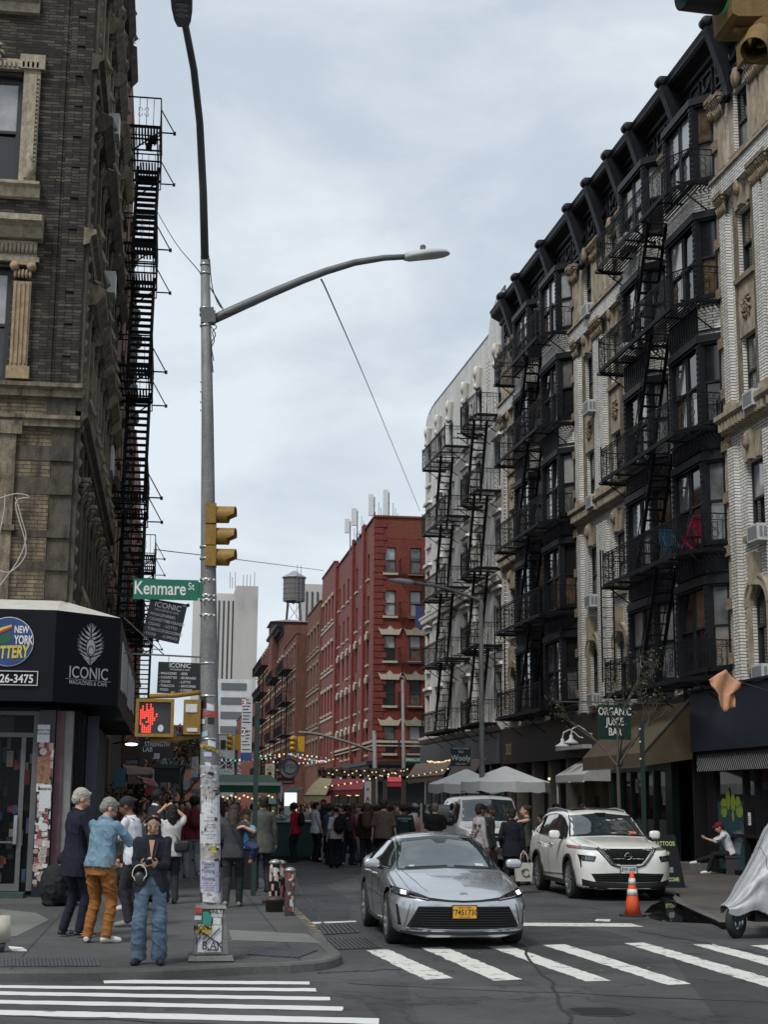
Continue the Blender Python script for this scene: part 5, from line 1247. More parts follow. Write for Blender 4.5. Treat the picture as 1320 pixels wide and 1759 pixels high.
# man in the navy coat
f=person('tall grey-haired man in a long navy coat and navy trousers beside the denim shirt man',P3(122,1610),1.87,-62,NAVY,NAVY,BLK,'pale',(.36,.34,.30),'grey',vox=.0095,head=(-12,-26),sleeve=.97,hem=.12,coat='collar',build_=1.0,lean=.03,fold=.008,legw=(1.0,1.0,1.05),feet=[(-.11,-.06,.085,25),(.1,.05,.085,-12)],arms=[((-.1,.22,1.0),(-1,-.5,-.3),(0,0,1),.8),((.12,.24,1.0),(1,-.5,-.3),(0,0,1),.8)],sole=mat('white_rubber'))
for i in range(2):
 m=MB(f['fr']);fa=R_((25,-12)[i]);fx,fy=-math.sin(fa),math.cos(fa);A=f['an'][i]
 for sd in(-1,1):
  for a,b in(((.02,.03),(.07,.07)),((.03,.075),(.06,.03)),((.0,.05),(.12,.05))):m.bar((A.x+fx*a[0]+fy*sd*.041,A.y+fy*a[0]-fx*sd*.041,a[1]),(A.x+fx*b[0]+fy*sd*.040,A.y+fy*b[0]-fx*sd*.040,b[1]),.009,.006)
 put(f,'stripes',m,WSH)
V1=.0135
def two(x):return[x,x]
def crouch(label,pos,face,top,bottom,skn,hair,hs='short',hat=None,h=1.7,vox=V1,shoes=(.5,.5,.5)):
 return person(label,pos,h,face,top,bottom,shoes,skn,hair,hs,vox=vox,pelvis=(0,-.12,.24),lean=.55,head=(0,-25),hat=hat,feet=[(-.13,.06,.085,8),(.13,.12,.085,-8)],knees=[(-.3,1,.5),(.3,1,.5)],arms=[((-.1,.45,.42),(-1,-.2,-.5)),((.12,.45,.45),(1,-.2,-.5))],hem=-.13,legw=(1.1,1.1,1.2),coat='collar')
crouch('person in black crouching on the pavement behind the woman in the blazer',P3(226,1566)+Vector((0,.25,0)),75,(.014,.014,.016),(.013,.013,.015),'tan',(.02,.015,.012),'short')
f=person('person in a black parka with a fur-trimmed hood sitting against the shop wall',P3(96,1556),1.65,-60,(.022,.022,.024),(.02,.02,.022),(.3,.3,.3),'pale',(.03,.02,.015),None,vox=V1,pelvis=(0,-.1,.15),lean=.3,vest='bare',head=(0,-40),feet=[(-.13,.35,.085,0),(.13,.4,.085,0)],knees=two((0,.6,1)),hat=('hood',(.02,.02,.022)),arms=[((-.1,.45,.4),(-1,0,-.5)),((.12,.45,.4),(1,0,-.5))])
m=MB(f['fr']);m.ball((0,-.06,.34),(.27,.24,.36),14,10);m.ball((0,.12,.2),(.24,.26,.2),12,9);[limb(m,[(e*.2,0,.52),(e*.26,.2,.34),(e*.12,.42,.38)],[.09,.08,.06],9)for e in(-1,1)];solid(m,'jacket',cloth((.022,.022,.024)),f['root'],V1,4,fold=.014)
m=MB(f['H']);m.tube([(math.cos(t)*.105,.02-.03*math.sin(t),-.01+math.sin(t)*.12)for t in[k*math.tau/14 for k in range(14)]],.034,8,close=True);solid(m,'fur_trim',cloth((.24,.19,.14),'fur',var=.5),f['root'],.01,1,fold=.012,fsc=(60,60,60))
m=MB(turned(P3(104,1538),20));m.ball((0,0,.13),(.15,.1,.16),12,8);t=thing('shopping_bag','white printed plastic bag on the ground by the person in the parka','bag',P3(104,1538));solid(m,'bag',mat('white_plastic',(.55,.55,.54),.5,var=.3,scale=14),t,.012,1,fold=.03,fsc=(20,20,20))
f=person('man in a white T-shirt and backwards cap with crossed arms behind the denim shirt man',gy(236,1379,21.2)*Vector((1,1,0))+Vector((0,0,SW))if False else Vector((gy(234,1379,21.5).x,21.5,SW)),1.78,68,(.60,.61,.66),(.03,.03,.035),(.2,.2,.2),'brown',(.02,.015,.012),'buzz',vox=V1,sleeve=.42,lean=.16,head=(8,-22),hat=('backcap',(.03,.03,.035)),arms=[((.02,.25,1.12),(-1,0,-.6),(0,0,1),.6,(1,.2,.0)),((-.02,.23,1.08),(1,0,-.6),(0,0,1),.6,(-1,.2,.0))],feet=[(-.12,0,.085,10),(.12,.05,.085,-10)])
m=MB(f['fr']);T=f['T'];[m.tube([T(e*.1,-.1,.46),T(e*.11,.03,.52),T(e*.12,.13,.38),T(e*.13,.12,.15)],.012,6)for e in(-1,1)];item('bag_strap','grey backpack straps over the white T-shirt man','strap',m,cloth((.2,.2,.24)))
person('bald man in a dark vest over a white collar on the left pavement',(gy(269,1379,27.5).x,27.5,SW),1.92,-60,(.022,.028,.032),(.03,.03,.035),(.05,.05,.05),'dark',(.01,.01,.01),'buzz',vox=V1,coat='collar',inner=cloth((.6,.6,.58)),head=(0,8))
f=person('woman with long black hair and a white top raising both arms to take a picture',(gy(296,1379,26.0).x,26.0,SW),1.66,10,(.5,.5,.48),(.03,.03,.035),(.03,.03,.03),'tan',(.012,.010,.010),'long',vox=V1,sleeve=.3,head=(0,6),arms=[((-.12,.30,1.62),(-1,.2,-.5),(0,1,0),.7),((.1,.32,1.64),(1,.2,-.5),(0,1,0),.7)])
m=MB(f['fr']);m.sball((.17,-.12,.98),(.14,.06,.10),.5);m.tube([(.12,-.12,1.08),(-.12,-.08,1.4),(-.14,.06,1.42)],.012,6);t=thing('shoulder_bag','black shoulder bag worn by the woman taking a picture','bag',f['fr'](.17,-.12,.85));solid(m,'bag',BLK,t,.012,2)
f=person('person in a maroon top and pale grey jeans walking away on the left pavement',P3(330,1508),1.80,15,(.12,.02,.03),(.20,.22,.24),(.35,.35,.33),'dark',(.012,.010,.010),'afro',vox=V1,stride=.12,legw=(1.15,1.3,1.35))
backpack(f,'maroon backpack with pale stripes on the person in grey jeans',(.10,.018,.026))
for k in range(3):
 pass
f=person('woman in a charcoal top and black trousers carrying a child past the street light pole',P3(398,1558),1.66,-12,(.045,.045,.052),(.028,.03,.036),(.3,.29,.26),'pale',(.05,.035,.025),'long',vox=.0115,sleeve=.45,stride=.16,lean=.02,hat=('cap',(.04,.03,.028)),arms=[((-.03,.22,1.0),(-1,-.3,-.6),(0,0,1),.6),((.26,.16,1.02),(1,-.4,-.6),(0,0,1),.6,(-.8,.6,0))],feet=[(-.08,-.16,.11,0),(.1,.16,.085,-5)])
cp=f['fr'](.20,.10,.92)
ch=person('small child with brown curls and a bright blue T-shirt carried on a hip',cp-Vector((0,0,.0)),1.02,158,(.10,.34,.48),(.03,.045,.10),(.25,.12,.06),'pale',(.075,.045,.025),'curly',vox=.010,sleeve=.42,pelvis=(0,0,.20),feet=[(-.22,.08,-.22,0),(.24,.05,-.25,0)],knees=[(-1,1,0),(1,1,0)],arms=[((-.1,.34,.66),(-1,0,-.6)),((.12,.34,.64),(1,0,-.6))],head=(10,-4),name='child')
m=MB(f['fr']);m.tube([(-.14,.1,1.42),(.0,-.14,1.3),(.17,-.1,1.0)],.011,6);item('bag_strap','black bag strap across the back of the woman carrying the child','strap',m,BLK)
f=person('man in an olive grey jacket and dark trousers standing behind the dark green sign post',P3(449,1533),1.82,8,(.085,.088,.075),(.02,.022,.03),(.04,.03,.03),'tan',(.03,.022,.016),'short',vox=V1,hem=.12,coat='collar',stride=.04)
# street crowd
V2=.021
def cp_(u,Y,z=0.0):return(gy(u,1379,Y).x,Y,z)
bagged=[]
def C_(label,u,Y,h,face,top,bottom,**k):
 k.setdefault('vox',V2);return person(label,cp_(u,Y),h,face,top,bottom,**k)
C_('stall vendor in a black tank top with bare shoulders behind the teal market counter',484,49.2,1.62,-70,(.012,.012,.014),(.02,.02,.02),skn='tan',hairstyle='bun',sleeve=0)
f=C_('customer in a bright red top leaning over the teal market counter',509,45.6,1.76,60,(.34,.015,.02),(.02,.02,.022),hairstyle='curly',skn='brown',lean=.1,sleeve=.45)
backpack(f,'black backpack on the customer in the red top',(.012,.012,.013))
person('man in a white shirt and black trousers standing in profile beside the teal counter',gz(541,1481,0),1.80,-78,(.52,.54,.60),(.012,.013,.018),(.02,.02,.02),'tan',(.015,.012,.010),'short',vox=.017,sleeve=.62,legw=(1.1,1.25,1.35),arms=[((-.15,.05,.86),(-.3,-1,0)),((.2,.14,.86),(.3,-1,0))])
C_('bearded man in a navy sweater and slim trousers facing the camera in the street',556,47.0,1.88,172,(.016,.02,.035),(.014,.016,.024),shoes=WSH,skn='brown',beard=True,arms=[((-.1,.28,1.1),(-1,-.3,-.5)),((.12,.28,1.1),(1,-.3,-.5))],stride=.08)
C_('young man in a grey shirt glancing sideways behind the navy sweater man',567,49.5,1.76,150,(.12,.13,.14),(.02,.02,.03),skn='tan')
f=C_('woman in a white top and wide black trousers with a black tote over her back',578,42.2,1.66,20,(.46,.46,.48),(.013,.013,.016),hairstyle='bun',legw=(1.1,1.5,1.7),sleeve=.5)
backpack(f,'slouchy black tote bag on the woman in wide black trousers',(.013,.013,.014),.1,(.19,.1,.26))
f=person('short person in a black sweatshirt and blue jeans seen from behind in the street',gz(598,1486,0),1.55,5,(.014,.014,.018),(.02,.028,.05),WSH,'pale',(.02,.018,.018),'short',vox=V2,legw=(1.1,1.15,1.2),feet=[(-.16,0,.085,10),(.16,0,.085,-10)])
backpack(f,'black patterned backpack on the short person in jeans',(.03,.03,.034),.1)
C_('person in a pink top and brown cap half hidden in the crowd',618,45.8,1.74,120,(.42,.24,.26),(.25,.25,.26),hat=('cap',(.10,.075,.055)),hairstyle='short')
C_('person in a maroon cap facing away behind the pink top person',611,47.6,1.78,30,(.10,.03,.035),(.02,.02,.02),hat=('cap',(.12,.06,.06)))
f=C_('person in a dark brown hoodie with the hood down and loose grey trousers',631,41.0,1.80,-8,(.020,.014,.013),(.022,.026,.036),skn='tan',hat=('hood',(.08,.06,.045)),legw=(1.1,1.2,1.25),hem=.05)
backpack(f,'brown backpack with orange and green patches on the hooded person',(.075,.04,.025))
C_('heavyset man in a brown T-shirt walking away up the street',660,38.6,1.88,-20,(.082,.062,.05),(.012,.012,.013),skn='tan',build_=1.15,belly=.04,sleeve=.45)
f=C_('person in a dark green hoodie with white lettering across the back',694,40.0,1.76,0,(.010,.032,.028),(.012,.012,.014),skn='brown',hairstyle='curly',hem=.05,build_=1.12)
m=MB(f['fr']);m.text('GOLDEN MILE',.055,(0,-.158,1.33),(1,0,0),(0,0,1),bold=.01);m.text('NEW YORK',.035,(0,-.158,1.27),(1,0,0),(0,0,1));put(f,'lettering',m,mat('pale_print',(.45,.5,.5),.8))
C_('person in a white T-shirt and striped black and white cap',712,42.4,1.78,-60,(.55,.55,.58),(.02,.02,.02),skn='dark',hat=('cap',(.30,.30,.31)),sleeve=.4)
C_('bare-shouldered woman with dark tied hair standing with her back to the camera',723,40.4,1.60,15,(.34,.17,.11),(.16,.16,.17),skn='tan',hairstyle='bun',sleeve=0,fold=.002)
C_('man in a plain black T-shirt with grey hair seen from behind',748,38.8,1.80,5,(.010,.010,.011),(.015,.015,.018),hair=(.12,.11,.10),sleeve=.45,build_=1.08)
C_('man in a dark bottle green jacket standing under the left white parasol',778,40.6,1.80,-10,(.012,.020,.020),(.012,.012,.014),skn='dark',hair=(.01,.01,.01),coat='collar',build_=1.1)
C_('blond person half hidden behind the bottle green jacket',789,42.5,1.64,160,(.05,.05,.055),(.02,.02,.02),hair=(.28,.21,.12),hairstyle='curly')
f=C_('man in a grey and pink patterned sweatshirt and black cap beside the parked vehicle',824,31.2,1.80,-75,(.30,.29,.30),(.010,.010,.012),skn='brown',hat=('cap',(.012,.012,.013)),vox=.014,sleeve=.98,hem=.04)
m=MB(f['fr'])
rn=random.Random(4)
for k in range(26):a=rn.uniform(-2.9,2.9);z=rn.uniform(-.05,.40);m.mi=k%2;q=f['T'](.185*math.cos(a),.142*math.sin(a),z);m.ball(q,(.022+.02*rn.random(),.022+.02*rn.random(),.014+.03*rn.random()),6,4)
put(f,'printed_pattern',m,[mat('pink_print',(.36,.2,.22),.8),mat('charcoal_print',(.06,.06,.06),.8)])
C_('bearded man in black standing just behind the patterned sweatshirt man',840,32.6,1.78,-80,(.02,.02,.022),(.02,.02,.02),skn='brown',beard=True,hairstyle='buzz',vox=.016)
f=C_('person in a black jacket and beanie seen from behind between the two parked cars',880,30.6,1.72,-5,(.011,.012,.018),(.012,.012,.014),skn='tan',hat=('hat',(.012,.012,.013)),vox=.014,hem=.08,coat='collar',arms=[((-.2,.12,.92),(-.6,-1,0)),((.24,.02,.86),(.3,-1,0))])
q=f['fr'](*f['wr'][1]);m=MB(turned((q.x-.04,q.y-.14,q.z-.60),6));m.prism([(-.16,0),(.16,0),(.19,.36),(-.19,.36)],-.045,.045,'b');m.smooth=True;m.tube([(-.09,-.04,.35),(-.06,-.03,.52),(0,0,.60),(.06,-.03,.52),(.09,-.04,.35)],.012,6);m.smooth=False;m.mi=1
for k in range(12):a0=k*math.tau/14+.6;m.bar((.03+.075*math.cos(a0),-.05,.17+.075*math.sin(a0)),(.03+.075*math.cos(a0+.45),-.05,.17+.075*math.sin(a0+.45)),.026,.012)
m.ball((-.03,-.048,.20),(.04,.012,.03),8,5);m.bar((.08,-.05,.11),(.12,-.05,.09),.02,.012)
item('tote_bag','cream canvas tote bag with a dark blue round emblem by the parked cars','tote bag',m,[mat('canvas_cream',(.46,.43,.36),.9),mat('blue_print',(.05,.07,.13),.8)])
C_('woman in an olive sleeveless vest over a white T-shirt smoking in profile',905,33.6,1.78,82,(.05,.055,.04),(.03,.03,.035),skn='tan',hairstyle='bun',sleeve=.0,vox=.015,arms=[((-.0,.26,1.5),(-1,0,-1)),((.2,.1,.9),(1,-.3,0))])
C_('person in a dark top waiting by the small white awning',985,41.0,1.66,70,(.03,.03,.035),(.02,.02,.02),skn='tan',hairstyle='long')
C_('person in dark clothes sitting down outside under the parasols',930,44.0,1.5,60,(.05,.05,.055),(.02,.02,.02),skn='pale',hairstyle='short')
p0=gz(1246,1503,SW);stz=.44
f=person('man in a white T-shirt and dark red cap sitting outside the tattoo shop',p0+Vector((.25,.3,0)),1.76,72,(.52,.53,.56),(.012,.012,.014),WSH,'tan',(.03,.02,.015),'short',vox=.011,pelvis=(0,-.05,.52),lean=.38,hem=-.07,head=(0,-22),hat=('cap',(.14,.012,.018)),sleeve=.45,sole=mat('white_rubber'),feet=[(-.08,.52,.085,0),(.06,.80,.30,0)],knees=[(0,.5,1),(0,.5,1)],arms=[((-.08,.52,.84),(-1,-.2,-.8),(0,0,1),.9),((.1,.54,.84),(1,-.2,-.8),(0,0,1),.9)])
m=MB(f['fr']);m.box(-.3,.7,-.32,.12,.40,.45);m.box(-.28,-.22,-.3,.1,0,.4);m.box(.6,.66,-.3,.1,0,.4);item('bench','low dark wooden bench under the seated man in the red cap','bench',m,mat('dark_wood_bench',(.03,.03,.035),.7))
m=MB(f['fr']);T=f['T']
for e in(-1,1):
 q=f['sh'][0 if e<0 else 1].lerp(f['el'][0 if e<0 else 1],.82);m.ball(q,(.076,.076,.022),10,5)
m.tube([T(-.08,.05,.475),T(-.07,-.05,.52),T(.07,-.05,.52),T(.08,.05,.475)],.014,6);put(f,'navy_trim',m,cloth((.02,.022,.035)))
rn=random.Random(77);kinds=[]
KD=[('distant pedestrian in dark clothes in the crowd under the string lights',(.02,.02,.024),(.02,.02,.026),'tan','short'),('distant pedestrian in a pale top in the crowd under the string lights',(.40,.38,.36),(.03,.035,.05),'pale','long'),('distant pedestrian in a wine red top in the crowd under the string lights',(.16,.03,.04),(.02,.02,.03),'brown','short'),('distant pedestrian in a blue grey jacket in the crowd under the string lights',(.07,.09,.13),(.03,.03,.035),'pale','curly'),('distant pedestrian in a tan coat in the crowd under the string lights',(.22,.16,.11),(.03,.03,.03),'pale','bun')]
for lab,t_,b_,s_,hs in KD:
 p=(rn.uniform(.2,4.5),rn.uniform(58,70),0);kinds.append(person(lab,p,1.7,170,t_,b_,vox=.021,skn=s_,hairstyle=hs,group=lab.replace('pedestrian','pedestrians'))['root'])
for i in range(90):
 Y=rn.uniform(50,120);u=rn.choice([rn.uniform(300,440),rn.uniform(420,560),rn.uniform(330,470),rn.uniform(500,720)])
 if Y<60:u=rn.choice([rn.uniform(300,400),rn.uniform(560,720)])
 x=gy(u,1379,Y).x
 if x<-1.3:continue
 r=dup(rn.choice(kinds),(x,Y,SW if x<2.1 else 0),R_(rn.uniform(0,360)));r.scale=(1,1,rn.uniform(.92,1.06))
for i,(u,Y)in enumerate([(648,50),(672,52),(640,54),(735,50),(760,52),(705,56),(800,47),(690,60),(610,56),(590,58),(955,46),(1000,44),(566,44),(588,46),(604,44),(622,48),(640,46),(655,43),(670,47),(682,44),(706,46),(716,48),(731,45),(742,43),(756,47),(768,45),(795,44),(806,46),(575,52),(598,54),(628,55),(652,53),(676,56),(700,52),(722,54),(520,54),(538,52),(462,56),(435,50),(380,40),(312,42),(300,38),(345,44),(318,50),(288,46),(275,40)]):dup(kinds[(i*7+i//3)%5],(gy(u,1379,Y).x,Y,SW if gy(u,1379,Y).x>9.5 or gy(u,1379,Y).x<2.1 else 0),R_(rn.uniform(0,360)))
# VEHICLES
def interp(keys,x):
 """smooth interpolation through [(x, v...)] sorted by x"""
 ks=keys
 if x<=ks[0][0]:return ks[0][1:]
 if x>=ks[-1][0]:return ks[-1][1:]
 for i in range(len(ks)-1):
  if ks[i][0]<=x<=ks[i+1][0]:
   p1,p2=ks[i],ks[i+1];p0=ks[i-1]if i else p1;p3=ks[i+2]if i+2<len(ks)else p2;h=p2[0]-p1[0];t=(x-p1[0])/h;out=[]
   for k in range(1,len(p1)):
    d1=(p2[k]-p0[k])/(p2[0]-p0[0]);d2=(p3[k]-p1[k])/(p3[0]-p1[0]);s=(p2[k]-p1[k])/h
    if s==0:d1=d2=0
    else:
     d1=max(min(d1/s,3),0)*s;d2=max(min(d2/s,3),0)*s
    out.append((2*t**3-3*t*t+1)*p1[k]+(t**3-2*t*t+t)*h*d1+(-2*t**3+3*t*t)*p2[k]+(t**3-t*t)*h*d2)
   return out
def roundpoly(P,r,n=3):
 """replace inner corners by short arcs"""
 out=[P[0]]
 for i in range(1,len(P)-1):
  a,b,c=Vector(P[i-1]),Vector(P[i]),Vector(P[i+1]);l1,l2=(a-b).length,(c-b).length;q=min(r[i]if isinstance(r,list)else r,l1*.48,l2*.48)
  p1=b+(a-b).normalized()*q;p2=b+(c-b).normalized()*q
  for k in range(n+1):t=k/n;out.append(tuple(p1.lerp(b,t).lerp(b.lerp(p2,t),t)))
 out.append(P[-1]);return out
def resample(P,n):
 P=[Vector(p)for p in P];L_=[0]
 for a,b in zip(P,P[1:]):L_.append(L_[-1]+(b-a).length)
 out=[];j=0
 for i in range(n):
  t=L_[-1]*i/(n-1)
  while j<len(P)-2 and L_[j+1]<t:j+=1
  d=L_[j+1]-L_[j];out.append(P[j].lerp(P[j+1],0 if d<1e-9 else(t-L_[j])/d))
 return out
class Car:
 def __init__(s,root,fr,keys,axles,wr,paint,nose=.42,tail=.35,nosew=.55,under=True,creases=()):
  s.root,s.fr=root,fr;yf,yb=keys[-1][0],keys[0][0];s.yf,s.yb=yf,yb
  ys=[];
  for d in(0,.004,.012,.025,.045,.07,.10,.14,.18,.225,.27,.32):ys.append(yf-d)
  y=yf-.36
  while y>yb+.36:ys.append(y);y-=.035
  for d in(.32,.25,.19,.14,.10,.07,.045,.025,.012,.004,0):ys.append(yb+d)
  s.sec=[];NS=46
  for y in ys:
   zt,zr,wrl,zs,ws,zm,wm,zb,wb,kr=interp(keys,y)
   f=1.0
   d=yf-y
   if d<nose:f=nosew+(1-nosew)*(1-(1-d/nose)**2.4)**(1/2.4)
   d=y-yb
   if d<tail:f=min(f,.62+.38*(1-(1-d/tail)**2.4)**(1/2.4))
   wrl,ws,wm,wb=wrl*f,ws*f,wm*f,wb*f
   P=[(0,zt),(wrl*.55,zt-(zt-zr)*.22),(wrl,zr),(ws,zs),((ws+wm)/2+.012,(zs+zm)/2),(wm,zm),(wb+(wm-wb)*.35,zb+(zm-zb)*.35),(wb,zb),(wb*.8,zb-.03),(0,zb-.03)]
   P=roundpoly(P,[0,.2,kr,.05,.1,.08,.2,.05,.04,0],4)
   s.sec.append([(p[0],y,p[1])for p in resample(P,NS)])
  m=MB(fr);m.smooth=True
  V=[];
  for r in s.sec:V.append([(p[0],p[1],p[2])for p in r]+[(-p[0],p[1],p[2])for p in r[-2:0:-1]])
  nc=len(V[0]);vs=[p for r in V for p in r];fs=[]
  for i in range(len(V)-1):
   for j in range(nc):
    q=[i*nc+j,i*nc+(j+1)%nc,(i+1)*nc+(j+1)%nc,(i+1)*nc+j];c=[sum(vs[k][a]for k in q)/4 for a in range(3)]
    if any((c[1]-ay)**2+(c[2]-az)**2<ar*ar and abs(c[0])>.45 and c[2]<az+ar for ay,az,ar in axles):continue
    fs.append(q)
  arr=[Vector(v)for v in vs];used={}
  for f in fs:
   for k in f:used[k]=used.get(k,0)+1
  for k,v in enumerate(arr):
   if k in used and abs(v.x)>.45:
    for ay,az,ar in axles:
     d=math.hypot(v.y-ay,v.z-az)
     if used[k]<4 and abs(d-ar)<.05 and v.z>.18:v.y=ay+(v.y-ay)*ar/d;v.z=az+(v.z-az)*ar/d
  nv=len(arr);fs.append(list(range(nc-1,-1,-1)));fs.append(list(range(nv-nc,nv)))
  m.add([tuple(v)for v in arr],fs);s.vs=arr;s.fs=fs
  s.body=m.build('body',paint,root)
  e=s.body.data;
  s.bvh=BVHTree.FromPolygons([Vector(v)for v in arr],[f for f in fs])
 def hit(s,o,d):
  r=s.bvh.ray_cast(Vector(o),Vector(d));return(r[0],r[1])if r[0]is not None else(None,None)
 def patch(s,A,B,view='front',off=.004,nu=16,nv=6,side=1,mb=None,thick=None,drop=0.0):
  """patch between two outlines A and B given in the view plane, wrapped onto the body.
        front/rear: (x, z); side: (y, z); top: (x, y)"""
  A=resample([(p[0],p[1],0)for p in A],nu);B=resample([(p[0],p[1],0)for p in B],nu);rows=[]
  for j in range(nv):
   row=[]
   for i in range(nu):
    p=A[i].lerp(B[i],j/(nv-1));o,d={'front':((p.x,6,p.y),(0,-1,0)),'rear':((p.x,-6,p.y),(0,1,0)),'side':((side*3,p.x,p.y),(-side,0,0)),'top':((p.x,p.y,4),(0,0,-1))}[view]
    h,n=s.hit(o,d)
    if h is None:h=Vector({'front':(p.x,s.yf-.3,p.y),'rear':(p.x,s.yb+.3,p.y),'side':(side*.8,p.x,p.y),'top':(p.x,p.y,1)}[view]);n=-Vector(d)
    if n.dot(Vector(d))>0:n=-n
    row.append(tuple(h+n*(off-drop)))
   rows.append(row)
  mb=mb or MB(s.fr);sm=mb.smooth;mb.smooth=True;mb.grid(rows);mb.smooth=sm;return mb
 def line(s,pts,view='side',w=.008,off=.002,side=1,n=30,mb=None,both=False):
  """thin strip following the body"""
  P=resample([(p[0],p[1],0)for p in pts],n);W=[]
  for p in P:
   o,d={'front':((p.x,6,p.y),(0,-1,0)),'rear':((p.x,-6,p.y),(0,1,0)),'side':((side*3,p.x,p.y),(-side,0,0)),'top':((p.x,p.y,4),(0,0,-1))}[view]
   h,nn=s.hit(o,d)
   if h is not None:
    if nn.dot(Vector(d))>0:nn=-nn
    W.append(h+nn*off)
  mb=mb or MB(s.fr)
  if len(W)>1:mb.tube([tuple(v)for v in W],w/2,5)
  return mb
TYRE=mat('tyre_rubber',(.018,.018,.019),.8,bump=.2);RIMM=mat('alloy_rim',(.45,.46,.47),.3,.9,var=.05);RIMD=mat('dark_rim',(.04,.04,.043),.35,.7,var=.05);WELL=mat('wheel_well',(.006,.006,.006),.95,var=0)
GLS=mat('car_glass',(.02,.03,.032),.02,0,var=0,spec=1,coat=1);CHR=mat('chrome',(.6,.61,.62),.12,1,var=0);BPL=mat('black_plastic',(.012,.012,.013),.45,var=.1);GBK=mat('gloss_black',(.008,.008,.009),.08,var=0)
SEAM=mat('panel_gap',(.005,.005,.005),.9,var=0);PLY=mat('plate_yellow',(.62,.33,.02),.5,var=.05);PLW=mat('plate_white',(.6,.6,.58),.5,var=.05);INK=mat('plate_ink',(.01,.012,.03),.5,var=0)
LENS=mat('headlight_glass',(.10,.11,.12),.03,.3,var=0,spec=1,coat=1);LED=mat('headlight_on',(1,1,1),.3,var=0,emit=((1,.98,.9),3.0));AMB=mat('amber_lens',(.20,.035,.015),.2,var=0)
def wheel(root,fr,x,y,r,side,w=.225,rim=RIMM,steer=0,spokes=5,double=True,rr=.70):
 o=fr(x,y,r);c,s_=math.cos(R_(steer)),math.sin(R_(steer))
 f=Fr(o,(fr.a*c+fr.b*s_)*side,(fr.b*c-fr.a*s_),fr.c)
 m=MB(f);m.smooth=True;R=r*rr
 m.lathe([(R,-w*.5),(r-.03,-w*.5),(r-.008,-w*.4),(r,-w*.2),(r,w*.2),(r-.008,w*.42),(r-.03,w*.52),(R+.015,w*.54),(R,w*.50)],n=40,ax='a',cap=False)
 t=m.build('tyre',TYRE,None);
 wq=thing_part('wheel',root);
 t.parent=wq[0];fixbase(t,wq[1])
 m=MB(f);m.smooth=True;m.lathe([(R+.004,w*.40),(R+.004,w*.52),(R-.018,w*.50),(R-.03,w*.3),(R-.03,-w*.4)],n=36,ax='a',cap=False);m.lathe([(.0005,w*.44),(.035,w*.44),(.065,w*.40),(.07,w*.2)],n=16,ax='a');m.smooth=False
 for k in range(spokes):
  for e in((-.14,.14)if double else(0,)):
   t0=math.tau*k/spokes+e*.6;t1=math.tau*k/spokes+e*1.9
   m.bar((w*.40,.05*math.cos(t0),.05*math.sin(t0)),(w*.44,(R-.01)*math.cos(t1),(R-.01)*math.sin(t1)),.032 if double else.06,.03,up=(f.a.x,f.a.y,f.a.z))
 a=m.build('rim',rim,None);a.parent=wq[0];fixbase(a,wq[1])
 m=MB(f);m.lathe([(.001,w*.15),(R-.03,w*.15),(R-.03,w*.12),(.001,w*.12)],n=24,ax='a');a=m.build('brake_disc',mat('brake_dark',(.05,.05,.05),.5,.5),None);a.parent=wq[0];fixbase(a,wq[1])
def thing_part(name,root):
 o=bpy.data.objects.new(name,None);COL.objects.link(o);o.parent=root;o.empty_display_size=.1;WLOC[o.name]=WLOC[root.name];return o,WLOC[root.name]
def fixbase(o,b):o.data.transform(Matrix.Translation(-b));WLOC[o.name]=b
def wells(root,fr,axles,hw):
 m=MB(fr)
 for ay,az,ar in axles:
  for e in(-1,1):
   P=[]
   for k in range(13):t=math.pi*k/12;P.append([(e*x,ay+ar*1.02*math.cos(t),az+ar*1.02*math.sin(t)-.02)for x in(.42,hw-.03)])
   m.grid(P);m.quad((e*.43,ay-ar,.1),(e*.43,ay+ar,.1),(e*.43,ay+ar,az+ar),(e*.43,ay-ar,az+ar))
 m.build('wheel_arch_liner',WELL,root)
def plate(root,fr,x,y,z,w,h,txt,m1,sub1,sub2,tilt=0):
 m=MB(fr);m.box(x-w/2-.012,x+w/2+.012,y-.012,y,z-h/2-.012,z+h/2+.012);m.mi=1;m.box(x-w/2,x+w/2,y,y+.006,z-h/2,z+h/2);m.mi=2
 m.text(txt,h*.62,(x,y+.008,z-h*.24),(-1,0,0),(0,0,1),bold=.015,sx=.86)
 m.text(sub1,h*.2,(x,y+.008,z+h*.30),(-1,0,0),(0,0,1));m.text(sub2,h*.17,(x,y+.008,z-h*.45),(-1,0,0),(0,0,1))
 return m.build('license_plate',[BPL,m1,INK],root)
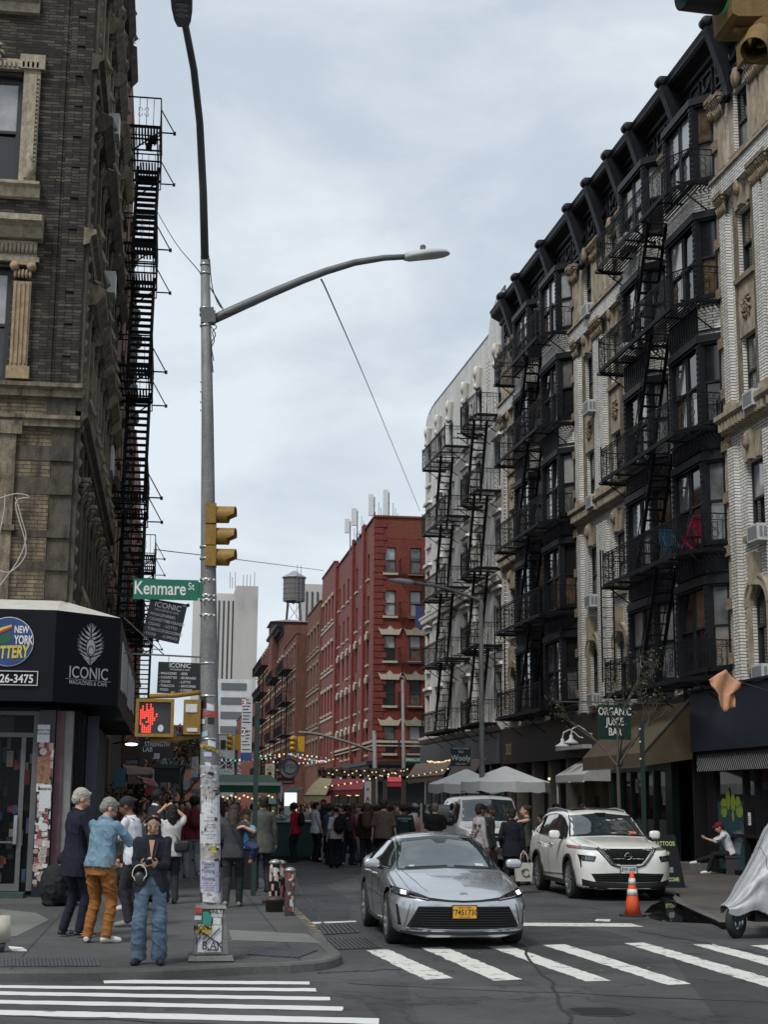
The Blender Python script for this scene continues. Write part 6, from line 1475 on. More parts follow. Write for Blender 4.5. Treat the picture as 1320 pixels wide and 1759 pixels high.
# silver sedan
def sedan():
 deg=178.8;SC=.955;c0=Vector((3.74,19.98,0));fw=Vector((-math.sin(R_(deg)),math.cos(R_(deg)),0));o=c0-fw*1.41*SC
 root=thing('sedan','silver four-door saloon with yellow number plate and lit headlights driving towards the crosswalk','car',o);fr=turned(o,deg,SC)
 K=[(-2.54,.98,.96,.60,.93,.76,.62,.80,.34,.76,.05),(-2.48,1.09,1.07,.66,1.00,.80,.62,.87,.28,.80,.05),(-2.2,1.13,1.10,.66,1.0,.84,.62,.91,.22,.86,.05),(-1.85,1.19,1.15,.62,.985,.865,.60,.92,.20,.87,.06),(-1.4,1.335,1.28,.57,.965,.875,.60,.92,.20,.87,.08),(-.9,1.425,1.365,.56,.945,.878,.60,.915,.20,.87,.09),(-.4,1.445,1.385,.565,.925,.878,.60,.915,.20,.87,.09),(.05,1.40,1.345,.575,.91,.878,.60,.915,.20,.87,.08),(.35,1.29,1.245,.60,.90,.878,.60,.915,.20,.87,.07),(.75,1.09,1.06,.65,.885,.875,.60,.915,.20,.87,.05),(1.02,.975,.955,.68,.87,.87,.60,.915,.20,.87,.04),(1.3,.925,.905,.68,.83,.865,.60,.92,.20,.87,.04),(1.7,.865,.835,.67,.77,.855,.58,.92,.20,.87,.04),(2.05,.795,.765,.64,.71,.85,.55,.915,.20,.87,.04),(2.25,.74,.71,.60,.665,.85,.50,.91,.19,.86,.03),(2.33,.68,.66,.58,.63,.84,.46,.90,.18,.85,.03),(2.37,.62,.61,.56,.59,.82,.42,.88,.19,.84,.02)]
 AX=[(1.41,.345,.40),(-1.41,.345,.40)]
 SILV=bpy.data.materials.new('silver_paint');SILV.use_nodes=True;b=SILV.node_tree.nodes['Principled BSDF'];b.inputs['Base Color'].default_value=(.52,.54,.565,1);b.inputs['Metallic'].default_value=.7;b.inputs['Roughness'].default_value=.26;b.inputs['Coat Weight'].default_value=1;b.inputs['Coat Roughness'].default_value=.03
 c=Car(root,fr,K,AX,.34,SILV,nose=.62,nosew=.42)
 for e,sd in((1,1),(-1,-1)):
  wheel(root,fr,e*.80,1.41,.34,e,rim=RIMM);wheel(root,fr,e*.80,-1.41,.34,e,rim=RIMM)
 wells(root,fr,AX,.90)
 g=MB(fr)
 c.patch([(-.60,1.30),(0,1.365),(.60,1.30)],[(-.70,.955),(0,.985),(.70,.955)],'front',.004,26,14,mb=g).build('windscreen',GLS,root)
 m=MB(fr);c.patch([(-.585,1.345),(0,1.40),(.585,1.345)],[(-.60,1.30),(0,1.365),(.60,1.30)],'front',.0065,20,3,mb=m);c.line([(-.70,.955),(0,.985),(.70,.955)],'front',.02,.004,mb=m,n=24);[c.line([(e*.60,1.30),(e*.70,.955)],'front',.016,.004,mb=m)for e in(-1,1)];m.build('windscreen_seal',GBK,root)
 c.patch([(-.50,1.32),(0,1.36),(.50,1.32)],[(-.58,1.12),(0,1.17),(.58,1.12)],'rear',.004,16,8).build('rear_window',GLS,root)
 m=MB(fr);c.patch([(-.52,-1.1),(0,-1.12),(.52,-1.1)],[(-.52,-.05),(0,-.0),(.52,-.05)],'top',.003,12,14,mb=m).build('sunroof',mat('silver_roof_panel',(.32,.34,.36),.2,.5,var=0,coat=1),root)
 for e in(-1,1):
  top=[(.62,1.075),(.3,1.205),(-.05,1.295),(-.5,1.325),(-1.0,1.30),(-1.5,1.19),(-1.78,1.075)];bot=[(.78,.955),(.3,.965),(-.05,.975),(-.5,.985),(-1.0,1.0),(-1.5,1.025),(-1.82,1.055)]
  m=c.patch(top,bot,'side',.004,40,8,side=e);w_=m.build('side_window',GLS,root)
  m=MB(fr);c.line(bot,'side',.016,.006,e,mb=m);c.line(top,'side',.02,.005,e,mb=m)
  c.patch([(-.30,1.31),(-.40,1.31)],[(-.30,.98),(-.42,.985)],'side',.007,3,8,e,mb=m);c.line([(-1.35,1.22),(-1.28,1.01)],'side',.03,.006,e,mb=m);m.build('window_trim',GBK,root)
  m=MB(fr)
  for pts in([(.86,.93),(.88,.70),(.80,.30)],[(-.36,.97),(-.36,.60),(-.33,.30)],[(-1.22,1.0),(-1.30,.86),(-1.05,.62),(-.95,.40),(-.93,.30)],[(.82,.265),(-.95,.265)],[(1.05,.86),(1.1,.82)]):c.line(pts,'side',.007,.001,e,mb=m)
  m.build('door_gap',SEAM,root)
  m=MB(fr);c.line([(.80,.25),(0,.235),(-.95,.25)],'side',.05,.0,e,mb=m);m.build('sill_trim',BPL,root)
  for y in(-.20,-1.06):
   h,n=c.hit((e*3,y,.86),(-e,0,0));m=MB(fr);m.smooth=True;m.tube([(h.x-e*.005,y+.10,.86),(h.x+e*.03,y+.08,.86),(h.x+e*.034,y-.06,.865),(h.x-e*.005,y-.09,.866)],[.010,.014,.014,.010],7);m.build('door_handle',SILV,root)
  m=MB(fr);m.smooth=True;m.sball((e*1.02,.60,1.02),(.115,.06,.068),.62);m.smooth=False;m.mi=1;m.bar((e*.86,.62,.95),(e*.98,.61,.98),.05,.035);m.build('wing_mirror',[SILV,GBK],root)
  m=MB(fr);c.patch([(e*.44,.645),(e*.60,.705),(e*.80,.755),(e*.875,.765)],[(e*.46,.612),(e*.62,.635),(e*.80,.655),(e*.885,.69)],'front',.006,18,5,mb=m);hl=m.build('headlight',GBK,root)
  m=MB(fr);c.patch([(e*.70,.722),(e*.86,.752)],[(e*.71,.672),(e*.87,.69)],'front',.011,6,4,mb=m);m.build('lens',LENS,hl)
  m=MB(fr);c.patch([(e*.735,.715),(e*.79,.725)],[(e*.74,.68),(e*.795,.688)],'front',.016,3,3,mb=m);m.build('lamp',LED,hl)
  m=MB(fr);c.line([(e*.47,.628),(e*.62,.65),(e*.70,.665)],'front',.008,.012,mb=m);m.build('running_light',mat('pale_lens',(.5,.52,.54),.2,var=0),hl)
  m=MB(fr);c.patch([(e*.845,.56),(e*.865,.56)],[(e*.80,.30),(e*.835,.30)],'front',.003,4,8,mb=m);m.build('corner_vent',GBK,root)
  m=MB(fr);c.patch([(e*.80,.58),(e*.70,.575)],[(e*.78,.30),(e*.76,.30)],'front',.012,4,8,mb=m);m.build('bumper_blade',SILV,root)
  m=MB(fr);c.patch([(e*.5,1.0),(e*.74,1.0)],[(e*.5,.90),(e*.76,.88)],'rear',.005,6,4,mb=m);m.build('tail_light',mat('red_lens',(.25,.01,.01),.15,var=0,coat=1),root)
  m=MB(fr);c.line([(e*.66,.99+.0),(e*.60,1.5),(e*.52,2.05),(e*.46,2.24)],'top',.010,.0,mb=m);m.build('bonnet_crease',SILV,root)
  m=MB(fr);c.line([(e*.735,1.0),(e*.72,1.5),(e*.70,1.95),(e*.66,2.12)],'top',.006,.0005,mb=m);m.build('bonnet_gap',SEAM,root)
 m=MB(fr);c.patch([(-.46,.655),(-.2,.625),(0,.618),(.2,.625),(.46,.655)],[(-.46,.618),(-.2,.60),(0,.594),(.2,.60),(.46,.618)],'front',.004,26,3,mb=m);m.build('upper_grille',GBK,root)
 m=MB(fr);h,n=c.hit((0,6,.685),(0,-1,0));q=h+n*.008
 for rx,rz in((.062,.040),(.024,.038),(.045,.016)):
  pts=[(q.x+rx*math.cos(t),q.y-.004*0-(rz*math.sin(t))*.35,q.z+(rz*math.sin(t)+(.012 if rx==.045 else 0)))for t in[k*math.tau/18 for k in range(18)]];m.tube(pts,.0045,5,close=True)
 m.build('badge',CHR,root)
 GT=[(-.60,.545),(-.3,.545),(0,.545),(.3,.545),(.60,.545)];GB=[(-.74,.285),(-.4,.262),(0,.258),(.4,.262),(.74,.285)]
 gr=c.patch(GT,GB,'front',.004,30,8).build('lower_grille',SEAM,root)
 m=MB(fr)
 for k in range(9):
  t=(k+.5)/9;x=.60+.13*t;z=.545-(.545-.265)*t
  c.line([(-x+.015,z),(0,z-.004),(x-.015,z)],'front',.011,.010,mb=m,n=36)
 m.build('slat',BPL,gr)
 m=MB(fr);c.line([(-.75,.262),(-.4,.236),(0,.232),(.4,.236),(.75,.262)],'front',.022,.010,mb=m,n=30);m.build('lower_lip',CHR,root)
 m=MB(fr);c.line([(-.80,.215),(0,.195),(.80,.215)],'front',.04,.0,mb=m,n=30);m.build('skirt',BPL,root)
 h,n=c.hit((0,6,.47),(0,-1,0));plate(root,fr,0.0,h.y+.015,.475,.31,.155,'T745173C',PLY,'NEW YORK','TAXI & LIMO')
 m=MB(fr)
 for a,b_ in(((-.55,.975),(.05,.985)),((.05,.985),(.62,.965))):pass
 m.build('x',BPL,root)if m.v else None
 m=MB(fr);c.line([(-.62,.972),(-.1,1.0)],'front',.012,.012,mb=m);c.line([(.0,1.0),(.60,.975)],'front',.012,.012,mb=m);m.build('wiper',BPL,root)
 m=MB(fr);c.patch([(-.52,1.025),(-.40,1.03)],[(-.53,.995),(-.41,1.0)],'front',.006,3,3,mb=m);c.patch([(.46,1.01),(.53,1.006)],[(.47,.98),(.54,.976)],'front',.006,3,3,mb=m);m.build('sticker',mat('pale_sticker',(.45,.55,.55),.5,var=0),root)
 m=MB(fr);c.patch([(-.14,1.365),(.14,1.365)],[(-.06,1.30),(.06,1.30)],'front',.007,6,4,mb=m);m.build('sensor_housing',GBK,root)
 m=MB(fr);h,n=c.hit((0,-1.25,4),(0,0,-1));m.prism([(-.06,0),(.10,.0),(-.04,.07)],-.012,.012,'a')if False else m.ball((0,-1.2,h.z+.02),(.02,.07,.04),8,5);m.build('antenna_fin',SILV,root)
sedan()
# white SUV
def suv():
 deg=179.0;c0=Vector((8.62,29.05,0));fw=Vector((-math.sin(R_(deg)),math.cos(R_(deg)),0));o=c0-fw*1.353
 root=thing('suv','pearl white SUV parked by the right kerb behind the traffic cone','car',o);fr=turned(o,deg)
 K=[(-2.33,1.05,1.03,.66,1.0,.78,.70,.82,.45,.78,.05),(-2.27,1.32,1.28,.60,1.12,.83,.72,.89,.36,.82,.06),(-2.05,1.56,1.50,.60,1.13,.855,.72,.91,.28,.86,.08),(-1.6,1.66,1.60,.62,1.10,.87,.70,.92,.25,.87,.08),(-.9,1.695,1.635,.63,1.06,.875,.68,.915,.24,.87,.08),(-.3,1.70,1.64,.635,1.04,.878,.68,.915,.24,.87,.08),(.2,1.645,1.59,.64,1.03,.878,.68,.915,.24,.87,.08),(.5,1.53,1.48,.655,1.03,.878,.68,.915,.24,.87,.06),(.85,1.30,1.265,.69,1.025,.876,.68,.915,.24,.87,.05),(1.06,1.17,1.145,.71,1.02,.874,.68,.92,.24,.87,.04),(1.35,1.13,1.10,.71,1.0,.87,.68,.925,.24,.87,.05),(1.8,1.075,1.045,.70,.965,.865,.66,.925,.24,.87,.05),(2.05,1.02,.99,.68,.93,.86,.62,.92,.24,.87,.05),(2.2,.965,.93,.66,.88,.855,.58,.91,.24,.86,.04),(2.27,.88,.86,.64,.82,.85,.55,.905,.24,.85,.03),(2.31,.78,.77,.62,.74,.83,.52,.89,.26,.83,.03)]
 AX=[(1.353,.365,.43),(-1.353,.365,.43)]
 WP=bpy.data.materials.new('pearl_white_paint');WP.use_nodes=True;b=WP.node_tree.nodes['Principled BSDF'];b.inputs['Base Color'].default_value=(.74,.74,.70,1);b.inputs['Roughness'].default_value=.3;b.inputs['Coat Weight'].default_value=1;b.inputs['Coat Roughness'].default_value=.03
 c=Car(root,fr,K,AX,.36,WP,nose=.5,nosew=.5,tail=.3)
 for e in(1,-1):wheel(root,fr,e*.80,1.353,.36,e,rim=RIMM,spokes=6);wheel(root,fr,e*.80,-1.353,.36,e,rim=RIMM,spokes=6)
 wells(root,fr,AX,.90)
 c.patch([(-.62,1.545),(0,1.60),(.62,1.545)],[(-.76,1.155),(0,1.18),(.76,1.155)],'front',.004,26,14).build('windscreen',GLS,root)
 m=MB(fr);c.line([(-.76,1.155),(0,1.18),(.76,1.155)],'front',.03,.004,mb=m,n=24);[c.line([(e*.63,1.55),(e*.76,1.155)],'front',.02,.004,mb=m)for e in(-1,1)];m.build('windscreen_seal',GBK,root)
 m=MB(fr);c.patch([(-.5,.05),(0,.12),(.5,.05)],[(-.5,-1.5),(0,-1.5),(.5,-1.5)],'top',.004,10,20,mb=m);m.build('sunroof',GBK,root)
 for e in(-1,1):
  top=[(.62,1.33),(.3,1.475),(-.1,1.55),(-.6,1.575),(-1.2,1.55),(-1.7,1.46),(-1.98,1.30)];bot=[(.86,1.10),(.3,1.11),(-.1,1.12),(-.6,1.13),(-1.2,1.155),(-1.7,1.19),(-2.0,1.26)]
  c.patch(top,bot,'side',.004,44,8,side=e).build('side_window',GLS,root)
  m=MB(fr);c.line(bot,'side',.018,.006,e,mb=m);c.line(top,'side',.018,.006,e,mb=m);m.build('window_trim',CHR,root)
  m=MB(fr);c.patch([(-.24,1.56),(-.36,1.565)],[(-.26,1.12),(-.38,1.125)],'side',.007,3,8,e,mb=m);c.line([(-1.42,1.52),(-1.36,1.17)],'side',.05,.006,e,mb=m);m.build('door_pillar',GBK,root)
  m=MB(fr)
  for pts in([(.92,1.05),(.95,.8),(.86,.36)],[(-.30,1.1),(-.32,.7),(-.28,.36)],[(-1.30,1.14),(-1.36,.98),(-1.02,.72),(-.88,.50),(-.86,.38)],[(.86,.33),(-.88,.33)]):c.line(pts,'side',.008,.001,e,mb=m)
  m.build('door_gap',SEAM,root)
  m=MB(fr)
  for ay,az,ar in AX:c.line([(ay+ar*1.05*math.cos(R_(t)),az+ar*1.05*math.sin(R_(t)))for t in range(-12,193,12)],'side',.07,.004,e,mb=m,n=36)
  c.line([(.9,.30),(-.9,.30)],'side',.10,-.01,e,mb=m);m.build('arch_cladding',BPL,root)
  m=MB(fr);c.line([(.8,.44),(-.8,.40)],'side',.02,.006,e,mb=m);m.build('sill_strip',CHR,root)
  for y in(-.12,-1.08):
   h,n=c.hit((e*3,y,.98),(-e,0,0));m=MB(fr);m.smooth=True;m.tube([(h.x-e*.005,y+.10,.98),(h.x+e*.03,y+.08,.98),(h.x+e*.034,y-.06,.985),(h.x-e*.005,y-.09,.986)],[.011,.015,.015,.011],7);m.build('door_handle',CHR,root)
  m=MB(fr);m.smooth=True;m.sball((e*1.02,.68,1.18),(.11,.06,.085),.62);m.smooth=False;m.mi=1;m.bar((e*.86,.70,1.10),(e*.98,.69,1.14),.06,.04);m.build('wing_mirror',[WP,GBK],root)
  m=MB(fr);m.smooth=True;m.tube([(e*.585,.15,1.60),(e*.60,-.0,1.645),(e*.615,-.7,1.69),(e*.61,-1.5,1.665),(e*.59,-1.75,1.60)],[.012,.015,.015,.015,.010],7);m.build('roof_rail',mat('satin_rail',(.4,.41,.42),.35,.8,var=0),root)
  m=MB(fr);c.patch([(e*.50,.955),(e*.70,.985),(e*.865,1.0)],[(e*.54,.92),(e*.72,.925),(e*.88,.95)],'front',.006,14,4,mb=m);m.build('running_light',LENS,root)
  m=MB(fr);c.patch([(e*.80,.985),(e*.875,.995)],[(e*.81,.93),(e*.885,.95)],'front',.010,5,3,mb=m);m.build('amber_reflector',AMB,root)
  m=MB(fr);c.patch([(e*.60,.815),(e*.86,.84)],[(e*.64,.715),(e*.84,.73)],'front',.004,14,5,mb=m);hl=m.build('headlight',GBK,root)
  m=MB(fr)
  for k in range(4):c.patch([(e*(.645+.05*k),.81),(e*(.685+.05*k),.812)],[(e*(.65+.05*k),.74),(e*(.69+.05*k),.742)],'front',.010,3,3,mb=m)
  m.build('lens',LENS,hl)
  m=MB(fr);c.patch([(e*.85,.84),(e*.88,.85)],[(e*.84,.62),(e*.855,.60)],'front',.005,3,8,mb=m);m.build('bumper_slot',GBK,root)
  m=MB(fr);c.line([(e*.60,1.12),(e*.55,1.6),(e*.47,2.0),(e*.42,2.18)],'top',.02,-.002,mb=m);m.build('bonnet_crease',WP,root)
  m=MB(fr);c.line([(e*.78,1.05),(e*.79,1.5),(e*.78,1.9),(e*.70,2.12)],'top',.007,.001,mb=m);m.build('bonnet_gap',SEAM,root)
  m=MB(fr);c.patch([(e*.5,1.1),(e*.80,1.12)],[(e*.5,1.02),(e*.82,1.0)],'rear',.005,6,4,mb=m);m.build('tail_light',mat('red_lens'),root)
 VT=[(-.50,.955),(0,.955),(.50,.955)];VB=[(-.26,.68),(0,.665),(.26,.68)]
 g=c.patch(VT,VB,'front',.003,20,8).build('grille',SEAM,root)
 m=MB(fr)
 for k in range(7):
  z=.935-k*.036;w=.48-.255*((.945-z)/.27)
  n=7
  for i in range(n*2):x0=-w+(2*w)*i/(n*2);x1=-w+2*w*(i+1)/(n*2);c.line([(x0,z+(.012 if i%2 else-.008)),(x1,z+(-.008 if i%2 else.012))],'front',.010,.010,mb=m,n=3)
 m.build('slat',GBK,g)
 m=MB(fr);c.line([(-.53,.965),(-.27,.67),(-.2,.645),(.2,.645),(.27,.67),(.53,.965)],'front',.040,.012,mb=m,n=60);m.build('grille_surround',mat('satin_silver',(.42,.43,.43),.25,.9,var=0),root)
 m=MB(fr);c.line([(-.58,.96),(-.32,.66),(-.2,.625),(.2,.625),(.32,.66),(.58,.96)],'front',.028,.006,mb=m,n=60);m.build('grille_black_trim',GBK,root)  # gloss black strip running outside the silver grille surround
 m=MB(fr);h,n=c.hit((0,6,.82),(0,-1,0));q=(h.x,h.y+.025,.82);m.tube([(q[0]+.062*math.cos(t),q[1],q[2]+.062*math.sin(t))for t in[k*math.tau/20 for k in range(20)]],.009,6,close=True);m.bar((q[0]-.085,q[1]+.004,q[2]),(q[0]+.085,q[1]+.004,q[2]),.006,.024,up=(0,1,0));m.build('badge',CHR,root)
 m=c.patch([(-.70,.50),(0,.52),(.70,.50)],[(-.62,.36),(0,.34),(.62,.36)],'front',.004,24,5);li=m.build('lower_intake',SEAM,root)
 m=MB(fr);[c.line([(-.62,z),(.62,z)],'front',.012,.010,mb=m)for z in(.47,.43,.39)];m.build('slat',BPL,li)
 m=c.patch([(-.84,.40),(-.66,.36),(0,.33),(.66,.36),(.84,.40)],[(-.82,.24),(-.4,.22),(0,.215),(.4,.22),(.82,.24)],'front',.006,30,5);m.build('lower_bumper',BPL,root)
 h,n=c.hit((0,6,.60),(0,-1,0));plate(root,fr,0,h.y+.02,.585,.30,.15,'LEW-6081',PLW,'NEW YORK','EXCELSIOR')
 m=MB(fr);c.line([(-.62,1.175),(-.05,1.20)],'front',.014,.012,mb=m);c.line([(.05,1.20),(.66,1.175)],'front',.014,.012,mb=m);m.build('wiper',BPL,root)
 m=MB(fr);c.patch([(-.56,1.24),(-.42,1.25)],[(-.57,1.20),(-.43,1.21)],'front',.008,3,3,mb=m);m.build('sticker',mat('orange_slip',(.6,.14,.05),.6,var=0),root)
 m=MB(fr);c.patch([(-.12,1.60),(.12,1.60)],[(-.06,1.52),(.06,1.52)],'front',.007,6,4,mb=m);m.build('mirror_housing',GBK,root)
suv()
# boxy white truck-like SUV behind the people
def boxy():
 deg=180;o=Vector((8.35,40.0,0));root=thing('off_road_vehicle','boxy white off-road vehicle with an open door parked beyond the pearl white SUV','car',o);fr=turned(o,deg)
 K=[(-2.2,1.2,1.18,.7,1.1,.82,.8,.86,.5,.8,.04),(-2.1,1.90,1.85,.68,1.22,.88,.8,.92,.45,.86,.06),(-1,1.97,1.92,.70,1.2,.89,.8,.93,.42,.88,.06),(0,1.97,1.92,.70,1.2,.89,.8,.93,.42,.88,.06),(.30,1.92,1.87,.70,1.2,.89,.8,.93,.42,.88,.05),(.75,1.38,1.34,.74,1.2,.89,.8,.93,.42,.88,.04),(.95,1.24,1.22,.76,1.17,.89,.8,.93,.42,.88,.04),(1.9,1.18,1.15,.76,1.1,.88,.8,.93,.42,.88,.05),(2.15,1.12,1.10,.74,1.05,.87,.78,.92,.42,.87,.03),(2.22,.95,.94,.72,.90,.86,.70,.90,.45,.86,.03)]
 AX=[(1.35,.40,.46),(-1.35,.40,.46)];WP=mat('white_truck_paint',(.55,.56,.55),.3,var=.03,coat=.8)
 c=Car(root,fr,K,AX,.4,WP,nose=.2,nosew=.82,tail=.2)
 for e in(1,-1):wheel(root,fr,e*.80,1.35,.40,e,rim=RIMM);wheel(root,fr,e*.80,-1.35,.40,e,rim=RIMM)
 wells(root,fr,AX,.90)
 c.patch([(-.66,1.84),(0,1.88),(.66,1.84)],[(-.76,1.30),(0,1.32),(.76,1.30)],'front',.004,20,10).build('windscreen',GLS,root)
 for e in(-1,1):
  c.patch([(.40,1.72),(-.4,1.83),(-1.9,1.80)],[(.62,1.24),(-.4,1.26),(-1.95,1.26)],'side',.004,24,6,side=e).build('side_window',GLS,root)
  m=MB(fr);c.patch([(e*.52,1.02),(e*.84,1.02)],[(e*.52,.84),(e*.84,.84)],'front',.006,8,4,mb=m);m.build('headlight',LENS,root)
  m=MB(fr);m.sball((e*1.04,.62,1.28),(.11,.05,.10));m.build('wing_mirror',GBK,root)
 c.patch([(-.50,1.03),(.50,1.03)],[(-.50,.84),(.50,.84)],'front',.004,12,4).build('grille',SEAM,root)
 m=MB(fr);m.box(-.93,.93,2.18,2.34,.52,.70);m.build('bumper',CHR,root)
 plate(root,fr,-.12,2.35,.76,.30,.15,'JKR 4471',PLY,'','')
 m=MB(fr);m.box(.92,1.75,.20,.27,.55,1.22);m.mi=1;m.box(.98,1.70,.215,.255,1.24,1.72);m.mi=0;m.box(1.72,1.76,.2,.27,1.2,1.75);m.build('open_door',[mat('grey_door_trim',(.30,.31,.32),.6),GLS],root)
boxy()
# covered scooter
def scooter():
 root=thing('covered_scooter','motor scooter under a silver grey cover with its front wheel showing, at the right edge','scooter',(8.3,20.2,0))
 fr=turned((8.56,20.6,0),97)
 pts=[];cv=MB(fr)
 prof=[(-1.15,.35,.95,.30),(-.9,.30,1.15,.36),(-.5,.28,1.22,.38),(-.25,.26,1.34,.42),(-.02,.24,1.56,.44),(.12,.26,1.62,.40),(.24,.30,1.48,.35),(.45,.34,1.12,.30),(.68,.36,.76,.26),(.86,.36,.52,.22),(.95,.38,.44,.15)]
 rows=[];n=40
 for i in range(61):
  y=-1.15+(2.10)*i/60;z0,z1,w=interp(prof,y);row=[]
  for k in range(n):
   t=math.pi*k/(n-1);x=w*math.cos(t);zz=z0+(z1-z0)*(math.sin(t)**.62)
   fl=math.sin(k*1.15+y*3.0)*.022+mnoise.noise(Vector((x*5,y*2.2,zz*1.2)))*.09-abs(mnoise.noise(Vector((x*4+y*5,y*7+zz*5,zz*2))))*.11
   g=1-.25*math.sin(t);row.append((x*(1+fl*1.6)+fl*.25*g*(1 if x>0 else-1),y,zz+fl*.2+(.04*math.sin(y*11+k)if k in(0,n-1)else 0)))
  rows.append(row)
 cv.smooth=True;cv.grid(rows);cv.build('cover',mat('silver_cover_cloth',(.34,.355,.37),.5,.15,var=.12,scale=3,bump=.4,bscale=9),root)
 sm_=MB(fr)
 for i0 in(30,44):sm_.tube([Vector(p)*1.0 for p in rows[i0]],.006,5)
 sm_.tube([rows[i][20]for i in range(61)],.007,5);sm_.tube([rows[i][9]for i in range(20,61)],.005,5);sm_.tube([rows[i][0]for i in range(61)],.012,6);sm_.tube([rows[i][39]for i in range(61)],.012,6);sm_.build('seam',mat('cover_seam',(.16,.17,.18),.7),root)
 for nm,y in(('front_wheel',.78),('rear_wheel',-.85)):
  ca,sa=(math.cos(.6),math.sin(.6))if y>0 else(1,0);m=MB(Fr(fr(0,y,.23),fr.a*ca+fr.b*sa,fr.b*ca-fr.a*sa));m.smooth=True;m.lathe([(.13,-.05),(.20,-.055),(.228,-.035),(.234,0),(.228,.035),(.20,.055),(.13,.05)],n=28,ax='a',cap=False);m.mi=1;m.lathe([(.135,-.04),(.12,-.02),(.12,.02),(.135,.04)],n=20,ax='a',cap=False);m.smooth=False
  for k in range(5):t=k*math.tau/5;m.bar((0,.03*math.cos(t),.03*math.sin(t)),(0,.125*math.cos(t),.125*math.sin(t)),.03,.02)
  m.build(nm,[TYRE,RIMM],root)
 m=MB(fr);m.box(-.12,.12,-1.0,.55,.22,.40);m.bar((0,.55,.35),(0,.78,.23),.06);m.build('underbody',BPL,root)
scooter()
# STREET FURNITURE
GALV=streaked('galvanised_pole',(.235,.235,.23),(.10,.10,.10),.6,2.5,.7,.4,.5,metal=.3);GALD=mat('dark_grey_arm',(.12,.125,.125),.55,.4);SIGY=streaked('signal_yellow',(.29,.17,.04),(.13,.08,.03),.5,4,.6);SIGD=mat('signal_black',(.012,.012,.014),.5)
LAMPG=mat('lamp_housing',(.42,.43,.42),.5);WPT=mat('white_print',(.68,.68,.66),.6,var=.05);GRN=mat('dark_green_paint',(.012,.03,.025),.5);WIRE=mat('cable_black',(.02,.02,.02),.6);BLKS=mat('sign_black',(.010,.011,.014),.35,var=.1)
WHS=mat('white_sticker',(.55,.56,.57),.6,var=.25,scale=40);AL=lambda a,b,t:a+(b-a)*t
G=gy
def disc(mb,c,ex,ez,r,n=20,r2=None):mb.add([Vector(c)+Vector(ex)*(r*math.cos(math.tau*k/n))+Vector(ez)*((r2 or r)*math.sin(math.tau*k/n))for k in range(n)],[tuple(range(n))],raw=True)
X_,Z_=Vector((1,0,0)),Vector((0,0,1))
# main light pole on the corner
PY=17.05
def lp(u,v,y=PY):return G(u,v,y)
base=lp(361,1647);pole=thing('light_pole','tall grey street light pole with two arms, wrapped in stickers on the near corner','street light',(base.x,PY,SW))
def tap(mb,u0,u1,v0,u2,u3,v1,d=.17,y=PY):
 a,b,c,e=G(u0,v0,y),G(u1,v0,y),G(u2,v1,y),G(u3,v1,y);k=(e.x-c.x)/(b.x-a.x)
 mb.add([(a.x,y-d,a.z),(b.x,y-d,a.z),(b.x,y+d,a.z),(a.x,y+d,a.z),(c.x,y-d*k,c.z),(e.x,y-d*k,c.z),(e.x,y+d*k,c.z),(c.x,y+d*k,c.z)],[(0,1,2,3),(7,6,5,4),(0,4,5,1),(1,5,6,2),(2,6,7,3),(3,7,4,0)],raw=True)
m=MB();tap(m,331,391,1637,338,385,1559);tap(m,334,389,1559,336,386,1554);tap(m,345,377,1556,347,375,1547,.1);pb=m.build('base',GALV,pole)
m=MB();tap(m,322,400,1647,324,398,1639,.26);m.build('plinth',CONC,pole)
pts=[(361.5,1550),(360,1300),(358,1000),(356.5,720),(352,440)];P=[lp(*p)for p in pts]
m=MB();m.smooth=True;m.tube(P,[.112,.104,.088,.070,.052],16,raw=True);m.smooth=False;m.build('shaft',GALV,pole)
m=MB();m.smooth=True
for v in(1057,1031,1023,996,960,940,1140,1196,1270,530,560,470,455):p=lp(352+(v-440)/1110*9.5,v);r=.050+(v-440)/1110*.065;m.lathe([(r,-.012),(r+.008,-.012),(r+.008,.012),(r,.012)],p,16)
m.build('band_clamp',mat('steel_band',(.4,.4,.4),.3,.8),pole)
m=MB()
for v in(1057,1031,1023,996):
 for k in(-1,0,1):p=lp(358.5+k*9,v,PY-.095);m.ball(p,.014,6,4)
for v in(655,672,690,704):m.ball(lp(346,v),.02,6,4)
m.build('stud',WPT,pole)
m=MB();m.smooth=True;q=[(352,448,17.05),(349,330,16.7),(343,210,16.1),(333,120,15.4),(318,42,14.6)];m.tube([G(*p)for p in q],[.048,.045,.042,.040,.038],12,raw=True);m.build('upper_arm',mat('dark_arm_under',(.06,.062,.062),.6),pole)
a=G(314,47,14.55);b=G(311,-14,13.95);m=MB();d=(b-a);w=[(0,.055),(.18,.085),(.5,.105),(.8,.11),(.97,.07)];m.add([a+d*t+X_*(s*ww)+Z_*h for t,ww in w for s,h in((-1,0),(1,0),(.7,.09),(-.7,.09))],[(i*4+k,i*4+(k+1)%4,i*4+4+(k+1)%4,i*4+4+k)for i in range(4)for k in range(4)]+[(3,2,1,0),(16,17,18,19)],raw=True)
m.mi=1
for i in range(3):m.ball(a+d*(.35+i*.14)+Z_*-.003,(.07,.05,.012),8,4)
m.build('lamp_head',[GALD,mat('led_lens_off',(.18,.19,.19),.2)],pole)
m=MB();m.smooth=True;q=[(366,549),(385,540),(420,524),(470,502),(520,481),(560,466),(610,451),(660,443),(700,441)];m.tube([lp(*p)for p in q],[.055,.058,.056,.052,.048,.045,.041,.037,.034],12,raw=True);m.smooth=False
m.wbar(lp(356,530),lp(356,556),.15,.12);m.wbar(lp(366,536),lp(366,556),.05,.14);[m.ball(lp(347,v),.035,7,5)for v in(532,540)];m.build('side_arm',GALD,pole)
m=MB();a,b=lp(695,443),lp(773,437);m.smooth=True;rows=[]
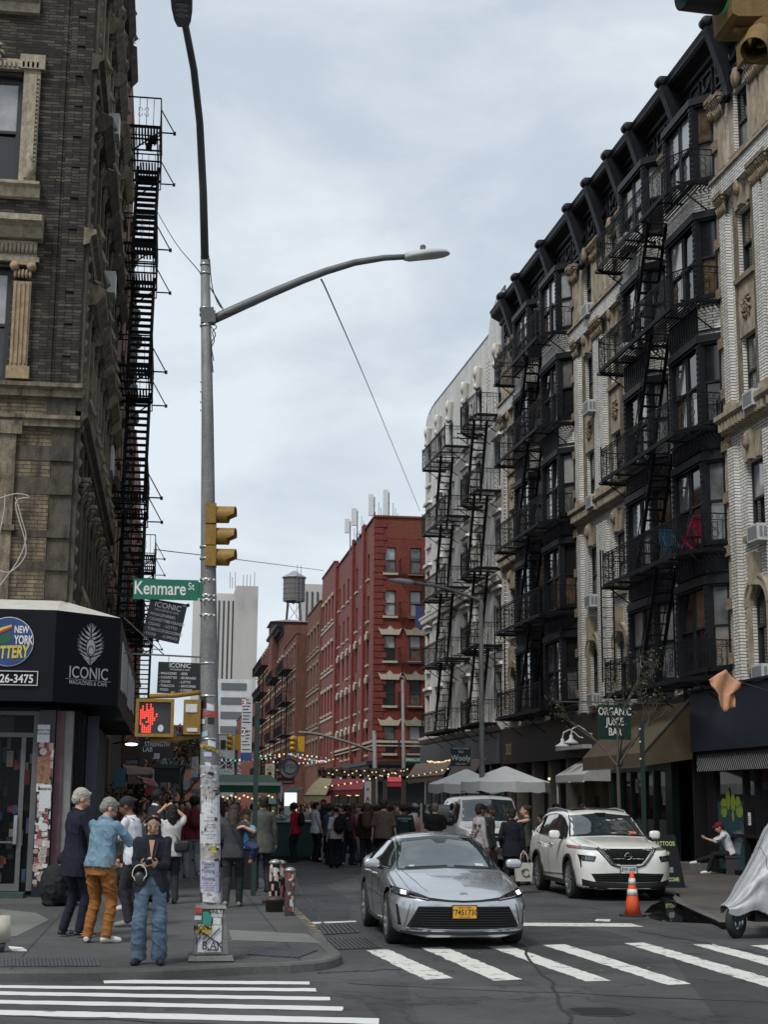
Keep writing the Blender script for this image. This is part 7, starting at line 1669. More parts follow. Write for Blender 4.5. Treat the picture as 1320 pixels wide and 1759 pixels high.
for t,hw,ht,hb in((0,.05,.055,.03),(.12,.085,.075,.045),(.4,.12,.085,.03),(.7,.13,.08,.015),(.9,.10,.06,.005),(1,.03,.02,-.005)):c=a.lerp(b,t);rows.append([c+Vector((0,hw*math.cos(s),(ht if math.sin(s)>0 else hb)*math.sin(s)))for s in[k*math.tau/14 for k in range(14)]])
m.add([p for r in rows for p in r],[(i*14+k,i*14+(k+1)%14,(i+1)*14+(k+1)%14,(i+1)*14+k)for i in range(5)for k in range(14)]+[tuple(range(14)),tuple(range(70,84))],raw=True)
lh=m.build('lamp_head',LAMPG,pole);m=MB();m.lathe([(.03,0),(.035,.02),(.035,.06),(.028,.07),(.001,.072)],lp(727,431),10);m.build('photocell',GALD,lh)
m=MB();rn=random.Random(2)
def catm(pts,k=5):
 o=[]
 for i in range(len(pts)-1):
  p0,p1,p2,p3=pts[max(i-1,0)],pts[i],pts[i+1],pts[min(i+2,len(pts)-1)]
  for j in range(k):t=j/k;o.append(.5*((2*p1)+(-p0+p2)*t+(2*p0-5*p1+4*p2-p3)*t*t+(-p0+3*p1-3*p2+p3)*t**3))
 return o+[pts[-1]]
for q in([(360,445),(364,490),(374,520),(383,531)],[(366,555),(372,562),(365,570),(368,585),(363,600),(366,640)],[(362,560),(370,575),(363,590),(367,620)],[(383,540),(410,534),(440,523),(462,508)]):m.tube(catm([lp(u,v,PY-.06)for u,v in q]),.006,4,raw=True)
m.build('loose_wire',WIRE,pole)
st=MB();COLS=[WHS,BLKS,mat('sticker_yellow',(.50,.36,.04),.6),mat('sticker_blue',(.30,.42,.50),.6),mat('sticker_red',(.40,.05,.04),.6),mat('sticker_green',(.03,.24,.18),.6),mat('poster_grey',(.30,.31,.32),.7,var=.5,scale=25),mat('poster_lilac',(.42,.43,.55),.7,var=.1),mat('torn_paper',(.33,.31,.28),.8,var=.6,scale=30)]
def shaft_at(v):
 K=[(440,352,.052),(720,356.5,.070),(1000,358,.088),(1300,360,.104),(1550,361.5,.112)]
 for a,b in zip(K,K[1:]):
  if v<=b[0]:t=(v-a[0])/(b[0]-a[0]);return AL(a[1],b[1],t),AL(a[2],b[2],t)+.002
 return K[-1][1:]
def wrap(mb,v0,v1,x0,x1,mi,tilt=0,off=.003):
 """sticker wrapped on the round shaft; x0..x1 in -1..1 across its face"""
 mb.mi=mi;n=6;vs=[]
 for v in(v0,v1):
  for k in range(n+1):
   s=x0+(x1-x0)*k/n;s=max(-.98,min(.98,s));th=math.asin(s);c,r=shaft_at(v);p=lp(c,v+tilt*(k/n-.5));vs.append(Vector((p.x+(r+off)*math.sin(th),PY-(r+off)*math.cos(th),p.z)))
 mb.add(vs,[(k,k+1,n+2+k,n+1+k)for k in range(n)],raw=True)
rn=random.Random(9)
for v0,v1,x0,x1,c,t in[(1198,1217,-.95,-.35,1,0),(1210,1222,-.3,.5,0,3),(1224,1230,-.7,.2,4,-2),(1222,1233,.25,.8,4,0),(1236,1244,-.95,-.5,0,0),(1233,1244,-.2,.5,1,0),(1257,1266,-.9,-.2,3,-3),(1273,1283,-.2,.6,0,4),(1283,1289,-.98,.95,2,12),(1292,1300,-.6,.2,7,0),(1310,1315,-.5,.1,0,2),(1316,1352,-.9,.92,6,0),(1315,1319,-.95,.95,0,0),(1352,1378,-.9,.7,8,3),(1366,1400,-.85,.95,0,-3),(1398,1449,-.97,.97,0,0),(1450,1477,-.95,.98,8,0),(1452,1464,-.1,.7,2,0),(1476,1531,-.95,.78,7,0),(1531,1549,-.75,.9,0,2)]:wrap(st,v0,v1,x0,x1,c,t)
for k in range(60):v=rn.uniform(1320,1545);wrap(st,v,v+rn.uniform(2,7),(x:=rn.uniform(-.95,.6)),x+rn.uniform(.1,.4),rn.choice([0,0,8,8,6,1]),rn.uniform(-2,2),.006+rn.random()*.004)
st.build('sticker',COLS,pole)
m=MB();yy=lambda r=.12:PY-r
def tx(mb,t,u,v,hpx,y,bold=.01,sx=1,mi=0,up=None,al='CENTER'):mb.mi=mi;p=G(u,v,y);mb.text(t,hpx*y/2600*1.35,p,up or(1,0,0),(0,0,1)if not up else Vector((0,0,1)),bold=bold,sx=sx,align=al)
for i,v in enumerate((1486,1499,1512)):tx(m,'Painting',358,v,6.5,PY-.125,.005,.8)
for i,v in enumerate((1490,1518,1522,1526,1530)):tx(m,'we paint houses',358,v,2.2,PY-.125,.01,.9)
for i,v in enumerate(range(1405,1447,6)):tx(m,'ROOM FOR RENT' if i%2 else 'call or text',361,v,2.2,PY-.122,.01,.9)
tx(m,'BRIGADE',360,1290,7,PY-.118,.02,.62,up=(.97,0,-.28));tx(m,'ONLY!',371,1569,7,PY-.205,.03,.9);tx(m,'B.AK',365,1631,14,PY-.215,.005,.9);tx(m,'MONT',349,1598,9,PY-.215,.015,.9)
m.build('lettering',mat('ink_black',(.01,.01,.012),.6,var=0),pole)
m=MB();fy=lambda v:PY-.17-.006
def bst(u0,v0,u1,v1,mi,y=None):
 y=y or PY-.185;m.mi=mi;a,b=G(u0,v1,y),G(u1,v0,y);m.add([(a.x,y,a.z),(b.x,y,a.z),(b.x,y-.0,b.z),(a.x,y,b.z)],[(0,1,2,3)],raw=True)
bst(339,1588,381,1636,0,PY-.178);bst(334,1559,347,1568,4);bst(348,1566,363,1588,5,PY-.19);bst(337,1591,363,1604,2,PY-.19);bst(362,1563,382,1575,0);bst(366,1576,380,1588,0,PY-.183);bst(334,1573,346,1580,0);m.build('base_sticker',COLS,pole)
m=MB()
for q in([(340,1604),(345,1598),(341,1612),(352,1602),(348,1614),(358,1605)],[(345,1600),(378,1622)],[(378,1594),(350,1622)],[(352,1590),(362,1596)],[(356,1632),(375,1632)],[(338,1610),(336,1622),(344,1609)]):m.tube([G(u,v,PY-.192)for u,v in q],.006,4,raw=True)
m.build('graffiti',mat('ink_black'),pole)
m=MB();yp=PY-.06;a,b=G(228,1029,yp),G(341,997,yp);m.box(a.x,b.x,yp-.012,yp,a.z,b.z);m.box(b.x,G(348,1000,yp).x,yp-.004,yp+.004,a.z+.03,b.z-.02);m.mi=1;sf=Vector((0,0,1))
m.text('Kenmare',(b.z-a.z)*.92,(a.x+(b.x-a.x)*.41,yp-.016,a.z+(b.z-a.z)*.25),(1,0,0),(0,0,1),bold=.012,sx=.74);m.text('St',(b.z-a.z)*.5,(a.x+(b.x-a.x)*.89,yp-.016,a.z+(b.z-a.z)*.52),(1,0,0),(0,0,1),bold=.006,sx=.8)
tag(rebase(m.build('street_sign',[mat('sign_green',(.005,.13,.075),.4,var=.05),WPT]),(b.x,yp,a.z)),'green Kenmare St name sign fixed to the street light pole','street sign')
def hood(mb,c,dirn,r,ln,n=16,cut=.35):
 d=Vector(dirn).normalized();up=Vector((0,0,1));s=d.cross(up).normalized();up=s.cross(d);rows=[]
 for t in(0,.25,.5,.75,1):rows.append([c+d*(ln*t*(1-(cut if math.sin(a)<-.3 else 0)))+s*(r*math.cos(a))+up*(r*math.sin(a))for a in[-math.pi/2+k*math.tau/n for k in range(n)]])
 for rr in(1,.93):mb.add([c+(p-c)if rr==1 else c+(p-c)*1+(-((p-c)-d*((p-c).dot(d))))*.07 for r_ in rows for p in r_],[(i*n+k,i*n+(k+1)%n,(i+1)*n+(k+1)%n,(i+1)*n+k)for i in range(4)for k in range(n)],raw=True)
t=thing('traffic_signal','yellow three-lamp traffic signal seen from the side on the street light pole','traffic light',lp(372,975))
m=MB()
for v in(884,921,957):c=lp(366,v);m.wbar(c+Vector((-.03,0,-.115)),c+Vector((-.03,0,.115)),.12,.22)
m.wbar(lp(368,866),lp(368,975),.05,.05);m.build('housing',SIGY,t)
for v in(884,921,957):c=lp(371,v);m=MB();m.smooth=True;hood(m,c,(1,-.25,-.03),.098,.225);m.build('visor',SIGY,t);m=MB();disc(m,c+Vector((.02,0,0)),(0,1,0),(0,0,1),.09);m.build('lens',mat('dark_lens',(.04,.03,.02),.2,var=0),t)
t=thing('pedestrian_signal','pedestrian signal with a lit red hand on the street light pole','pedestrian signal',lp(300,1268))
m=MB();a,b=lp(233,1264,16.9),lp(298,1203,16.9);m.box(a.x,b.x,16.9,17.12,a.z,b.z)
for x0,x1,z0,z1 in((a.x-.01,a.x+.025,a.z-.01,b.z+.01),(b.x-.025,b.x+.01,a.z-.01,b.z+.01),(a.x+.025,b.x-.025,a.z-.01,a.z+.025),(a.x+.025,b.x-.025,b.z-.025,b.z+.01)):m.box(x0,x1,16.84,16.9,z0,z1)
m.build('housing',SIGY,t);m=MB();m.box(a.x+.025,b.x-.025,16.885,16.898,a.z+.025,b.z-.025);fc=m.build('face',mat('signal_face',(.035,.035,.037),.35),t)
HS=["0001100","0101101","1101101","1101101","11011010","111111011","1111111011","1110011011","110001111","111001110","011111110","0111111","0111110","0111110","0111110"]
HS=["...#.#...",".#.#.#...",".#.#.##..","##.####..","#######..","#######.#","#######.#","###.####.","#...####.","#..####..","##...##..",".##.##...",".#####...",".#####...",".#####..."]
m=MB();px,pz=.0215,.0213
for r,row in enumerate(HS):
 for c_,ch in enumerate(row):
  if ch=='#':disc(m,(a.x+.045+c_*px,16.878,b.z-.05-r*pz),X_,Z_,.0078,8)
m.build('red_hand',mat('led_red',(.8,.05,.02),.4,var=0,emit=((1,.045,.02),1.5)),fc)
m=MB();disc(m,(b.x-.13,16.877,a.z+.085),X_,Z_,.032,10,.04);m.build('sticker',WHS,fc)
m=MB();c,d=lp(314,1262),lp(345,1203);m.box(c.x,d.x,16.95,17.15,c.z,d.z);m.mi=1;m.box(c.x+.02,d.x-.04,16.94,16.95,d.z-.14,d.z-.05);m.box(c.x+.04,d.x-.03,16.94,16.95,c.z+.03,c.z+.07);m.build('back_box',[SIGY,WHS],t)
m=MB();m.smooth=True
for q in([(256,1196),(300,1195),(347,1189)],[(258,1271),(300,1270),(347,1264)]):m.tube([lp(u,v)for u,v in q],.028,10,raw=True)
for u,v in((297,1193),(300,1268)):m.wbar(lp(u,v-5),lp(u,v+5),.05,n=8)
m.build('bracket',SIGY,t)
# near signal cluster at the top right, on a mast arm reaching in from the right
t=thing('traffic_signal','large close traffic signal cluster with a green lamp at the top right corner','traffic light',G(1290,20,9));Yn=9.0
m=MB();c=G(1238,-12,Yn);m.smooth=True;hood(m,c,(-1,-.1,-.02),.145,.27,22,.0);m.build('visor',SIGD,t)
m=MB();disc(m,c+Vector((-.03,-.02,0)),(.25,.95,0),Z_,.12);m.build('green_lamp',mat('led_green',(0,.6,.35),.3,var=0,emit=((.0,.8,.45),1.2)),t)
m=MB();a=G(1246,46,Yn);m.prism([(a.x,a.z+.02),(a.x+.04,a.z),(a.x+.36,a.z+.03),(a.x+.36,a.z+.60),(a.x-.03,a.z+.60)],Yn-.15,Yn+.2,'b');m.build('housing',streaked('signal_tan',(.19,.12,.04),(.09,.055,.025),.6,5,.5),t)
m=MB();a=G(1286,92,Yn-.2);m.prism([(a.x,a.z),(a.x+.05,a.z+.03),(a.x+.25,a.z+.04),(a.x+.25,a.z+.2),(a.x+.05,a.z+.19),(a.x,a.z+.15)],Yn-.35,Yn,'b');m.build('housing',mat('signal_tan'),t)
m=MB();m.smooth=True;hood(m,G(1306,62,Yn-.3),(-.36,-.55,-.62),.085,.30,20,.0);m.build('visor',mat('signal_tan'),t);m=MB();m.wbar(G(1268,52,Yn),G(1290,47,Yn),.03,n=8);m.ball(G(1267,52,Yn),.025,7,5);m.build('bolt',mat('signal_tan'),t)
m=MB();m.smooth=True;a=G(1300,-60,Yn);m.tube([a,a+Vector((2.5,0,.15)),a+Vector((5.2,0,.1))],.07,10,raw=True);m.tube([(a.x+5.2,Yn,0),(a.x+5.2,Yn,a.z+.4)],.11,12,raw=True);m.wbar(a,a-Vector((0,0,.4)),.05,n=8);m.build('mast',GALV,t)
# street light and sign poles
def cane(label,u,vb,vt,Y,arm,head,wpx=8,zb=0.0,mm=GALV):
 b_=G(u,vb,Y);t_=thing('light_pole',label,'street light',(b_.x,Y,zb));m=MB();m.smooth=True;r=wpx*Y/5200;tp=G(u-2,vt,Y);m.tube([(b_.x,Y,zb),(b_.x,Y,2),(tp.x,Y,tp.z)],[r*1.3,r*1.1,r*.8],10,raw=True);m.build('shaft',mm,t_)
 if arm:m=MB();m.smooth=True;m.tube(catm([G(x,y,Y)for x,y in arm],4),[r*.6]*((len(arm)-1)*4+1),8,raw=True);m.build('arm',mm,t_)
 if head:m=MB();m.smooth=True;p,q=G(*head[0],Y),G(*head[1],Y);m.tube([p,p.lerp(q,.2),p.lerp(q,.6),q],[r*.5,r*1.05,r*1.1,r*.3],8,raw=True);m.build('lamp_head',LAMPG,t_)
 return t_
cane('grey street light with a long arm rising behind the white parasols',829,1400,1030,45.5,[(829,1050),(827,1034),(800,1022),(760,1009),(712,1001)],[(713,1001),(668,996)],9,SW)
cane('thin far light pole with a hooked top in front of the deep red building',694,1400,1168,86,[(694,1175),(694,1164),(689,1163)],None,6)
t=cane('far signal pole with a sloping mast arm in front of the deep red building',645,1400,1255,84,[(645,1292),(600,1276),(550,1262),(513,1258)],None,8)
def farsig(u0,u1,v0,v1,Y,label,off=8):
 t=thing('traffic_signal',label,'traffic light',G((u0+u1)/2,v1,Y),'far traffic signals');m=MB();a,b=G(u0,v1,Y),G(u1,v0,Y);w=b.x-a.x
 m.box(a.x+w*.08,a.x+w*.40,Y-.1,Y+.2,a.z,b.z);m.box(a.x+w*.52,b.x,Y-.1,Y+.2,a.z,b.z);m.build('housing',mat('far_signal_yellow',(.55,.30,.015),.5),t)
 m=MB();m.smooth=True;[m.tube([Vector((a.x+w*.2,Y-.1,z)),Vector((a.x+w*.05,Y-.42,z))],.13,8,raw=True)for z in[AL(a.z,b.z,k)for k in(.18,.5,.82)]];m.build('visor',mat('far_signal_yellow'),t)
farsig(499,523,1265,1291,83.8,'yellow traffic signal pair hanging from the sloping mast arm at the far junction');farsig(391,413,1262,1288,83,'yellow traffic signal pair left of the parking sign at the far junction')
m=MB();p=G(407,1262,83.3);m.wbar((p.x,83.3,0),(p.x,83.3,p.z+.3),.16,n=8);m.wbar(p,G(366,1262,83.3),.08,n=6);tag(rebase(m.build('signal_pole',GALV),(p.x,83.3,0)),'thin grey pole carrying the left far traffic signals','pole')
m=MB();a,b=G(696,1309,84),G(723,1301,84);m.box(a.x,b.x,84,84.05,a.z,b.z);m.mi=1;m.text('SPRING ST',(b.z-a.z)*.8,((a.x+b.x)/2,83.98,a.z+.05),(1,0,0),(0,0,1),bold=.01,sx=.8);tag(m.build('street_sign',[mat('sign_green'),WPT]),'small far green street name sign in front of the red building','street sign')
m=MB();a,b=G(714,1078,80),G(728,1040,80);m.box(a.x,b.x,80,80.06,a.z,b.z);m.mi=1;m.box(a.x-.1,b.x+.8,79.98,80.05,b.z,b.z+.06);tag(m.build('banner',[mat('banner_blue',(.03,.05,.16),.7),FE]),'blue vertical banner on the white corner building','banner')
def signpost(u,vb,vt,Y,sign,label,wpx=8,panels=True,grp=None):
 b_=G(u,vb,Y);t=thing('parking_sign',label,'parking sign',(b_.x,Y,SW));m=MB();tp=G(u,vt,Y);m.box(b_.x-wpx*Y/5200,b_.x+wpx*Y/5200,Y,Y+.06,SW,tp.z);m.build('post',GRN,t)
 u0,v0,u1,v1=sign;a,b=G(u0,v1,Y),G(u1,v0,Y);m=MB();m.box(a.x,b.x,Y-.03,Y-.012,a.z,b.z);W,H=b.x-a.x,b.z-a.z;m.mi=1;m.box(a.x,b.x,Y-.035,Y-.03,a.z,a.z+H*.13);m.mi=2
 for k in range(16):
  z=b.z-H*(.05+k*.05)
  if k in(8,9)or k==15:continue
  m.box(a.x+W*(.42 if k<3 or 9<k<13 else.1),a.x+W*(.62+.3*((k*37)%10)/10),Y-.034,Y-.031,z-H*.007,z+H*.007)
 for z in(.46,.17):m.box(a.x+W*.12,a.x+W*.88,Y-.034,Y-.031,a.z+H*z,a.z+H*(z+.012))
 m.mi=3;m.box(a.x+W*.05,a.x+W*.36,Y-.034,Y-.031,b.z-H*.16,b.z-H*.02);m.mi=2;m.box(a.x+W*.05,a.x+W*.36,Y-.034,Y-.031,b.z-H*.62,b.z-H*.48);m.mi=4;m.text('3',H*.14,(a.x+W*.2,Y-.037,b.z-H*.14),(1,0,0),(0,0,1),bold=.02);m.text('2',H*.14,(a.x+W*.2,Y-.037,b.z-H*.6),(1,0,0),(0,0,1),bold=.02)
 m.build('sign_panel',[mat('sign_grey',(.42,.43,.44),.5),mat('sign_blue',(.02,.04,.14),.5),mat('ink_black'),mat('sign_red',(.35,.02,.02),.5),WPT],t)
signpost(435,1537,1207,28.2,(413,1197,434,1307),'dark green post with a tall grey numbered parking sign on the left pavement')
signpost(343,1470,1298,37,(328,1300,341,1340),'thin black post with a small grey parking sign half hidden behind the light pole',4)
t=thing('sign_post','dark green post beside the street tree and brown awning','post',(G(1107,1500,35).x,35,SW));m=MB();p=G(1104,1238,35);m.box(p.x-.045,p.x+.045,35,35.09,SW,p.z);m.mi=1;[m.ball((p.x-.06,35,z),.025,6,4)for z in(p.z-.2,p.z-.5,p.z-.9)];m.build('post',[GRN,WPT],t)
# bollards / standpipe covered in stickers
def stickered(f,r,h,n,seed,mb):
 rn=random.Random(seed)
 for k in range(n):
  a0=rn.uniform(math.pi,math.tau);z=rn.uniform(.05,h-.12);w,hh=rn.uniform(.3,.8),rn.uniform(.04,.13);mb.mi=rn.randrange(0,6);e=r+.002+rn.random()*.003
  q=[(e*math.cos(a0+w*i/4),e*math.sin(a0+w*i/4))for i in range(5)];mb.add([(x,y,z+rn.uniform(-.01,.01))for x,y in q]+[(x,y,z+hh)for x,y in q],[(i,i+1,6+i,5+i)for i in range(4)])
STK=[WHS,mat('sticker_pink',(.42,.25,.25),.6,var=.2),BLKS,mat('torn_paper'),mat('sticker_wine',(.20,.05,.06),.6),mat('sticker_cream',(.5,.42,.32),.6)]
for(u,v,h,r,lab,pk)in((497,1573,.70,.075,'pink stickered pipe bollard nearest the kerb',1),(471,1566,.78,.085,'dark stickered hydrant standpipe with a wide base left of the pink bollard',0),(482,1556,.72,.06,'stickered pipe bollard behind the other two',0)):
 p=gz(u,v,SW);f=Fr(p,(1,0,0),(0,1,0));t=thing('bollard',lab,'bollard',p,'stickered pipes by the kerb');m=MB(f);m.smooth=True;m.lathe([(r,0),(r,h-.06),(r+.012,h-.05),(r+.012,h-.02),(r*.7,h),(.001,h+.012)],n=18)
 if h>.75:m.lathe([(r+.05,0),(r+.05,.16),(r+.07,.17),(r+.07,.2),(r,.24)],n=14);m.tube([(-.19,-.02,.17),(.19,-.02,.17)],.045,10);m.tube([(0,0,.5),(.12,-.06,.5)],.035,10)
 m.build('pipe',mat('bollard_dark',(.05,.035,.033),.6)if not pk else mat('bollard_pink',(.30,.19,.19),.6,var=.4,scale=18),t);m=MB(f);stickered(f,r,h,24,int(u),m);m.build('sticker',STK,t);m=MB(f);m.smooth=True;m.lathe([(r+.013,h-.055),(r+.015,h-.02),(r*.7,h+.003),(.001,h+.015)],n=18);m.build('cap',mat('worn_steel',(.34,.33,.31),.4,.6),t)
# cone
p=gz(1088,1574,0);f=Fr(p,(1,0,0),(0,1,0));t=thing('traffic_cone','orange traffic cone with two white bands in front of the pearl white SUV','traffic cone',p);m=MB(f);m.smooth=True;m.lathe([(.135,.03),(.10,.25),(.06,.50),(.035,.68),(.03,.70),(.001,.70)],n=24);m.build('cone',mat('cone_orange',(.75,.10,.03),.5,var=.1),t)
for z0,z1,r0,r1 in((.33,.43,.0885,.0735),(.50,.60,.0625,.0488)):m=MB(f);m.smooth=True;m.lathe([(r0-.004,z0),(r0+.0015,z0),(r1+.0015,z1),(r1-.004,z1)],n=24);m.build('white_band',mat('worn_white_band',(.6,.58,.54),.5,var=.3,scale=25),t)
m=MB(f);m.prism([(.19*math.cos(a)*1.25*(1 if abs(math.cos(a))<.72 else.92),.19*math.sin(a)*1.25*(1 if abs(math.sin(a))<.72 else.92))for a in[math.tau*(k+.5)/8 for k in range(8)]],0,.03,'c');m.build('base',mat('cone_base',(.02,.02,.02),.7),t)
# A-frame board
p=Vector((10.1,31.0,SW));f=turned(p,3);t=thing('sandwich_board','black sandwich board with a green hand advertising small tattoos behind the pearl white SUV','sandwich board',p);W0,W1,H1=.52,.42,1.06
m=MB(f);m.add([(-W0,-.25,0),(W0,-.25,0),(W1,0,H1),(-W1,0,H1),(-W0,-.20,0),(W0,-.20,0),(W1,.04,H1),(-W1,.04,H1)],[(0,1,2,3),(7,6,5,4),(0,4,5,1),(3,2,6,7),(0,3,7,4),(1,5,6,2)]);m.add([(-W0,.3,0),(W0,.3,0),(W1,.06,H1),(-W1,.06,H1)],[(0,1,2,3)]);m.build('board',BLKS,t)
m=MB(f);ez=(0,.25/H1*.97,.97)
def bp(x,z):return(x,-.25+.25*z/H1-.008,z)
GRH=mat('lime_print',(.42,.55,.22),.6,var=.1)
m.text('SMALL TATTOOS',.125,bp(0,.84),(1,0,0),ez,bold=.025,sx=.80);m.text('WALK-INS WELCOME',.11,bp(0,.13),(1,0,0),ez,bold=.02,sx=.74)
m.add([bp(*q)for q in((-.17,.78),(.03,.80),(.08,.62),(.13,.46),(.09,.45),(.04,.55),(.03,.31),(-.01,.30),(-.02,.47),(-.06,.27),(-.10,.27),(-.09,.47),(-.14,.30),(-.18,.31),(-.15,.50),(-.21,.38),(-.24,.40),(-.19,.62))],[tuple(range(18))])
m.add([bp(*q)for q in((.22,.74),(.235,.70),(.27,.69),(.235,.68),(.22,.62),(.205,.68),(.17,.69),(.205,.70))],[tuple(range(8))]);m.bar(bp(.22,.58),bp(.22,.46),.008);m.build('lettering',GRH,t);m=MB(f)
for k in range(5):m.bar(bp(.17,.40-k*.022),bp(.29,.40-k*.022),.012)
m.build('price_text',mat('pale_print'),t)
# parasols
def parasol(label,u,va,u0,u1,vb,Y):
 a=G(u,va,Y);r=(G(u1,vb,Y).x-G(u0,vb,Y).x)/2;zb=G(u,vb,Y).z;c=(G(u1,vb,Y).x+G(u0,vb,Y).x)/2;t=thing('parasol',label,'parasol',(c,Y,SW),'white parasols outside the restaurants');f=Fr((c,Y,0),(1,0,0),(0,1,0));n=8;zv=zb+.30
 m=MB(f);rows=[]
 for t_,z in((0,a.z),(.08,a.z-.03),(.35,AL(a.z,zv,.36)),(.7,AL(a.z,zv,.74)),(1,zv),(1.01,zb)):
  row=[]
  for k in range(n*4):an=math.tau*(k+2)/(n*4)+.39;seg=abs(((k%4)/4)-0);sag=(1-.03*math.sin(math.pi*(k%4)/4)*t_*2);rr=r*1.08*t_*sag;row.append((rr*math.cos(an),rr*math.sin(an),z-.03*math.sin(math.pi*(k%4)/4)*t_+(.025*math.sin(k*2.1)if t_>1 else 0)))
  rows.append(row)
 m.grid(rows,close_u=True);m.build('canopy',mat('parasol_canvas',(.80,.80,.78),.85,var=.05,bump=.3,bscale=12),t)
 m=MB(f);m.bar((0,0,SW),(0,0,a.z),.05,n=8);m.lathe([(.3,SW),(.3,SW+.08),(.001,SW+.1)],n=14);m.build('pole',GRN,t);m=MB(f)
 for k in range(n):an=math.tau*k/n+.39+math.tau/16;m.bar((0,0,a.z-.1),(r*math.cos(an),r*math.sin(an),zv-.02),.025);m.build('rib',GRN,t)if k==n-1 else None
parasol('white parasol farther away, left of the bigger one',803,1321,741,862,1362,51);parasol('bigger white parasol beside the grey street light',868,1316,798,940,1360,45.8)
# market counter, canopy and stall goods
t=thing('market_counter','teal market counter with bags on top in the street','market stall',(4.0,47.6,0));a,b=G(454,1470,47.2),G(541,1413,47.2);m=MB();m.box(a.x,b.x,47.2,48.6,.12,b.z);m.build('front',mat('teal_paint',(.018,.055,.06),.6),t);m=MB();m.box(a.x-.06,b.x+.02,47.12,48.7,b.z,b.z+.05);m.build('worktop',mat('pale_worktop',(.36,.38,.38),.5),t);m=MB();m.box(a.x+.1,b.x-.1,47.35,48.4,0,.12);m.build('plinth',BPL,t);zc=b.z+.05
m=MB();p=G(497,1410,47.6);m.prism([(-.17+p.x,zc),(p.x+.17,zc),(p.x+.15,zc+.46),(p.x-.15,zc+.44)],47.5,47.75,'b');item('paper_bag','white paper carrier bag standing on the teal counter','bag',m,mat('white_paper'))
m=MB();rn=random.Random(5);p=G(474,1410,47.5);m.smooth=True;[m.ball((p.x+rn.uniform(-.35,.35),47.5+rn.uniform(-.1,.1),zc+.05+rn.uniform(0,.1)),(.09,.09,.06),7,5)for k in range(22)];item('produce_heap','heap of greens wrapped in clear plastic on the teal counter','produce',m,mat('wrapped_greens',(.22,.28,.25),.3,var=.6,scale=20))
m=MB();p=G(499,1370,49.5);a=G(488,1405,49.5);m.box(a.x,a.x+.4,49.5,49.52,a.z,a.z+.8);item('menu_board','bright white menu board behind the teal counter','board',m,mat('lit_menu',(.7,.7,.7),.5,emit=((.9,.95,1),.6)))
def canopy(label,u0,u1,vt,vb,Y,dep,green,zfl=0.0,edge=WPT,name='market_canopy',lights=14,rise=.35):
 a,b=G(u0,vb,Y),G(u1,vt,Y);t=thing(name,label,'canopy',((a.x+b.x)/2,Y,0));m=MB();m.box(a.x,b.x,Y,Y+.03,a.z,b.z);m.add([(a.x,Y,b.z),(b.x,Y,b.z),(b.x-.2,Y+dep/2,b.z+rise),(a.x+.2,Y+dep/2,b.z+rise),(a.x,Y+dep,b.z),(b.x,Y+dep,b.z)],[(0,1,2,3),(3,2,5,4),(0,3,4),(1,5,2)]);m.box(b.x-.03,b.x,Y+.031,Y+dep,a.z,b.z);m.build('canvas',green,t)
 m=MB();m.box(a.x-.03,b.x+.05,Y-.03,Y-.004,b.z-.05,b.z+.05);m.box(b.x,b.x+.05,Y-.03,Y,a.z-.3,b.z);m.build('white_edge',edge,t);m=MB();[m.bar((x,y,0),(x,y,b.z),.05)for x in(a.x+.1,b.x-.1)for y in(Y+.1,Y+dep-.1)];m.build('frame_post',GALD,t)
 if lights:m=MB();[m.ball((a.x+.1+k*(b.x-a.x-.2)/lights,Y+.25+.2*(k%2),a.z-.10-.05*(k%3)),.035,6,4)for k in range(lights)];m.build('light_bulb',BULB,t)
BULB=mat('warm_bulb',(1,.7,.4),.4,var=0,emit=((1,.66,.32),.8));BULBC=[BULB]+[mat('bulb_%d'%i,c,.4,var=0,emit=(c,.5))for i,c in enumerate(((.25,.5,1),(.9,.15,.2),(.2,.9,.5),(.8,.9,1)))]
canopy('green market canopy with a white edge and small lights behind the teal counter',372,482,1347,1361,53,5,mat('canopy_green',(.008,.10,.04),.7));canopy('farther teal green canopy in the crowd with pale letters',448,478,1379,1386,74,4,mat('canopy_teal',(.03,.18,.14),.7),lights=6)
canopy('dark green canopy low over the left pavement',264,308,1316,1344,40,3,mat('canopy_dark',(.01,.025,.022),.8),lights=0,edge=GRN,rise=.06)
def awn(label,pts,Y,dep,m_,cat='awning',name='awning',base=None):
 """sloping awning: pts = pixel outline of its top and bottom edge [(u,v) top-left, top-right, bottom-right, bottom-left]; top edge lies dep metres behind"""
 a,b=G(*pts[0],Y+dep),G(*pts[1],Y+dep);c,d=G(*pts[2],Y),G(*pts[3],Y);t=thing(name,label,cat,tuple((c+d)/2));m=MB();n=10;rows=[[a.lerp(b,i/n)-Vector((0,0,.0))for i in range(n+1)],[a.lerp(d,.5).lerp(b.lerp(c,.5),i/n)+Vector((0,0,.05))for i in range(n+1)],[d.lerp(c,i/n)for i in range(n+1)],[d.lerp(c,i/n)-Vector((0,0,.22+(.04 if i%2 else 0)))for i in range(n+1)]];m.add([p for r in rows for p in r],[(i*(n+1)+k,i*(n+1)+k+1,(i+1)*(n+1)+k+1,(i+1)*(n+1)+k)for i in range(3)for k in range(n)]+[(0,2*(n+1),n+1),(n,2*n+1,3*n+2)],raw=True);m.build('canvas',m_,t)
 m=MB();m.wbar(a,d,.04);m.wbar(b,c,.04);m.wbar(d,c,.04);m.build('frame',GALD,t);return t
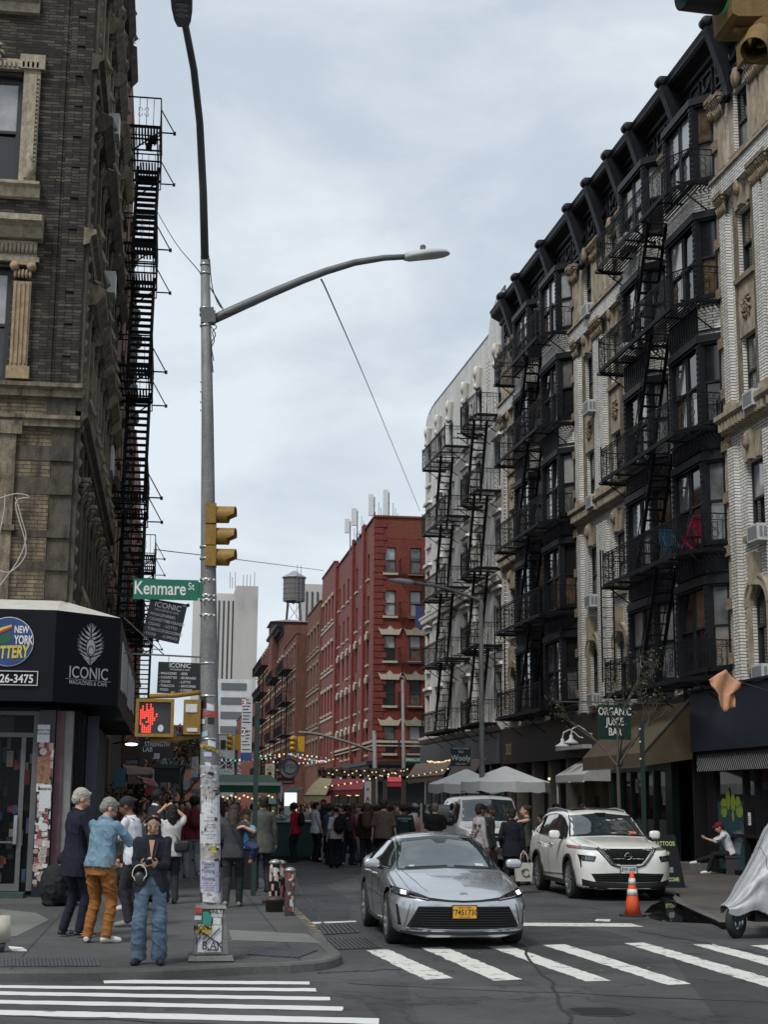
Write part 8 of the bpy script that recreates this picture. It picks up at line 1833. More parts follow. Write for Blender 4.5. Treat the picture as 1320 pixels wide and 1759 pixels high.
awn('dark green sloping awning left of the cream and red one',[(500,1353),(521,1353),(498,1371),(478,1373)],72,1.5,mat('awning_green',(.012,.05,.045),.7));awn('cream awning with a peaked gable at the far corner',[(548,1336),(572,1338),(560,1366),(522,1366)],70,1.2,mat('awning_cream',(.36,.32,.20),.8));awn('red awning beside the cream gable under string lights',[(560,1338),(628,1338),(622,1356),(556,1358)],71,1.2,mat('awning_red',(.22,.03,.04),.8))
awn('bright red awning behind the wooden pergola',[(664,1331),(690,1331),(690,1343),(660,1343)],80,1,mat('awning_bright_red',(.40,.03,.05),.7));awn('long brown awning beyond the white parasols',[(716,1312),(776,1308),(762,1331),(700,1336)],62,2.2,mat('awning_brown',(.13,.10,.085),.85));awn('dark brown awning nearer than the long brown one',[(786,1306),(838,1302),(812,1330),(770,1334)],58,2,mat('awning_dark_brown',(.07,.055,.05),.85))
t=thing('pergola','wooden dining pergola with string lights in front of the deep red building','pergola',(12,78,0));m=MB();WD_=mat('pergola_wood',(.055,.04,.032),.8)
for u in(556,572,592,607,621,642,662,694):p=G(u,1400,76);q=G(u,1330,76);m.box(p.x-.1,p.x+.1,76,76.2,0,q.z)
a,b=G(553,1332,76),G(700,1324,76);m.box(a.x,b.x,75.9,76.3,a.z,a.z+.28);m.box(a.x,b.x,78,78.3,a.z,a.z+.28);[m.box(a.x+k*.45,a.x+k*.45+.1,75.8,78.4,a.z+.281,a.z+.4)for k in range(10)];m.build('frame',WD_,t)
rn=random.Random(8);m=MB();pts=[G(565+k*3.4,1329+5*math.sin(k*1.3)+rn.uniform(-2,3),75.7)for k in range(40)];m.tube(pts,.012,4,raw=True);m.mi=1;[m.ball(p,.032,6,4)for p in pts[::2]];m.build('light_bulb',[WIRE,BULB],t);m=MB();[m.ball(G(u,1358,79),.28,10,7)for u in(577,601,614)];m.build('lantern',mat('lantern_glow',(1,.6,.3),.5,var=0,emit=((1,.62,.3),.9)),t)
def strings(label,runs,Y,n,r,col,mats,jit=2):
 m=MB();rn=random.Random(len(label))
 for(u0,v0,u1,v1,sag)in runs:
  P=[G(AL(u0,u1,k/n),AL(v0,v1,k/n)+sag*math.sin(math.pi*k/n)+rn.uniform(-jit,jit)*.4,Y)for k in range(n+1)];m.mi=0;m.tube(P,.014,4,raw=True)
  for i,p in enumerate(P):m.mi=1+rn.randrange(len(mats))if col else 1;m.ball(p,r*rn.uniform(.7,1.2),6,4)
 tag(m.build('string_lights',[WIRE]+list(mats)),label,'string lights')
strings('coloured string lights strung across the street above the round sign',[(366,1304,480,1300,4),(440,1300,560,1302,-5),(470,1309,580,1303,5),(500,1296,560,1308,3)],66,15,.038,True,BULBC)
strings('warm string lights along the brown awnings',[(560,1352,700,1322,3),(700,1334,830,1302,4),(735,1308,775,1306,2)],60,13,.035,False,[BULB]);strings('dense white net of string lights far down the street left of the parking sign',[(366,1306+k*6,412,1304+k*6,3)for k in range(6)],95,16,.06,False,[mat('pale_lens')],7)
def board(label,u0,v0,u1,v1,Y,mats,texts=(),cat='sign',name='hanging_sign',d=.08,extra=None):
 a,b=G(u0,v1,Y),G(u1,v0,Y);m=MB();m.box(a.x,b.x,Y,Y+d,a.z,b.z);W,H=b.x-a.x,b.z-a.z
 for(t_,x,z,h,mi,bd,sx)in texts:m.mi=mi;m.text(t_,H*h,(a.x+W*x,Y-.012,a.z+H*z),(1,0,0),(0,0,1),bold=bd,sx=sx)
 if extra:extra(m,a,b,W,H,Y)
 return tag(rebase(m.build(name,mats),(a.x+W/2,Y,a.z)),label,cat)
MAR=mat('maroon_sign',(.10,.012,.02),.6);CRM=mat('cream_sign',(.52,.48,.32),.6,emit=((.5,.45,.3),.15));RDP=mat('red_print',(.32,.02,.02),.5)
def mela(m,a,b,W,H,Y):m.mi=3;disc(m,(a.x+W*.5,Y-.02,a.z+H*.36),X_,Z_,W*.2,14,H*.15);m.mi=2;m.box(a.x-.05,a.x,Y-.02,Y+.1,a.z-.05,b.z+.05);m.box(b.x,b.x+.05,Y-.02,Y+.1,a.z-.05,b.z+.05)
board('cream restaurant sign with a red apple beside the round sign',455,1312,472,1339,66,[CRM,mat('gold_print',(.30,.24,.08),.5),BLKS,RDP],[('LA',.5,.76,.16,1,.02,1),('MELA',.5,.58,.16,1,.02,1)],extra=mela)
board('maroon vertical sign with white letters left of the apple sign',447,1304,457,1336,66.5,[MAR,WPT],[(c,.5,.78-i*.17,.16,1,.01,1)for i,c in enumerate('AMICI')])
board('maroon restaurant board below the round sign',476,1326,506,1347,67,[MAR,WPT],[('LA',.12,.55,.3,1,.01,1),('RISTORANTE',.5,.12,.2,1,.01,1)])
m=MB();c=G(496.5,1320,65.6);r=16.5*65.6/2600;m.smooth=False;m.lathe([(.001,0),(r,0),(r,.15),(.001,.15)],(c.x,65.6,c.z),32,'b');m.mi=1;m.tube([(c.x+r*.97*math.cos(t_),65.57,c.z+r*.97*math.sin(t_))for t_ in[k*math.tau/32 for k in range(32)]],.025,6,raw=True,close=True);m.tube([(c.x+r*.12+r*.72*math.cos(t_),65.57,c.z+r*.18+r*.72*math.sin(t_))for t_ in[2.0+k*.16 for k in range(26)]],.022,6,raw=True);m.text('Grotta',.34,(c.x+.08,65.55,c.z+.02),(1,0,0),(0,0,1),shear=.3);tag(rebase(m.build('hanging_sign',[mat('grey_disc',(.42,.42,.44),.5),mat('sign_grey_dark',(.08,.08,.09),.5)]),(c.x,65.6,c.z)),'round grey sign with a crescent moon rim hanging over the street','sign')
board('white vertical sign with red letter A by the pergola',626,1342,638,1395,73,[mat('sign_grey'),RDP],[('A',.5,.35,.22,1,.03,1),('A',.5,.7,.16,1,.02,1)]);board('dark blue green sign with pale script lettering above the brown awnings',775,1284,809,1316,57,[mat('wooly_green',(.012,.03,.034),.5),WPT],[('Wooly',.5,.30,.42,1,.012,.9),('THE',.5,.70,.16,1,.01,1),('WINING & DINING',.5,.90,.12,1,.005,.9),('PUBLIC BAR',.5,.08,.12,1,.005,.9)])
def cable(label,pts,r=.008):
 m=MB();m.tube(catm([G(*p)for p in pts],4),r,4,raw=True);tag(m.build('overhead_cable',WIRE),label,'cable')
cable('thin cable hanging from the side arm down to the white corner building',[(552,480,17),(575,530,24),(640,680,45),(722,878,78)],.012);cable('thin cable from the left fire escape up to the street light pole',[(262,350,34),(300,415,26),(345,470,18),(383,531,17.05)],.009);cable('faint cable crossing the sky from the left fire escape to the far red building',[(268,943,60),(283,946,62),(400,960,80),(556,980,118)],.02);cable('thin cable running down the front corner of the sooty tenement',[(75,0,28.1),(120,85,28.1),(165,175,28.1),(205,250,34)],.008)
# SHOPFRONTS, LEFT CORNER SHOP
SB=mat('shop_black');FT=mat('fascia_black',(.006,.007,.011),.5,var=.12,scale=3,spec=.2)
t=thing('shop_fascia','black shop fascia with white capping wrapping the corner of the sooty tenement','shop fascia',(-1.5,27.4,3.3));A0=G(-560,1046,27.35);A1=G(97,1048,27.35);A2=G(208,1060,28.35);zt0=A1.z;zb0=G(97,1205,27.35).z
pl=[(-13,27.35),(A1.x,27.35),(A2.x,28.35),(A2.x,41.5),(-1.9,41.5),(-1.9,28.45),(-13,28.45)]
m=MB();n=len(pl);m.add([(x,y,zb0)for x,y in pl]+[(x,y,zt0)for x,y in pl],[(i,(i+1)%n,n+(i+1)%n,n+i)for i in range(n)]+[tuple(range(n))]);m.build('panel',FT,t)
m=MB();wt=G(95,1032,28.3).z;tp=[(-13,28.3),(-2.05,28.3),(-1.93,28.5),(-1.93,41.5)];m.add([(-13,27.35,zt0),(A1.x,27.35,zt0),(A2.x,28.35,zt0),(A2.x,41.5,zt0)]+[(x,y,wt)for x,y in tp],[(0,1,5,4),(1,2,6,5),(2,3,7,6)]);m.build('capping',streaked('white_flashing',(.55,.55,.53),(.36,.28,.18),.6,1.2,.5,1),t)
def fx(u,v):return G(u,v,27.33)
m=MB();c=fx(14,1102);R1=.425;disc(m,c,X_,Z_,R1+.012,40);m.mi=1;c2=c-Vector((0,.006,0));disc(m,c2,X_,Z_,R1,40);m.mi=2;q=Vector((0,-.012,0))
sc=27.33/2600
def L_(u,v,k=1):p=fx(u,v);return(p.x,27.33-.012*k,p.z)
m.add([L_(*p,1)for p in((-8,1108),(18,1103),(18,1086),(6,1090),(-8,1094))],[(0,1,2,3,4)]);m.mi=3;m.add([L_(*p,1.3)for p in((-8,1092),(4,1086),(20,1080),(20,1073),(2,1080),(-8,1087))],[(0,1,2,3,4,5)]);m.mi=4;m.add([L_(*p,1.5)for p in((-8,1088),(4,1082),(20,1076),(20,1073),(2,1078),(-8,1083))],[(0,1,2,3,4,5)])
m.mi=0;m.text('NEW',.175,L_(24,1087,1.5),(1,0,0),(0,0,1),bold=.03,sx=.62,align='LEFT');m.text('YORK',.215,L_(24,1106,1.5),(1,0,0),(0,0,1),bold=.03,sx=.55,align='LEFT');m.mi=4;m.text('LOTTERY',.30,L_(12,1130,1.5),(1,0,.06),(0,0,1),bold=.035,sx=.56,shear=.1)
m.build('lottery_badge',[WPT,mat('badge_blue',(.02,.06,.20),.4),mat('badge_green',(.02,.10,.04),.5),mat('badge_red',(.42,.05,.03),.5),mat('badge_yellow',(.62,.50,.06),.5)],t)
m=MB();p=fx(64,1178);p2=fx(64,1153)
for x0,x1,z0,z1 in((-6,p.x,p.z,p.z+.012),(-6,p.x,p2.z-.012,p2.z),(p.x-.012,p.x,p.z+.012,p2.z-.012)):m.box(x0,x1,27.31,27.335,z0,z1)
m.text('212-226-3475',.205,L_(57,1173,1),(1,0,0),(0,0,1),bold=.018,sx=.86,align='RIGHT');m.build('phone_number',WPT,t)
e1=Vector((A1.x,27.35,0));e2=Vector((A2.x,28.35,0));d=(e2-e1).normalized();nrm=Vector((d.y,-d.x,0));LC=(e2-e1).length;CF=Fr(e1,d,nrm)
zq=lambda v:G(155,v,27.85).z;hh=zt0-zb0
m=MB(CF);cx=LC*.52;m.mi=0;m.text('ICONIC',.30,(cx,.012,zq(1166)),(1,0,0),(0,0,1),bold=.008,sx=.86);m.text('MAGAZINES & CAFE',.105,(cx,.012,zq(1177)),(1,0,0),(0,0,1),bold=.004,sx=.92);m.bar((cx-.52,.012,zq(1168.5)),(cx+.52,.012,zq(1168.5)),.006)
fc_,ft_,fb_=cx+.02,zq(1073),zq(1145);n=22
for e in(-1,1):
 for k in range(n):
  s=k/(n-1);z=AL(fb_,ft_,s);wd=.30*math.sin(math.pi*min(1,s*1.02)**.75)*(1 if s<.8 else.8)+.02;z1=z+.12+.05*math.sin(k*3);z1=min(z1,ft_+.02)
  m.add([(fc_+e*.012,.010,z-.012),(fc_+e*wd*.6,.010,AL(z,z1,.45)-.012),(fc_+e*wd,.010,z1),(fc_+e*wd*.6,.010,AL(z,z1,.45)+.016),(fc_+e*.012,.010,z+.012)],[(0,1,2,3,4)])
m.mi=1;zc=AL(fb_,ft_,.45);m.add([(fc_+.115*math.cos(a),.016,zc+.17*math.sin(a))for a in[k*math.tau/20 for k in range(20)]],[tuple(range(20))]);m.mi=0;m.add([(fc_+.098*math.cos(a),.020,zc+.15*math.sin(a))for a in[k*math.tau/20 for k in range(20)]],[tuple(range(20))]);m.mi=1;m.add([(fc_+.072*math.cos(a),.024,zc-.05+.085*math.sin(a))for a in[k*math.tau/20 for k in range(20)]],[tuple(range(20))]);m.mi=0;m.add([(fc_+.058*math.cos(a),.028,zc-.055+.07*math.sin(a))for a in[k*math.tau/20 for k in range(20)]],[tuple(range(20))])
m.build('corner_lettering',[mat('silver_print',(.46,.47,.48),.5),FT],t)
m=MB();SFx=A2.x+.01
for k,(y0,y1)in enumerate(((29.2,30.4),(31,33),(34,36.5),(37.3,40))):
 m.box(SFx,SFx+.02,y0,y1,zb0+.35+.1*(k%2),zt0-.35)
m.build('side_panel',mat('pale_panel',(.5,.5,.5),.6),t)
def blade(label,u0,v0,u1,v1,Y,tilt,lines,s=1.0,hdr=None):
 a,b=G(u0,v1,Y),G(u1,v0,Y);W,H=b.x-a.x,b.z-a.z;c,s_=math.cos(R_(tilt)),math.sin(R_(tilt));o=Vector((a.x,Y,b.z));ex,ez=Vector((c,.0,s_)),Vector((-s_,0,c));f=Fr(o,ex,(0,1,0),ez);t=thing('blade_sign',label,'sign',o,None);m=MB(f);m.box(0,W,0,.05,-H,0);m.mi=1
 m.text('ICONIC',H*.20,(W/2,-.008,-H*.17),(1,0,0),(0,0,1),bold=.005);m.text('MAGAZINES & CAFE',H*.07,(W/2,-.008,-H*.26),(1,0,0),(0,0,1))
 for i,(l,r)in enumerate(lines):
  z=-H*(.40+i*.132);m.text('- '+l,H*.105,(W*.03,-.008,z),(1,0,0),(0,0,1),bold=.006,align='LEFT',sx=.88);m.text('- '+r,H*.105,(W*.50,-.008,z),(1,0,0),(0,0,1),bold=.006,align='LEFT',sx=.88)
 m.build('panel',[BLKS,WPT],t);return t,a,b
LN=[('MAGAZINES','BEER'),('CIGARETTES','BEVERAGES'),('CIGARS','LOTTO'),('TOBACCO','GROCERIES'),('FOOD','E-SMOKE')]
t,a,b=blade('lower black hanging sign listing magazines and cigarettes beside the light pole',270,1138,347,1190,30,-1,LN);m=MB();zz_=b.z+.10;m.bar((A2.x,30,zz_+.05),(b.x+.05,30,zz_),.03);m.bar((A2.x,30,zz_+.75),(a.x+.1,30,zz_+.04),.02);[m.bar((x,30,zz_),(x,30,b.z),.015)for x in(a.x+.2,b.x-.12)];m.build('bracket',GALD,t)
t,a,b=blade('upper black hanging sign tilted on its bracket under the green street name sign',256,1030,323,1094,31.5,-11,LN);m=MB();m.bar((A2.x-.2,31.5,b.z+.08),(b.x-.02,31.5,b.z-.12),.035);m.ball((b.x,31.5,b.z-.12),.04,8,6);m.bar((A2.x-.5,31.5,b.z+.9),(a.x+.4,31.5,b.z+.0),.02);m.build('bracket',FE,t)
t=thing('corner_shop','dark corner shop with a glass door and a pillar plastered with stickers','shop',(-2,28,SW));Yd=27.95
def D(u,v,y=Yd):return G(u,v,y)
m=MB();m.box(-13,D(-6,1400).x,28.2,28.4,SW,3.4);m.box(-13,-1.6,28.6,28.8,SW,3.4);m.box(-1.62,-1.55,28.7,41.4,SW,3.35);m.box(-13,D(60,1400).x,Yd,Yd+.25,D(0,1222).z,3.4);m.build('wall',SB,t)
m=MB();xr=D(60,1400).x;zt1=D(50,1222).z;z0=SW+.1
for x0,x1,za,zb_ in((xr-.1,xr,z0,zt1),(xr-2.2,xr-.1,zt1-.07,zt1),(xr-2.2,xr-.1,D(0,1263).z-.03,D(0,1263).z+.05),(xr-.30,xr-.22,z0,D(0,1263).z-.03),(xr-1.1,xr-.3,z0,z0+.12),(xr-1.1,xr-.3,1.02,1.05)):m.box(x0,x1,Yd-.02,Yd+.06,za,zb_)
m.build('door_frame',mat('grey_frame',(.11,.11,.11),.5),t)
m=MB();m.box(xr-2.2,xr-.1,Yd+.035,Yd+.045,z0,zt1-.07);gm=bpy.data.materials.new('shop_glass');gm.use_nodes=True;bb=gm.node_tree.nodes['Principled BSDF'];bb.inputs['Specular IOR Level'].default_value=.3;bb.inputs['Alpha'].default_value=.15;bb.inputs['Roughness'].default_value=.03;bb.inputs['Base Color'].default_value=(.02,.022,.024,1);m.build('door_glass',gm,t)
m=MB();m.box(xr-.36,xr-.30,Yd-.06,Yd-.03,1.0,1.5);m.build('door_handle',CHR,t)
rn=random.Random(12);m=MB()
for k in range(70):x=rn.uniform(xr-1.6,xr-.15);z=rn.uniform(.3,2.7);m.mi=rn.randrange(5);m.box(x,x+rn.uniform(.04,.12),28.3+rn.random()*.2,28.55,z,z+rn.uniform(.08,.3))
m.box(xr-.75,xr-.45,Yd+.05,Yd+.055,D(0,1258).z,D(0,1225).z);m.build('shop_stock',[mat('stock_red',(.42,.08,.08)),mat('stock_tan',(.40,.32,.24)),mat('stock_blue',(.08,.14,.28)),mat('stock_dark',(.02,.02,.02)),mat('stock_grey',(.45,.45,.45))],t)
m=MB();xa,xb=D(60,1400).x+.004,D(88,1400).x;m.box(xa,xb,Yd-.1,Yd+.3,SW,3.35);m.build('sticker_pillar',BLKS,t)
m=MB();rn=random.Random(33)
for k in range(150):
 w,h=rn.uniform(.05,.15),rn.uniform(.05,.16);x=rn.uniform(xa,xb-w);z=SW+.08+rn.random()**.8*2.55;m.mi=rn.choice([0,0,1,2,3,4,5]);y=Yd-.102-k*.00012
 if rn.random()<.3:disc(m,(x+w/2,y,z),X_,Z_,w*.5,14)
 else:m.add([(x,y,z),(x+w,y,z+rn.uniform(-.01,.01)),(x+w,y,z+h),(x,y,z+h)],[(0,1,2,3)])
for(u0,v0,u1,v1)in((63,1245,86,1275),(66,1348,88,1388),(62,1300,86,1345)):p,q=D(u0,v1,Yd-.12),D(u1,v0,Yd-.12);m.mi=0 if v0!=1300 else 6;m.add([(p.x,Yd-.121,p.z),(q.x,Yd-.121,p.z),(q.x,Yd-.121,q.z),(p.x,Yd-.121,q.z)],[(0,1,2,3)])
m.mi=2;m.text('SMOKE FREE',.05,D(75,1256,Yd-.125),X_,Z_,bold=.01);m.text('MISSING',.055,D(77,1357,Yd-.125),X_,Z_,bold=.02);m.text('FOR RENT',.05,D(75,1262,Yd-.125),X_,Z_,bold=.01)
m.build('sticker',STK+[mat('poster_brown',(.20,.10,.06),.6,var=.6,scale=20)],t)
m=MB();m.box(D(89,1400).x,D(103,1400).x,28.0,28.4,SW,3.35);m.mi=1;m.box(D(103,1400).x+.002,D(118,1400).x,28.05,28.4,SW,3.35);m.mi=2;m.box(D(135,1400).x,D(150,1400).x+.05,29.6,29.9,SW,3.35);m.mi=3;m.box(-1.5,-1.42,31,31.3,SW,3.35);m.mi=4;[m.box(-1.54,-1.46,y,y+.12,SW,3.3)for y in(30.2,32.6,34,35.5,37)];m.build('column',[mat('mauve_column',(.13,.06,.075),.6,var=.3),mat('grey_column',(.20,.195,.19),.6),mat('slate_column',(.05,.055,.085),.5),BLKS,GALD],t)
m=MB();m.box(-1.548,-1.53,32.8,33.9,.8,3.0);m.box(-1.548,-1.53,34.3,35.3,.8,3.0);m.box(-1.548,-1.53,30.4,32.4,.5,3.0);m.build('side_window',GLC,t)
m=MB();m.box(-3.6,xr-.1,27.5,27.9,SW,SW+.09);m.build('step',mat('green_step',(.03,.06,.05),.7),t)
m=MB();m.tube([(-1.2,34.4,3.0),(-.9,34.2,3.05),(-.72,34.1,3.0)],.02,6);m.mi=1;m.ball((-.8,34.1,2.98),(.14,.1,.03),8,5);m.build('wall_lamp',[FE,mat('cool_lamp',(.9,.95,1),.4,var=0,emit=((.9,.95,1),3))],t)
board('dark sign with white sloping letters of a gym under the pedestrian signal',240,1270,299,1302,43,[BLKS,WPT],[('STRENGTH',.5,.62,.34,1,.02,.78),('LAB',.22,.34,.34,1,.02,.9),('JJJ',.5,.04,.30,1,.05,1.4)]);board('small dark coffee sign with outline letters over the left pavement',212,1301,240,1314,44,[BLKS,mat('pale_print')],[('COFFEE',.5,.2,.55,1,.01,.8)]);board('small brown square sign left of the gym sign',213,1278,241,1300,44.5,[mat('brown_sign',(.06,.035,.03),.6)])
awn('brown awning over the left pavement beyond the coffee sign',[(212,1314),(258,1319),(262,1331),(220,1331)],41,.8,mat('awning_tan',(.17,.12,.085),.8));board('blue shop panel at the left pavement edge',195,1320,216,1352,39,[mat('panel_blue',(.02,.10,.16),.5)])
t=awn('red and white sloping awning over the left pavement',[(236,1334),(262,1338),(270,1352),(250,1346)],37,.6,mat('awning_wine',(.2,.02,.04),.7))
def tree(label,x,y,z0,h,spread,seed,leaf=None,r0=.06,depth=4,nleaf=0,ls=.05,fork=.35,lean=(0,0)):
 rn=random.Random(seed);t=thing('tree',label,'tree',(x,y,z0));m=MB();tips=[]
 def br(p,d,ln,r,k):
  q=p+d*ln+Vector((rn.uniform(-.04,.04),rn.uniform(-.04,.04),0))*ln;m.tube([p,p.lerp(q,.5)+Vector((rn.uniform(-.03,.03),rn.uniform(-.03,.03),0))*ln,q],[r,r*.82,r*.68],6,raw=True);tips.append(q)
  if k>0:
   for i in range(rn.choice([2,3])):
    a=rn.uniform(0,math.tau);s=spread*rn.uniform(.6,1.2);nd_=(d+Vector((math.cos(a)*s,math.sin(a)*s,rn.uniform(-.05,.25)))).normalized();br(q if i else p.lerp(q,.8),nd_,ln*rn.uniform(.55,.8),r*.6,k-1)
 b0=Vector((x,y,z0));q=b0+Vector((lean[0],lean[1],h*fork));m.tube([b0,b0.lerp(q,.5)+Vector((.02,0,0)),q],[r0*1.25,r0,r0*.9],8,raw=True);br(q,Vector((0,0,1)),h*.22,r0*.7,depth);
 for i in range(3):a=i*2.1+.4;br(q,Vector((math.cos(a)*.7,math.sin(a)*.7,.8)).normalized(),h*.22,r0*.55,depth-1)
 m.build('trunk',mat('tree_bark',(.085,.075,.06),.9),t)
 if nleaf:
  m=MB()
  for i in range(nleaf):p=rn.choice(tips)+Vector((rn.gauss(0,.1),rn.gauss(0,.1),rn.gauss(0,.1)));a,b_=Vector((rn.uniform(-1,1),rn.uniform(-1,1),rn.uniform(-1,1))).normalized()*ls,Vector((rn.uniform(-1,1),rn.uniform(-1,1),rn.uniform(-1,1))).normalized()*ls*.6;m.add([p-a,p+b_,p+a,p-b_],[(0,1,2,3)],raw=True)
  m.build('crown',leaf,t)
LEAF=mat('young_leaf',(.10,.12,.04),.7,var=.4,scale=8);p=G(1066,1490,37.5)
tree('young street tree with few pale leaves in front of the juice bar sign',p.x,37.5,SW,5.0,.62,5,LEAF,.05,4,380,.035,.52);tree('bare brown tree beyond the signs on the left pavement',G(312,1400,70).x,70,SW,5.2,.7,8,mat('brown_bud',(.13,.10,.065),.8,var=.4),.12,5,1800,.09);tree('small dark green tree by the left shop awnings',G(236,1400,45).x,45,SW,3.0,.5,9,mat('dark_leaf',(.02,.03,.012),.7,var=.4),.05,3,900,.07,.3)
m=MB(turned(gz(-4,1636,SW),8,.8));m.smooth=True;m.prism([(-.16,.12),(.16,.14),(.14,.5),(-.14,.5)],-.06,.06,'b');m.mi=1;m.prism([(-.12,.0),(.08,.0),(.10,.14),(-.14,.14)],-.05,.05,'b');item('canvas_bag','cream canvas bag with a dark base standing at the left frame edge','bag',m,[mat('canvas_cream'),mat('slate_column')])
m=MB();P=[gz(u,v,SW+.006)for u,v in((14,1627),(38,1629),(46,1634),(20,1634))];m.add(P+[p+Vector((0,0,.012))for p in P],[(4,5,6,7),(0,1,5,4),(1,2,6,5),(2,3,7,6),(3,0,4,7)],raw=True);item('litter','crumpled white paper lying on the left pavement','litter',m,mat('white_paper'))
m=MB();p=gz(420,1528,SW);m.box(p.x-.35,p.x+.2,p.y,p.y+.5,SW,SW+.75);m.mi=1;m.smooth=True;[m.ball((p.x-.2+k*.16,p.y+.2,SW+.78),(.14,.14,.08),8,5)for k in range(3)];item('litter_bin','black litter bin heaped with paper beside the dark green sign post','bin',m,[BPL,WHS])
# RIGHT-HAND SHOPFRONTS
def W(u,v,off=0.0):
 d=ray(u,v);o=RW.o+RW.b*off;n=RW.b;k=(o-CAM).dot(n)/d.dot(n);p=CAM+d*k-RW.o;return p.dot(RW.a),p.z
def shop(label,s0,s1):return thing('shopfront',label,'shopfront',RW((s0+s1)/2,0,SW))
NVY=streaked('navy_fascia',(.016,.021,.036),(.03,.035,.045),.4,1.5,.4,1.5);BRN=streaked('dark_brown_panel',(.045,.034,.029),(.025,.02,.018),.6,1.2,.5);DGR=mat('shop_dark_green',(.008,.028,.02),.45);OLV=mat('olive_awning',(.085,.062,.034),.85,var=.25,scale=1.2)
t=shop('tattoo shop with a navy fascia and lattice shutter box, nearest on the right',30,39)
m=MB(RW);s1,zt_=W(1185,1190,.4);zb_=W(1185,1292,.4)[1];m.box(26,s1,-.1,.4,zb_,zt_-.02);m.build('fascia',NVY,t);m=MB(RW);m.box(26,s1+.1,-.1,.45,zt_,zt_+.06);m.build('fascia_cap',NVY,t)
m=MB(RW);m.box(26,s1-.1,-.2,.3,zb_-.5,zb_-.002);m.build('shutter_box',SB,t);m=MB(RW);sh_=s1-.15
for k in range(70):
 for r in range(5):a=sh_-.12*k-.06*(r%2);z=zb_-.08-.085*r;m.bar((a,.306,z),(a-.06,.306,z-.085),.02,.008)
m.build('lattice',mat('lattice_grey',(.22,.22,.23),.5,.4),t)
zg=zb_-.52;m=MB(RW);m.box(26,38.6,-.9,-.8,SW,zg);m.build('back_wall',SB,t)
sg=[W(1320,1400,.05)[0]-1.5,W(1302,1400,.05)[0],W(1282,1400,.05)[0],W(1232,1400,.05)[0]]
m=MB(RW)
for a,b in((sg[3],sg[3]+.12),(sg[2]-.05,sg[2]+.07),(sg[1]-.07,sg[1]+.05)):m.box(a,b,-.05,.08,SW,zg)
m.box(sg[0]-4,sg[3],-.05,.08,SW,SW+.12);m.box(sg[0]-4,sg[3],-.045,.09,1.0,1.08);m.box(sg[3]+.12,sg[3]+.75,-.4,.0,SW,zg);m.build('window_frame',SB,t)
m=MB(RW);m.box(sg[2]+.07,sg[3],-.02,.0,1.08,zg);m.box(sg[1]+.05,sg[2]-.05,-.02,.0,1.08,zg);m.box(sg[0]-4,sg[1]-.07,-.02,.0,1.08,zg);m.build('window_pane',GLD,t);m=MB(RW);m.box(sg[2]+.07,sg[3]-.001,.004,.012,SW+.12,zg*.72);m.build('blue_film',mat('blue_film',(.03,.07,.085),.12,var=.1),t)
m=MB(RW);c=(sg[2]+sg[3])/2;zc=W(1258,1385,.05)[1];k=.055
for x,z,rx,rz in((-.42,.08,.16,.15),(-.42,-.16,.17,.17),(-.18,.22,.12,.32),(.08,.10,.13,.26),(.34,.12,.13,.17),(.40,-.14,.18,.18),(.06,-.25,.06,.20)):m.add([(c-x*1.2+rx*1.2*math.cos(a),.02,zc+(z+rz*math.sin(a))*.85)for a in[j*math.tau/16 for j in range(16)]],[tuple(range(16))])
m.build('window_logo',mat('lime_logo',(.17,.23,.03),.6),t)
m=MB(RW);m.box(39.05,40.5,-.5,-.4,SW,3.1);m.box(39.0,39.1,-.4,.02,SW,3.1);m.build('door',mat('black_door',(.010,.010,.011),.5),t);m=MB(RW);m.box(38.9,40.2,-.4,.25,SW,SW+.17);m.build('doorstep',CONC,t)
t=shop('dark green restaurant front with tall windows behind the pearl white SUV',40.5,45.5);m=MB(RW);s2=46.4;m.box(40.4,40.9,-.1,.12,SW,3.0)
for s in(41.9,42.9,43.9,44.9,45.9):m.box(s-.06,s+.06,-.05,.1,SW,2.9)
m.box(40.9,s2,-.05,.1,2.7,3.3);m.box(40.9,s2,-.05,.08,SW,.75);m.build('frame',DGR,t);m=MB(RW);m.box(40.9,s2,-.03,.0,.75,2.7);m.build('window_pane',GLD,t);m=MB(RW);[m.box(s-.35,s+.35,.004,.012,.8,1.35)for s in(41.4,42.4,43.4)];m.build('half_curtain',mat('pale_curtain',(.22,.22,.20),.9),t)
m=MB(RW);m.box(39.0,46.5,-.1,.22,3.3,4.62);m.build('fascia',BRN,t);m=MB(RW);m.box(41.6,42.9,.75,.83,3.0,3.06);m.mi=1;m.box(41.62,42.88,.74,.84,2.96,3.0);m.build('tube_lamp',[WPT,mat('cool_lamp')],t)
t=thing('awning','large olive brown awning above the green restaurant front','awning',RW(44.8,.8,3));m=MB(RW);a,zt2=W(1122,1232,.1);b_,zb2=W(1105,1311,1.5);c_,z3=W(1002,1318,1.5);s0,s1=b_,c_;zt2=4.55
prf=[(.12,zt2),(.12,2.95),(1.5,2.75),(1.5,3.10)];m.prism(prf,s0,s1,'a');m.build('canvas',OLV,t);m=MB(RW);m.bar((s0-.01,.12,zt2),(s0-.01,1.5,3.10),.04);m.bar((s0-.01,1.51,3.1),(s0-.01,1.51,2.75),.035);m.bar((s0,1.5,2.74),(s1,1.5,2.74),.04);m.build('frame',GALD,t)
t=thing('hanging_sign','dark green hanging juice bar sign with three lines of white capitals behind the young tree','sign',G(1056,1270,40));a,b=G(1030,1270,40),G(1084,1211,40);m=MB();m.box(a.x,b.x,40,40.06,a.z,b.z);m.mi=1;H=b.z-a.z
for i,s in enumerate(('ORGANIC','JUICE','BAR')):m.text(s,H*.31,((a.x+b.x)/2,39.985,a.z+H*(.70-.29*i)),(1,0,0),(0,0,1),bold=.022,sx=.70)
